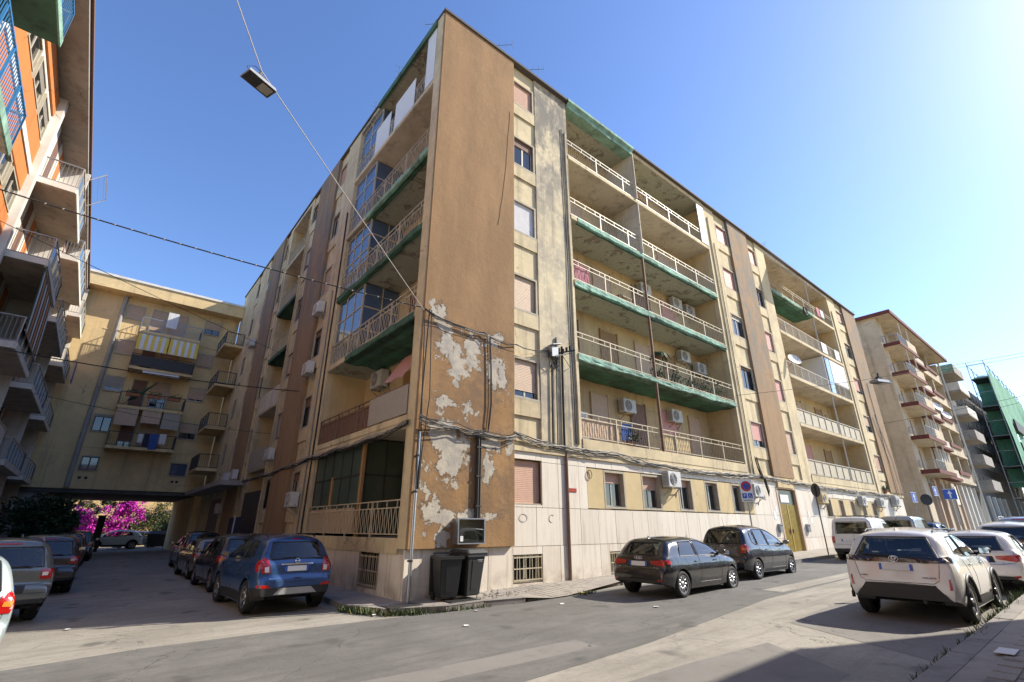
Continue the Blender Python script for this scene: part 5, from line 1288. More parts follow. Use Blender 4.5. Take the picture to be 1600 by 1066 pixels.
for si, (y0, y1) in enumerate(STK):
    # striped back wall of the balconies: orange and white strips with door openings
    y = y0; i = 0
    while y < y1-.05:
        w = min(.62 if i % 2 else .8, y1-y)
        for k, z in enumerate(ZL):
            zt = (ZL+[EAVE])[k+1]
            b = MB(S); b.box(XL,XL+.05,y+.02,y+w-.02,z+.02,zt-.16); opart('strip', b, ('orange','white_paint','shutter_brown','white_paint')[i % 4])
        y += w; i += 1
    for k, z in enumerate(ZL):
        if si == 0 and k < 2: continue
        if si == 0: z = (0,0,8.8,11.9)[k]
        o = opart('balcony', MB(S).box(XL,XO_,y0,y1,z-.15,z), 'soffit' if not (si == 0 and k == 3) else 'net_dark')
        b = MB(S); b.box(XO_,XO_+.035,y0,y1,z-.17,z+.04); e = opart('slab_edge', b, 'white_paint' if si else 'net_green', o)
        b = MB(S); b.box(XL,XO_,y0-.035,y0,z-.17,z+.04); opart('slab_edge', b, 'white_paint' if si else 'net_green', o)
        pan = {1:[None,'glass_greyblue','glass_greyblue','glass_greyblue'],2:['glass_blue','glass_blue','glass_greyblue','glass_blue'],3:['glass_greyblue','glass_greyblue','glass_greyblue','glass_greyblue'],0:[None,None,None,None]}[si][k]
        rail = plain_rail((y1-y0)*S, o, W(XO_,y0,z), pi/2, 'metal_white' if si else 'glass_blue', .98, pan)
        plain_rail((XO_-XL)*S, o, W(XL,y0,z), 0, 'metal_grey', .98, None); plain_rail((XO_-XL)*S, o, W(XL,y1,z), 0, 'metal_grey', .98, None)
    if si:
        b = MB(S); b.box(XL,XL+.9,(y1)-.06,(y1)+.06,2.4,EAVE); opart('divider', b, 'white_paint')
awning('striped_awning','green, white and orange striped awning hanging from the left house balcony',None, W(XO_-.03,10.1,9.58),pi/2,4.0*S,2.2*S,.12,('cloth_green','cloth_white','cloth_green','orange'),14)
GL2 = 'laundry on the far left balcony'
for i, (m, lb) in enumerate((('cloth_white','white shirt hanging at the front of the left house laundry row'),('cloth_pink','pink garment in the left house laundry row'),('cloth_navy','dark garment in the left house laundry row'),('cloth_white','pale towel at the far end of the left house laundry row'))):
    y = 26.+i*.5; cloth('laundry', lb, 'laundry', [W(XO_+.35,y,10.7),W(XO_+.35,y+.44,10.7),W(XO_+.35,y+.44,9.5),W(XO_+.35,y,9.5)], m, GL2)
t = empty('drying_rack', W(XO_,11.2,13.5), 0, 'white clothes drying frame hung out from the upper left balcony', 'drying rack')
obj('arm', MB().tube([(0,0,.3),(.55,0,.9),(.55,2.2,.9),(0,2.2,.3)], .018, 5), 'metal_white', t)
for k in range(3): obj('line', MB().tube([(.15+.16*k,0,.46+.17*k),(.15+.16*k,2.2,.46+.17*k)], .006, 4), 'metal_white', t)

# ------------------------------------------------------------------ red-trimmed house up the street
rh = empty('red_trimmed_house', W(47.5,0,0), label='tan apartment house with dark red balcony edges and a blank side wall', cat='building')
def rpart(name, mb, mat, parent=rh, **k):
    o = obj(name, mb, mat, parent, **k)
    if parent is rh: o.location = (-47.5*S,0,0)
    return o
RZ = [6.0,8.85,11.75,14.6,17.4]; RT = 20.1
b = MB(S); b.box(47.5,49.2,.0,14,0,RT); b.box(49.2,54.3,.6,14,0,RT); b.box(54.3,60,.05,14,0,RT); b.box(60,69.5,.8,14,0,RT); rpart('wall', b, 'side_wall')
b = MB(S); b.box(47.2,69.8,-1.25,14.2,RT,RT+.12); rpart('roof', b, 'soffit'); b = MB(S); b.box(47.15,69.85,-1.32,-1.2,RT-.04,RT+.3); b.box(47.12,47.24,-1.2,5,RT-.04,RT+.3); rpart('eave_trim', b, 'red_trim')
for k, z in enumerate(RZ):
    zt = (RZ+[RT])[k+1]
    o = rpart('balcony', MB(S).box(48.0,54.3,-1.2,.6,z-.2,z), 'soffit')
    b = MB(S); b.box(48.0,54.3,-1.26,-1.2,z-.22,z+.12); rpart('slab_edge', b, 'red_trim', o); b = MB(S); b.box(47.94,48.0,-1.26,.0,z-.22,z+.12); rpart('slab_edge', b, 'red_trim', o)
    plain_rail(1.15*S, o, W(48.02,-.05,z), -pi/2, 'metal_grey', 1., None); plain_rail(3.*S, o, W(48.05,-1.18,z), 0, 'metal_grey', 1., None)
    b = MB(S); b.box(51.2,54.3,-1.2,-1.15,z+.12,z+1.0); rpart('parapet', b, 'side_wall', o)
    for x in (50.2,52.8): rpart('post', MB(S).tube([(x,-1.1,z),(x,-1.1,zt-.2)], .05*S, 6), 'white_paint')
    for x in (49.4,51.6): rpart('balcony_door', MB(S).box(x,x+.95,.54,.6,z+.02,z+2.2), 'shutter_brown')
    # tall mullioned windows in the projecting bay
    b = MB(S); b.box(54.5,60,-.75,.05,z-.25,z+.0); rpart('slab_edge', b, 'red_trim'); b = MB(S); b.box(54.6,59.9,-.6,.05,z,z+.75); rpart('parapet', b, 'soffit')
    w = rpart('window', MB(S).box(55.1,59.4,-.02,.05,z+.8,zt-.35), 'pane_glass')
    for x in (55.1,56.15,57.2,58.25,59.25): rpart('mullion', MB(S).box(x,x+.32,-.28,-.02,z+.76,zt-.3), 'white_paint', w)
    rpart('lintel', MB(S).box(55,59.6,-.3,-.02,zt-.3,zt-.24), 'white_paint', w)
    o = rpart('balcony', MB(S).box(60,69.5,-.3,.8,z-.2,z), 'soffit'); rpart('slab_edge', MB(S).box(60.0,69.5,-.34,-.3,z-.2,z+.05), 'side_wall', o)
    rpart('parapet', MB(S).box(60,69.5,-.3,-.24,z+.05,z+.95), 'side_wall', o); rpart('cap', MB(S).box(62,67,-.42,-.3,z+.6,z+.98), 'red_trim', o)
    for x in (60.05,64.2,69.2): rpart('pier', MB(S).box(x,x+.3,-.24,.8,z,zt-.2), 'side_wall')
    for x in (61.2,65.6): rpart('balcony_door', MB(S).box(x,x+1.4,.74,.8,z+.02,z+2.2), 'shutter_brown')
rpart('down_pipe', MB(S).tube([(69.6,-.45,RT),(69.6,-.45,1.2)], .09*S, 8), 'white_paint')
for i in range(9):
    x = 49.6+i*2.2; rpart('shop_window', MB(S).box(x,x+1.3,-.06 if x < 49.2 or 54.3 < x < 60 else .5,.62,1.9 if i % 2 else 3.6,5.3), 'metal_dark' if i % 2 else 'pane_glass'); rpart('pilaster', MB(S).box(x+1.5,x+1.9,-.12,.85,.9,5.6), 'shutter_tan' if i < 5 else 'white_paint')
rpart('wall_base', MB(S).box(47.4,48.9,-.1,6,.5,2.0), 'concrete')

# ------------------------------------------------------------------ grey house under scaffolding
gh = empty('grey_house', W(70,0,0), label='dark grey house with projecting balconies beyond the red-trimmed one', cat='building')
def gpart(name, mb, mat, parent=gh, **k):
    o = obj(name, mb, mat, parent, **k)
    if parent is gh: o.location = (-70*S,0,0)
    return o
b = MB(S); b.box(70,118,.6,16,0,20.5); gpart('wall', b, 'dark_wall')
for z in (5.6,8.4,11.2,14.,16.9,19.2):
    for x in (71,):
        o = gpart('balcony', MB(S).box(x,x+5.5,-1.5,.6,z-.2,z), 'concrete'); gpart('parapet', MB(S).box(x,x+5.5,-1.5,-1.44,z,z+.9), 'white_paint' if z in (14.,16.9) else 'concrete', o); gpart('parapet', MB(S).box(x-.06,x,-1.5,.6,z,z+.9), 'white_paint' if z in (14.,16.9) else 'net_green' if z > 19 else 'concrete', o)
    for x in range(78,116,3):
        w = gpart('window', MB(S).box(x,x+1.3,.52,.6,z+.6,z+2.1), 'pane_glass'); gpart('frame', MB(S).box(x-.15,x,.45,.6,z+.5,z+2.2), 'concrete', w); gpart('frame', MB(S).box(x+1.3,x+1.45,.45,.6,z+.5,z+2.2), 'concrete', w)
for x in (80,84,88,92): gpart('pilaster', MB(S).box(x,x+.7,.3,.6,1.2,5.2), 'white_paint')
sf = empty('scaffold', W(84,-1,1.6), 0, 'steel scaffold wrapped in green netting on the grey house', 'scaffold')
def spart(name, mb, mat, **k):
    o = obj(name, mb, mat, sf, **k); o.location = (-84*S,1*S,-1.6*S); return o
for x in range(86,119,4):
    for y in (-3.0,-1.2): spart('standard', MB(S).tube([(x,y,1.6),(x,y,23.4)], .05*S, 5), 'metal_grey')
for z in range(5,24,2):
    for y in (-3.0,-1.2): spart('ledger', MB(S).tube([(86,y,z),(118,y,z)], .04*S, 5), 'metal_grey')
    for x in range(86,119,8): spart('transom', MB(S).tube([(x,-3.,z),(x,-1.2,z)], .04*S, 5), 'metal_grey')
    if z % 4 == 1: spart('deck', MB(S).box(86,118,-3.,-1.2,z-.08,z), 'metal_dark')
for x0 in range(86,118,8):
    b = MB(S); n = 8; V = [[b.bm.verts.new(Vector((x0+8*i/n, -3.15-.1*sin(i*1.1+j*.7), 6.5+15.5*j/n))*S) for j in range(n+1)] for i in range(n+1)]
    for i in range(n):
        for j in range(n): b.bm.faces.new((V[i][j],V[i+1][j],V[i+1][j+1],V[i][j+1]))
    spart('netting', b, 'scaffold_net', smooth=True)
b = MB(S); n = 8; V = [[b.bm.verts.new(Vector((89.8-.12*sin(i*1.3+j), -3.1+2.*i/n, 6.5+15.5*j/n))*S) for j in range(n+1)] for i in range(n+1)]
for i in range(n):
    for j in range(n): b.bm.faces.new((V[i][j],V[i+1][j],V[i+1][j+1],V[i][j+1]))
spart('netting', b, 'scaffold_net', smooth=True)
for k in range(2): spart('tarpaulin', MB(S).hexa([(112,-3.6,17+k*.1),(119,-3.6,17+k*.1),(119,-3.3,17+k*.1),(112,-3.3,17+k*.1),(110,-5.2,19.5+k*.1),(118,-5.2,19.5+k*.1),(118,-5.1,19.7+k*.1),(110,-5.1,19.7+k*.1)]) if k == 0 else MB(S).box(92,112,-3.5,-3.3,14.2,15.8), 'metal_dark')

# ------------------------------------------------------------------ house across the street, behind the camera: it throws the foreground shade
xh = empty('opposite_house', (0,-13.3,0), label='low plastered house on the camera side of the street', cat='building')
HH = 9.75
def xpart(name, mb, mat): o = obj(name, mb, mat, xh); o.location = (0,13.3,0); return o
xpart('wall', MB().box(-16,14.0,-24,-13.3,-.4,HH), 'beige'); xpart('roof', MB().box(-16.1,14.05,-24,-13.25,HH,HH+.08), 'roof_felt')
for i in range(8):
    for z in (1.2,4.6): 
        x = -14+i*3.5; o = obj('window', MB().box(x,x+1.2,-.05,.04,z,z+1.6), 'frame_stone', xh); obj('shutter', MB().box(x+.1,x+1.1,.04,.06,z+.1,z+1.5), 'shutter_brown', o)
# more fronts on the sunny gap further up the right side
th = empty('pale_house', W(118,-15,2), label='pale house far up the right side of the street', cat='building')
obj('wall', MB().box(0,30,-14,0,-2,9), 'beige', th); obj('roof', MB().box(-.3,30.3,-14.3,.3,9,9.3), 'terracotta', th)
# ------------------------------------------------------------------ hillside and planting beyond the underpass
def hill():
    b = MB(); nx, ny = 46, 22; V = {}
    for i in range(nx+1):
        for j in range(ny+1):
            x = -40+80*i/nx; y = 53.5+45*j/ny
            z = gz(x)+ 9.5*min(1, max(0, (y-54.5)/9))**.8 + noise.noise(Vector((x*.3,y*.3,0)))*.7*min(1, (y-53.5)/3)
            V[i,j] = b.bm.verts.new((x,y,z-.15))
    for i in range(nx):
        for j in range(ny): b.bm.faces.new((V[i,j],V[i+1,j],V[i+1,j+1],V[i,j+1]))
    return obj('hillside', b, 'dry_earth', kind='structure', smooth=True)
hill()
def bush(name, label, cat, loc, blobs, mats, n, size, seed, group=None, trunk=None):
    """crown of many small leaf faces gathered in uneven clumps; blobs: (x,y,z,rx,ry,rz,material index)"""
    t = empty(name, loc, 0, label, cat, group); rg = random.Random(seed)
    tot = sum(q[3]*q[4]*q[5] for q in blobs); per = {}
    for bl in blobs:
        x,y,z,rx,ry,rz,mi = bl; m = max(60, int(n*bl[3]*bl[4]*bl[5]/tot))
        sub = [(rg.gauss(0,.55), rg.gauss(0,.55), rg.gauss(0,.55)) for _ in range(max(4, m//60))]
        for _ in range(m):
            s_ = rg.choice(sub); p = (x+rx*(s_[0]+rg.gauss(0,.17)), y+ry*(s_[1]+rg.gauss(0,.17)), max(.03, z+rz*(s_[2]+rg.gauss(0,.17))))
            per.setdefault(mi if rg.random() > .12 else rg.choice(range(len(mats))), []).append(p)
    for mi, ps in per.items():
        b = MB(); b.raw = True; b.leafs(ps, size, rng=rg); obj('foliage' if mats[mi] != 'petal' else 'blossom', b, mats[mi], t)
    b = MB()
    for (p, q, r0) in (trunk or [((0,0,-.2),(.1,.05,.9),.07)]): b.tube([p, tuple((p[i]+q[i])/2+rg.uniform(-.06,.06) for i in range(3)), q], [r0,r0*.8,r0*.5], 7)
    obj('trunk', b, 'bark', t); return t
GB = 'bougainvillea climbing the slope'
bush('bougainvillea','lower magenta bougainvillea in full flower at the left of the underpass view','shrub',(-6.6,54.2,0),[(0,0,2.2,1.1,.6,.9,0),(-.8,.1,3.0,.7,.6,.5,0),(.8,.1,1.5,.9,.6,.6,0),(.3,.4,3.2,.9,.6,.7,1)],['petal','leaf'],5200,.115,31,GB)
bush('bougainvillea','taller magenta bougainvillea in the middle of the underpass view','shrub',(-3.5,54.4,0),[(0,0,3.3,1.2,.7,1.2,0),(.3,.1,4.6,.9,.6,.8,0),(-.3,0,1.7,1.1,.6,.7,0),(.9,.2,1.6,.5,.5,.7,1),(-1.4,.4,4.3,.7,.6,.8,1)],['petal','leaf'],6400,.115,32,GB)
bush('bougainvillea','small magenta bougainvillea above the dark bush on the right','shrub',(1.5,53.5,0),[(0,0,2.4,.5,.5,.5,0),(-.7,.2,1.9,.5,.5,.6,1),(.3,0,1.7,.5,.5,.6,0)],['petal','leaf'],1300,.09,33,GB)
bush('shrub','olive green and dry shrub on the sunny slope','shrub',(-.2,55.2,0),[(0,0,2.2,1.8,1,1.7,0),(1.4,.5,3.2,1.5,1,1.4,1),(-.6,.6,3.6,1.2,1,1.1,2),(2.6,.8,4.4,1.6,1,1.2,2)],['leaf','leaf_dry','leaf_dry'],5200,.09,34)
bush('shrub','yellow-green shrub at the top left of the underpass view','shrub',(-9.0,57.5,3),[(0,0,2.5,2.4,1,1.5,0),(2.2,.3,2.4,1.8,1,1.2,1),(-2.4,.3,2,1.6,1,1.4,1)],['leaf','leaf_dry'],3600,.1,35)
bush('shrub','grey-green shrub along the foot of the slope','shrub',(4.6,54.5,0),[(0,0,2.0,2.0,1,1.6,0),(2.2,.4,3,1.6,1,1.6,1)],['leaf','leaf_dry'],3000,.1,36)
bush('shrub','low dry bushes on the ridge above the bougainvillea','shrub',(-1.5,60.,6),[(0,0,1.3,2.6,1,1.2,0),(4,0,1.6,2.4,1,1.2,1),(-4.5,.4,1.8,2.6,1,1.4,0)],['leaf','leaf_dry'],3600,.12,37)
bush('tree','dark bushy tree in shade at the left of the underpass','tree',(-8.1,29.6,-.15),[(0,0,2.6,1.2,1.1,.9,0),(.8,-.3,2.2,.8,.8,.8,0),(-.9,-.4,2.2,.9,.9,.9,0),(.1,0,1.6,1.2,1.1,.6,0)],['leaf_dark'],6800,.11,38,trunk=[((0,0,-.1),(.1,.05,1.7),.12),((.05,0,1.2),(.8,.2,2.3),.06),((.05,0,1.3),(-.7,.1,2.4),.06)])  # leaf colour darkened for the shade the tree stands in
bush('shrub','dark round bush beside the right pier of the underpass','shrub',(.6,50.5,0),[(0,0,1.2,1.1,.9,1.1,0),(.7,.2,1.7,.8,.7,.8,0)],['leaf_dark'],2600,.1,39)
bush('tree','green tree peeping out at the far right end of the street','tree',(112.,-13.,2.4),[(0,0,8.,3.,3,3.4,0),(2,1,10,2.4,2.4,2.4,1),(-2,1,6.,2.4,2,2,0)],['leaf','leaf_dry'],3600,.33,40,trunk=[((0,0,-1),(.2,0,6),.3)])
# pillar and wheelie bins under the arch
t = empty('gate_pillar', (-5.3,43.5,gz(-5)), 0, 'slim dark pillar standing in the road beyond the underpass', 'pillar'); obj('shaft', MB().box(-.25,.25,-.25,.25,-.1,2.7), 'dark_wall', t); obj('cap', MB().box(-.3,.3,-.3,.3,2.7,2.8), 'concrete', t)
t = empty('refuse_container', (-.9,46.5,gz(-1)), 0, 'black refuse container beyond the underpass', 'container')
obj('tub', MB().hexa([(-.6,-.45,.15),(.6,-.45,.15),(.6,.45,.15),(-.6,.45,.15),(-.75,-.55,1.2),(.75,-.55,1.2),(.75,.55,1.2),(-.75,.55,1.2)]), 'bin_plastic', t); obj('lid', MB().hexa([(-.78,-.58,1.2),(.78,-.58,1.2),(.78,.58,1.2),(-.78,.58,1.2),(-.6,-.3,1.45),(.6,-.3,1.45),(.6,.4,1.45),(-.6,.4,1.45)]), 'bin_plastic', t)
for x in (-.55,.55): obj('wheel', MB().tube([(x,-.4,.09),(x+.06,-.4,.09)],.09,10), 'rubber', t)

# ------------------------------------------------------------------ air conditioners
def ac_build(m='ac_white'):
    t = empty('air_conditioner')
    b = MB(); b.box(-.42,.42,-.36,-.06,0,.58); bmesh.ops.bevel(b.bm, geom=b.bm.edges[:], offset=.018, segments=2, affect='EDGES'); obj('casing', b, m, t)
    b = MB(); b.disc((-.1,-.362,.29), .235, (0,-1,0), 24, .0, .004); obj('fan_opening', b, 'ac_grille', t)
    b = MB()
    for r in (.06,.11,.16,.21): b.tube([(-.1+r*cos(2*pi*i/20),-.372,.29+r*sin(2*pi*i/20)) for i in range(21)], .006, 4, False)
    for k in range(8): a = pi*k/4; b.bar((-.1,-.372,.29),(-.1+.23*cos(a),-.372,.29+.23*sin(a)),.008)
    obj('fan_grille', b, m, t, kind='stuff')
    b = MB()
    for k in range(9): b.box(-.424,-.42,-.33,-.1,.08+k*.05,.10+k*.05)
    obj('louvres', b, 'ac_grille', t, kind='stuff')
    for x in (-.3,.3): obj('bracket', MB().bar((x,.0,-.03),(x,-.38,-.03),.03).bar((x,0,-.3),(x,-.34,-.04),.02), 'metal_grey', t)
    obj('hose', MB().tube([(.42,-.2,.1),(.5,-.15,.0),(.5,-.03,-.2),(.48,0,-.35)], .018, 6), 'cable_pale', t)
    return t
AC0 = [None]
def ac(label, group, loc, rz, sc=1., m=None):
    if AC0[0] is None: AC0[0] = ac_build(); t = AC0[0]
    else: t = copy_tree(AC0[0])
    t['label'] = label; t['category'] = 'air conditioner'; t['group'] = group; t.location = loc; t.rotation_euler = (0,0,rz); t.scale = (sc,)*3
    if m:
        for ch in t.children:
            if ch.name.startswith('casing'): ch.material_slots[0].link = 'OBJECT'; ch.material_slots[0].material = M[m]
    return t
GA1 = 'air conditioners on the street front'; GA2 = 'air conditioners on the side street'
for lb, x, z, m in (('air conditioner between the second and third office windows',10.35,2.92,None),('air conditioner behind the no-parking sign',16.75,2.82,None),('yellowish air conditioner at the left of the far office windows',24.2,2.75,'ochre'),
     ('air conditioner over the middle of the far office windows',30.5,2.8,None),('air conditioner at the right of the far office windows',33.95,2.8,None),('large air conditioner near the far corner of the block',37.3,2.95,None)):
    ac(lb, GA1, W(x,-.0,z), 0, 1.05 if x < 36 else 1.2, m)
for lb, x, z, y in (('air conditioner on the first-floor back wall left of the pole',10.15,5.85,1.5),('air conditioner on the first-floor back wall right of the pole',13.5,5.9,1.5),('upper air conditioner at the right end of the second-floor balcony',14.9,9.0,1.5),('lower air conditioner at the right end of the second-floor balcony',16.1,8.6,1.4),
     ('air conditioner by the pole on the third-floor balcony',12.2,11.75,1.5),('left one of two dark air conditioners on the third-floor balcony',14.8,11.8,1.5),('right one of two dark air conditioners on the third-floor balcony',16.,11.75,1.5),
     ('air conditioner left on the second floor of the far balconies',25.,9.0,1.5),('air conditioner left on the first floor of the far balconies',25.2,6.0,1.5)):
    ac(lb, GA1, W(x,y,z), 0, 1.05)
for lb, y, z, x in (('large air conditioner on the first floor of the side loggia',5.2,6.15,1.5),('air conditioner at the third-floor window of the side front',8.6,9.75,-.0),('air conditioner at the second-floor window of the side front',8.75,7.2,0),('air conditioner at the ground-floor window of the side front',8.2,2.25,0),
     ('air conditioner in the third-floor side recess',15.9,11.3,1.5),('air conditioner high on the far pier of the side front',21.5,12.0,0),('air conditioner under the first-floor windows of the side front',12.4,4.25,-0.),('small air conditioner on the garage canopy, near end',18.4,3.85,-.1),('small air conditioner on the garage canopy, far end',20.6,3.85,-.1),('air conditioner by the garage openings',21.2,2.3,0)):
    ac(lb, GA2, W(x,y,z), LW, 1.15 if 'large' in lb else .95)
for lb, x, z, y in (('air conditioner on the second floor of the red-trimmed house',49.6,8.0,.6),('air conditioner on the third floor of the red-trimmed house',49.6,10.8,.6),('air conditioner on the fourth floor of the red-trimmed house',49.5,13.7,.6),('air conditioner above the shop window of the red-trimmed house',51.2,5.2,.6)):
    ac(lb, 'air conditioners on the red-trimmed house', W(x,y,z), 0, 1.3)
ac('beige air conditioner beside the blue arrow sign', None, W(54.,-.2,4.3), 0, 1.8, 'ochre')

# ------------------------------------------------------------------ fixtures of the corner
t = empty('meter_cabinet', W(1.55,-.12,1.25), 0, 'glass-fronted meter cabinet on the peeling brown wall', 'cabinet')
w, h, d = .82, .58, .24
obj('case', MB().box(-w/2,w/2,-.02,0,0,h).box(-w/2,w/2,-d,0,-.03,0).box(-w/2,w/2,-d,0,h,h+.03).box(-w/2-.03,-w/2,-d,0,-.03,h+.03).box(w/2,w/2+.03,-d,0,-.03,h+.03), 'galvanised', t)
b = MB(); b.box(-w/2,w/2,-.1,-.09,.12,.13); obj('shelf', b, 'metal_grey', t); obj('door_pane', MB().box(-w/2+.02,w/2-.02,-d+.004,-d+.01,.02,h-.02), 'clear_glass', t)
for z in (.28,.42): obj('shelf', MB().box(-w/2,w/2,-.1,-.09,z,z+.01), 'metal_grey', t)
obj('sticker', MB().box(-w/2+.05,-w/2+.14,-d-.002,-d+.002,.04,.17), 'paper', t); obj('backboard', MB().box(-w/2,w/2,-.04,-.022,0,h), 'frame_stone', t)
t = empty('cable_duct', W(1.82,-.13,1.8), 0, 'black cable duct rising from the meter cabinet', 'duct')
for x, r in ((-.04,.05),(.05,.032)): obj('pipe', MB().tube([(x,-.05,0),(x,-.05,2.05*S),(x-.02,-.02,2.15*S)], r, 8), 'cable_black', t)
for z in (.3,1.1,1.9): obj('clip', MB().box(-.11,.1,-.1,0,z,z+.03), 'metal_dark', t)
t = empty('corner_post', W(.03,-.24,.0), 0, 'galvanised post with cables standing at the corner of the block', 'post')
obj('pole', MB().tube([(0,0,.1),(-.0,0,3.7*S)], .045, 10), 'galvanised', t)
for z in (1.0,2.6,3.5): obj('clamp', MB().tube([(0,0,z),(0,0,z+.05)], .055, 10).box(-.02,.02,0,.14,z,z+.04), 'metal_dark', t)
for i, (x, r) in enumerate(((.05,.02),(-.05,.016),(.09,.014))): obj('riser_cable', MB().tube([(x*.5,-.06,2.4*S),(x,-.03,3.2*S),(x+.1*i-.06,-.02,4.6*S),(x*1.5,.02,6.9*S)], r, 6), 'cable_black', t)
t = empty('wall_plate', W(5.4,-.01,2.62), 0, 'small red street name plate on the stone wall', 'sign'); obj('board', MB().box(-.17,.17,-.012,0,-.06,.06), 'cloth_red', t); obj('rim', MB().box(-.15,.15,-.016,-.012,-.045,-.04).box(-.15,.15,-.016,-.012,.04,.045), 'metal_rust', t, kind='stuff')
for lb, x in (('letter box left of the brass door',18.85),('letter box right of the brass door',21.95)):
    t = empty('letter_box', W(x,-.0,1.55), 0, lb, 'letter box', 'letter boxes beside the brass door'); obj('case', MB().box(-.17,.17,-.13,0,-.2,.2), 'metal_grey', t); obj('flap', MB().box(-.13,.13,-.137,-.13,.09,.14), 'metal_dark', t)
GN = 'paper notices on the stone wall by the door'
for i, (x, z, w_, h_) in enumerate(((18.65,2.1,.3,.4),(18.85,2.35,.22,.3),(22.5,2.2,.22,.3),(22.7,1.9,.3,.25))):
    obj('notice', MB().box(-w_/2,w_/2,-.012,-.004,-h_/2,h_/2), 'paper', None, W(x,-.004,z), label=('larger notice left of the brass door','smaller notice left of the brass door','upper notice right of the brass door','lower notice right of the brass door')[i], cat='notice', group=GN)
# transformer-like junction of cables on the pier
t = empty('cable_junction', W(4.9,-.02,6.7), 0, 'dark cable junction bracket with boxes on the beige pier', 'junction box')
obj('box', MB().box(-.42,-.12,-.22,0,-.1,.28), 'metal_grey', t); obj('lid', MB().hexa([(-.45,-.3,.3),(-.0,-.3,.42),(-.0,0,.42),(-.45,0,.3),(-.45,-.3,.33),(-.0,-.3,.45),(-.0,0,.45),(-.45,0,.33)]), 'metal_grey', t)
obj('arm', MB().bar((-.1,0,.1),(.6,-.35,.3),.05).bar((.0,-.02,-.4),(.0,-.02,.75),.05).bar((-.3,-.25,-.1),(.5,-.25,.2),.04), 'metal_dark', t)
for k in range(3): obj('insulator', MB().tube([(.1+.18*k,-.25,.1+.1*k),(.1+.18*k,-.25,.26+.1*k)], .045, 8), 'cable_black', t)
rg = random.Random(9)
for k in range(7):
    x = rg.uniform(-.4,.5); pts = [(x,-.15,.1)]
    for q in range(5): pts.append((x+rg.uniform(-.25,.25), -.05-rg.random()*.15, .1-q*.16+rg.uniform(-.1,.1)))
    obj('loose_cable', MB().tube(pts, .013, 5), 'cable_black', t)
for x, r, zt in ((4.6,.028,6.4),(4.8,.018,6.5),(5.08,.042,7.1),(5.12,.05,3.75)):
    obj('cable_riser', MB().tube([W(x,-.05,3.75 if zt > 4 else .1),W(x+.02,-.05,(zt+3.7)/2),W(x+.05,-.05,zt)], r, 8), 'cable_black' if zt > 4 else 'metal_rust', label={4.6:'thin black cable riser left of the junction bracket',4.8:'thinnest black cable riser below the junction bracket',5.08:'thick dark riser below the junction bracket',5.12:'rusty downpipe on the stone ground floor'}[x], cat='pipe')
GD = 'pipes down the piers of the street front'
for x, z0, z1, m, lb in ((5.78,4.,16.5,'beige','cream downpipe beside the first balcony bay'),(5.62,4.,16.6,'cable_black','thin cable beside the cream downpipe'),(16.95,3.8,17.5,'beige','cream downpipe at the right end of the first bay'),(17.25,3.8,16,'cable_black','thin cable right of the first bay'),(34.75,3.7,17.,'beige','cream downpipe at the right end of the far bay'),(38.6,3.,12.,'cable_black','dark cable on the last brown pier')):
    yy = -.12 if x > 38 else -.03
    rg2 = random.Random(int(x*10)); pts = [W(x+rg2.uniform(-.02,.02),yy,z0+(z1-z0)*k/8) for k in range(9)]
    obj('downpipe', MB().tube(pts, .045 if m == 'beige' else .02, 7), m, label=lb, cat='pipe', group=GD)
for y, z0, z1, m, lb in ((7.15,.3,14,'cable_black','dark cable up the side pier next to the loggias'),(7.6,.2,10.5,'metal_grey','grey pipe up the side pier next to the loggias'),(13.2,.2,17,'beige','cream downpipe at the second side recess'),(17.0,3.8,17,'beige','cream downpipe beyond the second side recess')):
    obj('downpipe', MB().tube([W(-.035,y+.03*sin(k*1.7),z0+(z1-z0)*k/8) for k in range(9)], .03, 7), m, label=lb, cat='pipe', group='pipes up the side street front')
# bundles of cables along the cornice, sagging and crossing
def bundle(name, label, path, n, seed, spread=.12, r=(.008,.02), sag=.1):
    t = empty(name, path[0], 0, label, 'cables'); rg = random.Random(seed); o0 = Vector(path[0])
    for k in range(n):
        pts = []; dz = rg.gauss(0, spread*.6); dn = abs(rg.gauss(.03,.03)); ph = rg.uniform(0,6); L = len(path)
        for a, c in zip(path, path[1:]):
            a, c = Vector(a), Vector(c); m = max(2, int((c-a).length/.28))
            for i in range(m):
                p = a.lerp(c, i/m); s = (i/m)
                out = Vector((0,-1,0)) if abs((c-a).x) > abs((c-a).y) else Vector((-1,0,0))
                pts.append(p+Vector((0,0,dz-sag*rg.uniform(.2,1.)*4*s*(1-s)+.03*sin(ph+p.x*1.3+p.y*1.1)+rg.gauss(0,.008)))+out*(dn+.02*sin(ph*2+p.x)))
        pts.append(Vector(path[-1])+Vector((0,0,dz)))
        obj('cable', MB().tube([p-o0 for p in pts], rg.uniform(*r), 5, False), 'cable_black' if rg.random() < .62 else 'cable_pale', t)
    return t
cor = [W(x,-.07,z) for x, z in ((3.05,3.98),(4.9,3.78),(7.5,3.8),(10.2,3.62),(13.5,3.6),(17.6,3.72),(22.4,3.62),(27,3.58),(33,3.6),(38,3.6))]
bundle('cable_bundle','tangled cable bundle along the cornice of the street front', cor, 11, 1, .11)
bundle('cable_bundle','cable bundle crossing the peeling brown wall at first-floor height', [W(-.05,-.3,3.98),W(1.1,-.17,3.92),W(2.0,-.17,3.85),W(3.07,-.17,3.9)], 9, 2, .09)
bundle('cable_bundle','cable bundle under the first-floor balcony of the side street', [W(-.1,.1,3.98),W(-.09,2.4,3.86),W(-.09,4.8,3.84),W(-.07,7.3,3.86),W(-.07,10.5,3.75),W(-.12,13.5,3.7),W(-.1,17,3.72)], 8, 3, .07)
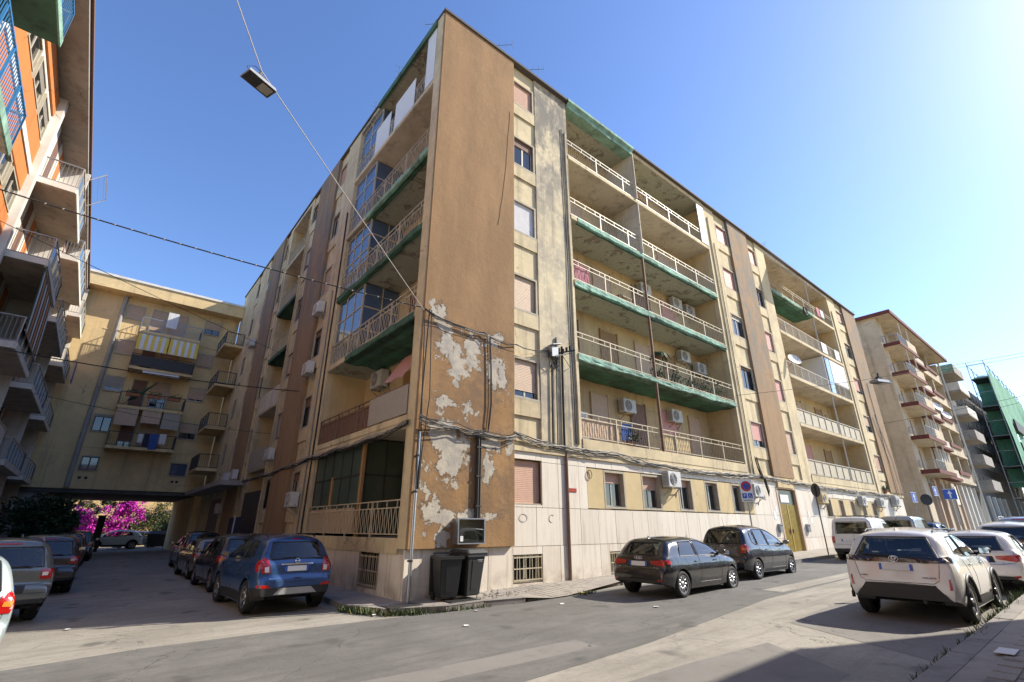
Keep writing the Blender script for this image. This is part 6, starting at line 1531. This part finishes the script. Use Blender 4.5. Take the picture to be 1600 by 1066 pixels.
bundle('cable_bundle','cables on the brown wall at second-floor height', [W(-.05,-.2,6.85),W(.6,-.16,6.72),W(1.9,-.16,6.7),W(2.1,-.16,6.62)], 5, 4, .05)
bundle('cable_bundle','cables dropping down the brown wall from second to first floor', [W(2.1,-.15,6.62),W(2.16,-.15,5.6),W(2.18,-.15,4.7),W(2.1,-.15,3.9)], 4, 5, .02, sag=0)
bundle('cable_bundle','thin cables running right from the brown wall to the junction bracket', [W(2.1,-.15,6.62),W(3.1,-.15,6.62),W(4.2,-.06,6.72),W(4.7,-.06,6.9)], 2, 6, .02)
bundle('cable_bundle','knot of cables above the no-parking sign', [W(17.4,-.1,4.6),W(17.6,-.1,4.0),W(17.9,-.1,3.7),W(18.2,-.1,3.0)], 8, 7, .1, sag=.2)
bundle('cable_bundle','cables on the last brown pier of the street front', [W(38.0,-.12,9.4),W(38.8,-.12,7.4),W(39.3,-.12,6.2),W(39.5,-.12,3.6)], 4, 8, .05)
b = MB(); b.tube([W(6.15+.1*cos(a),-.04,3.12+.13*sin(a)) for a in [i*.35 for i in range(30)]], .012, 5); obj('cable_coil', b, 'cable_black', label='coil of black cable on the yellow field left of the office windows', cat='cable coil')
rg = random.Random(12)
obj('hanging_cable', MB().tube([W(2.85-.015*i-.25*(i/14)**2+rg.uniform(-.02,.02), -.125, 15.6-.36*i) for i in range(15)], .007, 4), 'cable_black', label='long thin cable trailing down the brown corner wall', cat='cable')

# overhead wires
def wire(label, p, q, r=.012, sag=.15, n=24, mat='cable_black', name='overhead_wire', beads=False):
    p, q = Vector(p), Vector(q); pts = [p.lerp(q, i/n)-Vector((0,0,sag*4*(i/n)*(1-i/n))) for i in range(n+1)]
    if not beads: return obj(name, MB().tube(pts, r, 5), mat, label=label, cat='wire', group='overhead wires')
    t = empty(name, pts[0], 0, label, 'wire', 'overhead wires'); o0 = pts[0]
    obj('cable', MB().tube([x-o0 for x in pts], r, 5), mat, t)
    b = MB(); m = int((q-p).length/.35)
    for i in range(m):
        u = (i+.5)/m; c = p.lerp(q, u)-Vector((0,0,sag*4*u*(1-u)))-o0; b.ball(c, r*1.5, 6, 4)
    obj('wrapping', b, 'cable_pale', t, kind='stuff'); return t
A_ = Vector(W(-.03,-.14,6.88)); LMP = Vector(W(-5.06,-3.9,7.79)); 
dirn = (LMP+Vector((0,0,.3))-A_); FAR = A_+dirn*2.35+Vector((-.6,-.1,2.1))
t = wire('grey suspension cable from the corner post up past the hanging street lamp', A_, LMP+Vector((0,0,.26)), .010, .02, mat='cable_pale', beads=True)
wire('grey suspension cable continuing above the hanging street lamp', LMP+Vector((0,0,.26)), W(-8.5,-5.9,12.6), .010, .0, mat='cable_pale', beads=True)
lp = empty('street_lamp', LMP, radians(38), 'flat grey street lamp hanging from a cable over the crossing', 'street lamp', 'street lamps hung on cables')
obj('housing', MB().hexa([(-.34,-.17,-.04),(.34,-.17,-.04),(.34,.17,-.04),(-.34,.17,-.04),(-.31,-.15,.06),(.31,-.15,.06),(.31,.15,.06),(-.31,.15,.06)]), 'metal_grey', lp)
obj('underside', MB().box(-.32,.32,-.155,.155,-.048,-.041), 'plastic', lp); obj('lens', MB().box(.02,.29,-.12,.12,-.054,-.049), 'lamp_lens', lp)
obj('hanger', MB().bar((0,0,.05),(0,0,.34),.05).box(-.09,.09,-.06,.06,.12,.2), 'metal_dark', lp); obj('lead', MB().tube([(-.2,0,.05),(-.3,.05,.25),(-.15,0,.38),(0,0,.36)], .008, 5), 'cable_black', lp)
lp.rotation_euler = (radians(-4), 0, radians(22)); lp.scale = (.74,)*3
l2 = copy_tree(lp, None, label='small street lamp hanging on a cable before the red-trimmed house'); l2.location = W(23.06,-4.29,8.27); l2.rotation_euler = (0, 0, radians(-20)); l2.scale = (1.5,)*3
wire('thick twisted cable from the left house to the corner post', W(-8.5,2.6,8.1), W(-.1,-.1,6.95), .018, .12, beads=True)
wire('thin wire above the side street, higher one', W(-8.5,3.45,7.8), W(0,11.5,8.6), .009, .1)
wire('black wire from the left house to the side front', W(-8.5,8.25,6.2), W(-.03,9.9,6.78), .02, .15)
wire('thin wire low across the side street', W(-8.5,11.5,5.8), W(-.03,13.2,5.5), .009, .2)
wire('wire holding the far street lamp', W(16.84,-.02,7.42), W(23.06,-4.29,8.5), .012, .05); wire('wire right of the far street lamp', W(23.06,-4.29,8.5), W(34,-12.2,11.), .012, .05)
wire('wire across the street beyond the corner block', W(40.2,-.1,9.06), W(46,-14,11.5), .014, .2); wire('upper wire over the far street', W(69.6,-.5,19.2), W(76,-14,21.), .02, .3)
wire('lower wire over the far street', W(69.6,-.5,13.5), W(76,-14,17.), .02, .3)

# ------------------------------------------------------------------ roof: aerials
def aerial(x, y, z, h, w, rz, label, n=6):
    t = empty('aerial', W(x,y,z), rz, label, 'aerial', 'television aerials on the roofs')
    obj('mast', MB().tube([(0,0,0),(0,0,h)], .016, 5), 'metal_grey', t); obj('boom', MB().tube([(-w/2,0,h-.05),(w/2,0,h-.05)], .012, 5), 'metal_grey', t)
    for k in range(n): obj('element', MB().tube([(-w/2+w*k/(n-1),-.2,h-.05),(-w/2+w*k/(n-1),.2,h-.05)], .007, 4), 'metal_grey', t)
for i, (x, y, h, w, rz, lb) in enumerate(((.5,.9,1.0,1.6,2.4,'aerial on the very corner of the roof'),(2.6,.4,1.1,1.4,2.4,'aerial above the right part of the brown wall'),(4.3,.3,1.0,1.2,2.4,'aerial above the first window column'),(10.,2.,1.3,1.3,.4,'aerial behind the green roof edge'),(23.5,1.,1.6,1.4,.4,'aerial above the far bay, left one'),(27.,1.,2.0,1.5,.5,'tall aerial above the far bay'),(27.6,1.4,2.2,1.6,.2,'tallest aerial above the far bay'),(.3,4.2,.9,1.6,1.2,'aerial over the side balconies, near one'),(.3,6.4,.9,1.4,1.2,'aerial over the side balconies, far one'),(.4,15,1.,1.4,1.2,'aerial over the second side recess'))):
    aerial(x,y,TOP+.09,h,w,rz,lb)
aerial(49,2,RT+.1,1.6,1.6,.5,'aerial on the roof of the red-trimmed house')
aerial(-7.4,29.5,17.1,.8,1.4,.3,'aerial on the roof of the bridge house')

# ------------------------------------------------------------------ street furniture
def wheelie(label, loc, rz, open_=False, sc=1.):
    t = empty('wheelie_bin', loc, rz, label, 'bin', 'wheelie bins at the corner')
    b = MB(); b.hexa([(-.22,-.2,.08),(.22,-.2,.08),(.22,.28,.06),(-.22,.28,.06),(-.285,-.33,.98),(.285,-.33,.98),(.285,.33,.98),(-.285,.33,.98)])
    bmesh.ops.bevel(b.bm, geom=b.bm.edges[:], offset=.025, segments=2, affect='EDGES'); obj('tub', b, 'bin_plastic', t)
    obj('rim', MB().box(-.31,.31,-.36,-.30,.93,1.0).box(-.31,.31,.30,.36,.93,1.0).box(-.31,-.27,-.3,.3,.93,1.0).box(.27,.31,-.3,.3,.93,1.0), 'bin_plastic', t)
    if open_: obj('lid', MB().hexa([(-.3,.34,.1),(.3,.34,.1),(.3,.4,.1),(-.3,.4,.1),(-.3,.38,.98),(.3,.38,.98),(.3,.44,.98),(-.3,.44,.98)]), 'bin_plastic', t); obj('cavity', MB().box(-.26,.26,-.3,.3,.97,.985), 'ink', t)
    else:
        b = MB(); b.hexa([(-.33,-.4,1.0),(.33,-.4,1.0),(.33,.37,1.02),(-.33,.37,1.02),(-.27,-.3,1.09),(.27,-.3,1.09),(.27,.33,1.10),(-.27,.33,1.10)]); bmesh.ops.bevel(b.bm, geom=b.bm.edges[:], offset=.02, segments=2, affect='EDGES'); obj('lid', b, 'bin_plastic', t)
        [obj('print', MB().box(x0,x1,-.322,-.312,z,z+.014), 'grey_trim', t) for x0, x1, z in ((.02,.2,.85),(.06,.17,.82))]
    obj('handle', MB().tube([(-.22,.33,1.0),(-.22,.43,1.04),(.22,.43,1.04),(.22,.33,1.0)], .018, 6), 'bin_plastic', t)
    for x in (-.24,.24): obj('wheel', MB().tube([(x-.03,.27,.1),(x+.03,.27,.1)], .1, 14), 'rubber', t)
    obj('ribs', MB().hexa([(-.1,-.225,.2),(.1,-.225,.2),(.1,-.2,.2),(-.1,-.2,.2),(-.13,-.325,.85),(.13,-.325,.85),(.13,-.3,.85),(-.13,-.3,.85)]), 'bin_plastic', t); t.scale = (sc,)*3; return t
wheelie('black wheelie bin without its lid, nearest the corner post', (.88,-.58,.13), radians(-12), True)
wheelie('black wheelie bin with closed lid, right one at the corner', (1.48,-.62,.14), radians(6), False, 1.03)
def signpost(name, label, cat, loc, h, parts, rz=0., r=.028, mat='metal_grey', group=None):
    t = empty(name, loc, rz, label, cat, group); obj('pole', MB().tube([(0,0,-.1),(0,0,h)], r, 8), mat, t)
    for nm, mb, m in parts: obj(nm, mb, m, t)
    return t
t = signpost('no_parking_sign','white no-parking sign with two blue disabled-parking symbols on a grey post','sign', W(13.75,-1.2,.33), 3.35, [('board', MB().box(-.26,.26,-.055,-.035,2.42,3.35), 'sign_white'),('back', MB().box(-.26,.26,-.034,-.03,2.42,3.35), 'metal_grey')], rz=radians(-40))
obj('red_ring', MB().disc((0,-.057,3.06),.215,(0,-1,0),28,.14,.003), 'sign_red', t); obj('blue_disc', MB().disc((0,-.057,3.06),.138,(0,-1,0),24,0,.003), 'sign_blue', t); obj('red_bar', MB().bar((-.10,-.064,3.16),(.10,-.064,2.96),.045,.004), 'sign_red', t)
for x in (-.12,.12): obj('blue_square', MB().box(x-.095,x+.095,-.06,-.056,2.56,2.77), 'sign_blue', t)
o = bpy.data.objects.new('letter', text_mesh('P', .17, 'letter', 'sign_white')); COL.objects.link(o); o.parent = t; o.location = (-.12,-.062,2.665); o.rotation_euler = (pi/2,0,0)
obj('wheelchair', MB().tube([(.10+.045*cos(a),-.062,2.63+.045*sin(a)) for a in [pi*.6+i*.35 for i in range(14)]], .008, 4).bar((.11,-.063,2.66),(.10,-.063,2.73),.016,.004).bar((.11,-.063,2.66),(.16,-.063,2.65),.014,.004).bar((.16,-.063,2.65),(.175,-.063,2.60),.014,.004), 'sign_white', t, kind='stuff')
obj('small_print', MB().box(-.2,.2,-.058,-.056,2.46,2.475).box(-.2,.16,-.058,-.056,2.49,2.505), 'ink', t, kind='stuff')
signpost('road_sign','dark pole with a road sign seen edge-on before the far office windows','sign', (21.3,-1.95,.55), 3.15, [('plate', MB().prism([(.33*cos(2*pi*i/24),2.95+.33*sin(2*pi*i/24)) for i in range(24)],-.05,-.035,'y'), 'metal_dark'),('bracket', MB().box(-.05,.05,-.035,.0,2.8,3.1), 'metal_dark')], rz=radians(55), mat='metal_dark')
def arrow(x, y, z, s, label, rz, group):
    t = empty('arrow_sign', (x,y,gz(x)), rz, label, 'sign', group)
    obj('pole', MB().tube([(0,.03,-.1),(0,.03,z+s)], .035, 8), 'metal_grey', t); obj('board', MB().box(-s/2*1.1,s/2*1.1,-.02,0,z-s/2,z+s/2), 'sign_blue', t)
    obj('arrow', MB().box(-s*.07,s*.07,-.026,-.021,z-s*.36,z+.05*s).prism([(-s*.22,z+.04*s),(s*.22,z+.04*s),(0,z+.38*s)],-.026,-.021,'y'), 'sign_white', t); obj('rim', MB().box(-s/2*1.1,s/2*1.1,-.024,-.02,z+s*.46,z+s*.5).box(-s/2*1.1,s/2*1.1,-.024,-.02,z-s*.5,z-s*.46), 'sign_white', t, kind='stuff'); return t
arrow(46.5,-2.8,3.3,.8,'large blue sign with a white upward arrow up the street',radians(-55),'blue signs up the street')
arrow(39.2,-2.0,3.0,.7,'small blue sign seen at a slant by the end of the block',radians(-10),'blue signs up the street'); arrow(44.,-2.4,3.5,.7,'narrow blue sign left of the large arrow sign',radians(-8),'blue signs up the street')
signpost('mirror_sign','round dark sign on a post before the blank side wall','sign',(44.5,-1.6,.9),3.2,[('plate', MB().prism([(.42*cos(2*pi*i/24),2.9+.42*sin(2*pi*i/24)) for i in range(24)],-.05,-.03,'y'),'metal_dark')], rz=radians(-50), mat='metal_dark')
# satellite dishes
def dish(label, loc, rz, r, g='satellite dishes'):
    t = empty('satellite_dish', loc, rz, label, 'satellite dish', g); b = MB(); n = 20; rings = []
    for k in range(5):
        q = r*k/4 if k else .001; rings.append([b.bm.verts.new((q*cos(2*pi*i/n), -.05-.22*r*(k/4)**2*1.0, q*sin(2*pi*i/n))) for i in range(n)])
    for A, C2 in zip(rings, rings[1:]):
        for i in range(n): b.bm.faces.new((A[i],A[(i+1)%n],C2[(i+1)%n],C2[i]))
    d_ = obj('reflector', b, 'sheet_white', t, smooth=True); d_.rotation_euler = (radians(-28),0,0)
    obj('arm', MB().tube([(0,-.08,-r*.8),(0,-r*.95,.25*r)], .012, 5).ball((0,-r*.95,.25*r), .04, 8, 6), 'metal_grey', t); obj('mount', MB().bar((0,0,0),(0,.35,-.25),.035), 'metal_grey', t)
dish('white satellite dish on the left edge of the far balconies', W(24.25,-.25,10.7), radians(-25), .45)
dish('white satellite dish on the bay of the red-trimmed house, upper one', W(56.4,-1.0,12.6), radians(-25), .6); dish('white satellite dish on the red-trimmed house, lower one', W(62.5,-.6,12.7), radians(-25), .6)
# things on the balconies
cloth('awning','white awning slanting out over the top far balcony','awning',[W(24.6,.0,17.75),W(27.4,.0,17.75),W(26.9,-1.15,16.35),W(24.2,-1.15,16.35)],'cloth_white',sag=.02)
t = empty('old_tyre', W(28.6,-.12,15.2), 0, 'black wheel hung on the top far balcony rail', 'wheel'); obj('tyre', MB().tube([(.33*cos(2*pi*i/20),-.04,.33*sin(2*pi*i/20)) for i in range(21)], .05, 8, False), 'rubber', t, smooth=True); obj('spokes', MB().bar((-.3,-.04,0),(.3,-.04,0),.02).bar((0,-.04,-.3),(0,-.04,.3),.02), 'metal_grey', t); obj('hub', MB().tube([(0,-.08,0),(0,0,0)],.05,8), 'metal_grey', t)
def pot(label, loc, n, size, h, seed, droop=.0, mat='leaf', group='potted plants on the balconies'):
    t = empty('potted_plant', loc, 0, label, 'plant', group); rg = random.Random(seed)
    obj('pot', MB().tube([(0,0,0),(0,0,.24)], [.1,.14], 10), 'terracotta', t); b = MB(); b.raw = True
    if droop:
        for k in range(n):
            a = rg.uniform(0,6.28); l = h*rg.uniform(.6,1.1); pts = [(l*u*cos(a)*.75, l*u*sin(a)*.75, .25+h*1.0*u-droop*h*1.7*u*u) for u in (0,.25,.5,.75,1)]
            sd_ = Vector((-sin(a),cos(a),0))*.022
            for p, q in zip(pts, pts[1:]): p, q = Vector(p), Vector(q); b.face([p-sd_,p+sd_,q+sd_*.7,q-sd_*.7])
    else: b.leafs([(rg.gauss(0,.16),rg.gauss(0,.14),.25+abs(rg.gauss(0,h*.45))) for _ in range(n)], size, rng=rg)
    obj('foliage', b, mat, t); return t
t = pot('spiky palm-like plant hanging above the second-floor rail', W(11.3,.35,8.05), 70, .05, .75, 1, .75)
for i, (x, h, mt) in enumerate(((10.9,.5,'leaf'),(12.1,.6,'leaf'),(13.3,.55,'leaf_dark'),(14.2,.45,'leaf'),(15.3,.7,'leaf'),(16.0,.6,'leaf_dry'))):
    pot(('leafy pot left of the pole foot, second-floor balcony','leafy pot under the palm, second-floor balcony','dark leafy pot in the middle of the second-floor balcony','small leafy pot right of the middle, second-floor balcony','bushy pot near the right end, second-floor balcony','yellowish pot at the right end, second-floor balcony')[i], W(x,.25,FL[2]), 160, .07, h, 20+i, mat=mt)
pot('yellow-green pot on the top balcony by the pole', W(10.9,.2,FL[5]+.55), 120, .05, .3, 40, mat='leaf_dry'); pot('leafy pot behind the first-floor rail', W(8.6,.2,FL[1]), 200, .07, .6, 41); pot('tall leafy plant on the far second-floor balcony', W(24.5,.4,FL[2]), 300, .08, 1.4, 42); pot('leafy plant in the middle of the far second-floor balcony', W(28.4,.4,FL[2]), 260, .08, .9, 43)
pot('small leafy plant at the ground corner of the last pier', W(36.0,-.1,3.72), 160, .06, .35, 44)
GH = 'laundry on the far balconies'
cloth('laundry','red towel on the far top balcony rail','laundry',[W(31.4,-.03,16.4),W(31.9,-.03,16.4),W(31.9,-.03,15.7),W(31.4,-.03,15.7)],'cloth_pink',GH); cloth('laundry','white towel on the far top balcony rail','laundry',[W(32.1,-.03,16.4),W(32.7,-.03,16.4),W(32.7,-.03,15.8),W(32.1,-.03,15.8)],'cloth_white',GH)
cloth('laundry','blue cloth on the first-floor railing by the pole','laundry',[W(8.1,.1,5.0),W(8.7,.1,5.0),W(8.7,.1,4.4),W(8.1,.1,4.4)],'cloth_blue'); cloth('laundry','red blanket on the third-floor railing at its left end','laundry',[W(6.1,.09,10.7),W(6.9,.09,10.7),W(6.9,.09,10.0),W(6.1,.09,10.0)],'cloth_pink')
cloth('laundry','dark washing at the garage of the side street','laundry',[W(-.5,13.8,2.0),W(-.5,16.2,2.0),W(-.5,16.2,.7),W(-.5,13.8,.7)],'cloth_navy'); cloth('sheet','white sheet hanging among the dark washing by the garage','laundry',[W(-.52,14.8,2.05),W(-.52,15.1,2.05),W(-.52,15.1,.6),W(-.52,14.8,.6)],'cloth_white')
cloth('awning','faded red striped blind on the first-floor side loggia','awning',[W(.9,1.2,6.5),W(.9,2.6,6.5),W(.25,2.6,5.5),W(.25,1.2,5.5)],'shutter_pink')

# ------------------------------------------------------------------ weeds and litter
rg = random.Random(77); b = MB(); b.raw = True; b2 = MB(); b2.raw = True
def weeds(x0, y0, x1, y1, n, sp, h):
    for _ in range(n):
        u = rg.random(); x = x0+(x1-x0)*u+rg.gauss(0,sp); y = y0+(y1-y0)*u+rg.gauss(0,sp); z = gz(x,y); a = rg.uniform(0,6.28); l = h*rg.uniform(.4,1.2); w_ = .012
        p = Vector((x,y,z)); q = p+Vector((cos(a)*l*.6,sin(a)*l*.6,l)); s_ = Vector((-sin(a),cos(a),0))*w_
        (b if rg.random() < .75 else b2).face([p-s_,p+s_,q+s_*.3,q-s_*.3])
weeds(-1.25,.6,-.85,-.55,420,.06,.13); weeds(-.8,-.7,.0,-1.15,260,.06,.12); weeds(.1,-1.2,1.6,-1.42,160,.05,.1); weeds(4.4,-1.6,5.0,-1.62,130,.08,.08); weeds(6.2,-9.55,12.,-9.55,420,.06,.16); weeds(1.5,-9.56,4.5,-9.56,120,.05,.08); weeds(4.6,-9.6,5.4,-9.62,120,.06,.14)
obj('kerb_weeds', b, 'leaf', kind='stuff'); obj('dry_weeds', b2, 'leaf_dry', kind='stuff')
b = MB()
for _ in range(90):
    x = rg.gauss(2.4,.45); y = rg.gauss(-.75,.3); z = gz(x)+.13 if y > -1.2 else gz(x)+.02; s_ = rg.uniform(.01,.05); a = rg.uniform(0,3)
    b.hexa([(x-s_,y-s_*.5,z),(x+s_,y-s_*.5,z),(x+s_,y+s_*.5,z),(x-s_,y+s_*.5,z),(x-s_*.8,y-s_*.3,z+s_*.6),(x+s_*.8,y-s_*.3,z+s_*.5),(x+s_*.7,y+s_*.3,z+s_*.4),(x-s_*.7,y+s_*.3,z+s_*.6)])
obj('rubble', b, 'pavement', kind='stuff')
GT = 'scraps of litter on the road and pavement'
def scrap(x, y, s, lb, m='paper', off=.012):
    z = gz(x,y)+off; b = MB(); a = rg.uniform(0,6); V = []
    for k in range(6): V.append((x+s*cos(a+k)*rg.uniform(.7,1.2), y+s*sin(a+k)*rg.uniform(.7,1.2), z+rg.uniform(.004,s*.35)))
    b.face(V); obj('litter', b, m, label=lb, cat='litter', group=GT)
for lb, x, y, s_, m, off in (('white scrap on the kerb by the weeds, left one',-1.2,.35,.05,'paper',.05),('white scrap on the kerb by the weeds, right one',-.95,-.6,.05,'paper',.03),('crumpled white scrap in the road before the corner',-.1,-2.9,.06,'paper',.012),('white scrap in the road below the bins',1.0,-1.7,.05,'paper',.012),('white scrap in the road before the black hatchback',4.2,-4.2,.07,'paper',.012),('flat scrap near the kerb ramp',3.0,-2.4,.06,'paper',.012),
     ('blue pen-like scrap on the pavement right of the bins',2.3,-.7,.05,'cloth_blue',.14),('yellowish scrap at the start of the right kerb',4.5,-1.7,.06,'cloth_yellow',.05),('white scrap near the grey sport utility',-6.0,2.4,.06,'paper',.012)): scrap(x,y,s_,lb,m,off)
b = MB(); b.box(3.28,3.72,-10.22,-10.02,gz(3.75,-10)+.135,gz(3.75,-10)+.139); obj('paper_sheet', b, 'paper', label='white sheet of paper lying on the near pavement', cat='litter')
# household things behind the railings, rust and sill stains stay with the walls
rg = random.Random(55)
def balcony_thing(kind, x, f, i):
    z = FL[f]; nm, lb = kind
    if nm == 'balcony_cabinet':
        t = empty(nm, W(x,1.15,z), 0, lb, 'cabinet'); obj('case', MB().box(-.4,.4,-.22,.22,.06,1.35), 'sheet_white', t); obj('door', MB().box(-.38,-.01,-.24,-.221,.1,1.3), 'grey_trim', t); obj('door', MB().box(.01,.38,-.24,-.221,.1,1.3), 'grey_trim', t); obj('plinth', MB().box(-.38,.38,-.2,.2,0,.06), 'plastic', t)
    elif nm == 'plastic_chair':
        t = empty(nm, W(x,.7,z), rg.uniform(-1,1), lb, 'chair'); obj('seat', MB().box(-.22,.22,-.22,.22,.42,.45), 'sheet_white', t); obj('backrest', MB().box(-.22,.22,.19,.22,.45,.88), 'sheet_white', t)
        for sx in (-.19,.19):
            for sy in (-.19,.19): obj('leg', MB().bar((sx,sy,0),(sx,sy,.43),.04), 'sheet_white', t)
    else:
        t = empty(nm, W(x,.8,z), 0, lb, 'table'); obj('top', MB().box(-.45,.45,-.35,.35,.70,.74), 'wood_door', t)
        for sx in (-.4,.4):
            for sy in (-.3,.3): obj('leg', MB().bar((sx,sy,0),(sx,sy,.70),.04), 'metal_grey', t)
for i, (k, lb, x, f) in enumerate((('balcony_cabinet','white cabinet on the first-floor balcony behind the sheeted rail',7.0,1),('plastic_chair','white plastic chair on the first-floor balcony right of the pole',12.0,1),('balcony_table','small brown table on the third-floor balcony',9.6,3),('plastic_chair','white plastic chair beside the brown table, third floor',10.0,3),
        ('balcony_cabinet','white cabinet on the fourth-floor balcony',14.6,4),('balcony_cabinet','white cabinet at the left of the far third-floor balcony',24.9,3),('plastic_chair','white plastic chair on the far first-floor balcony',29.,1),('balcony_cabinet','white cabinet on the far fourth-floor balcony',26.2,4))):
    balcony_thing((k, lb), x, f, i)
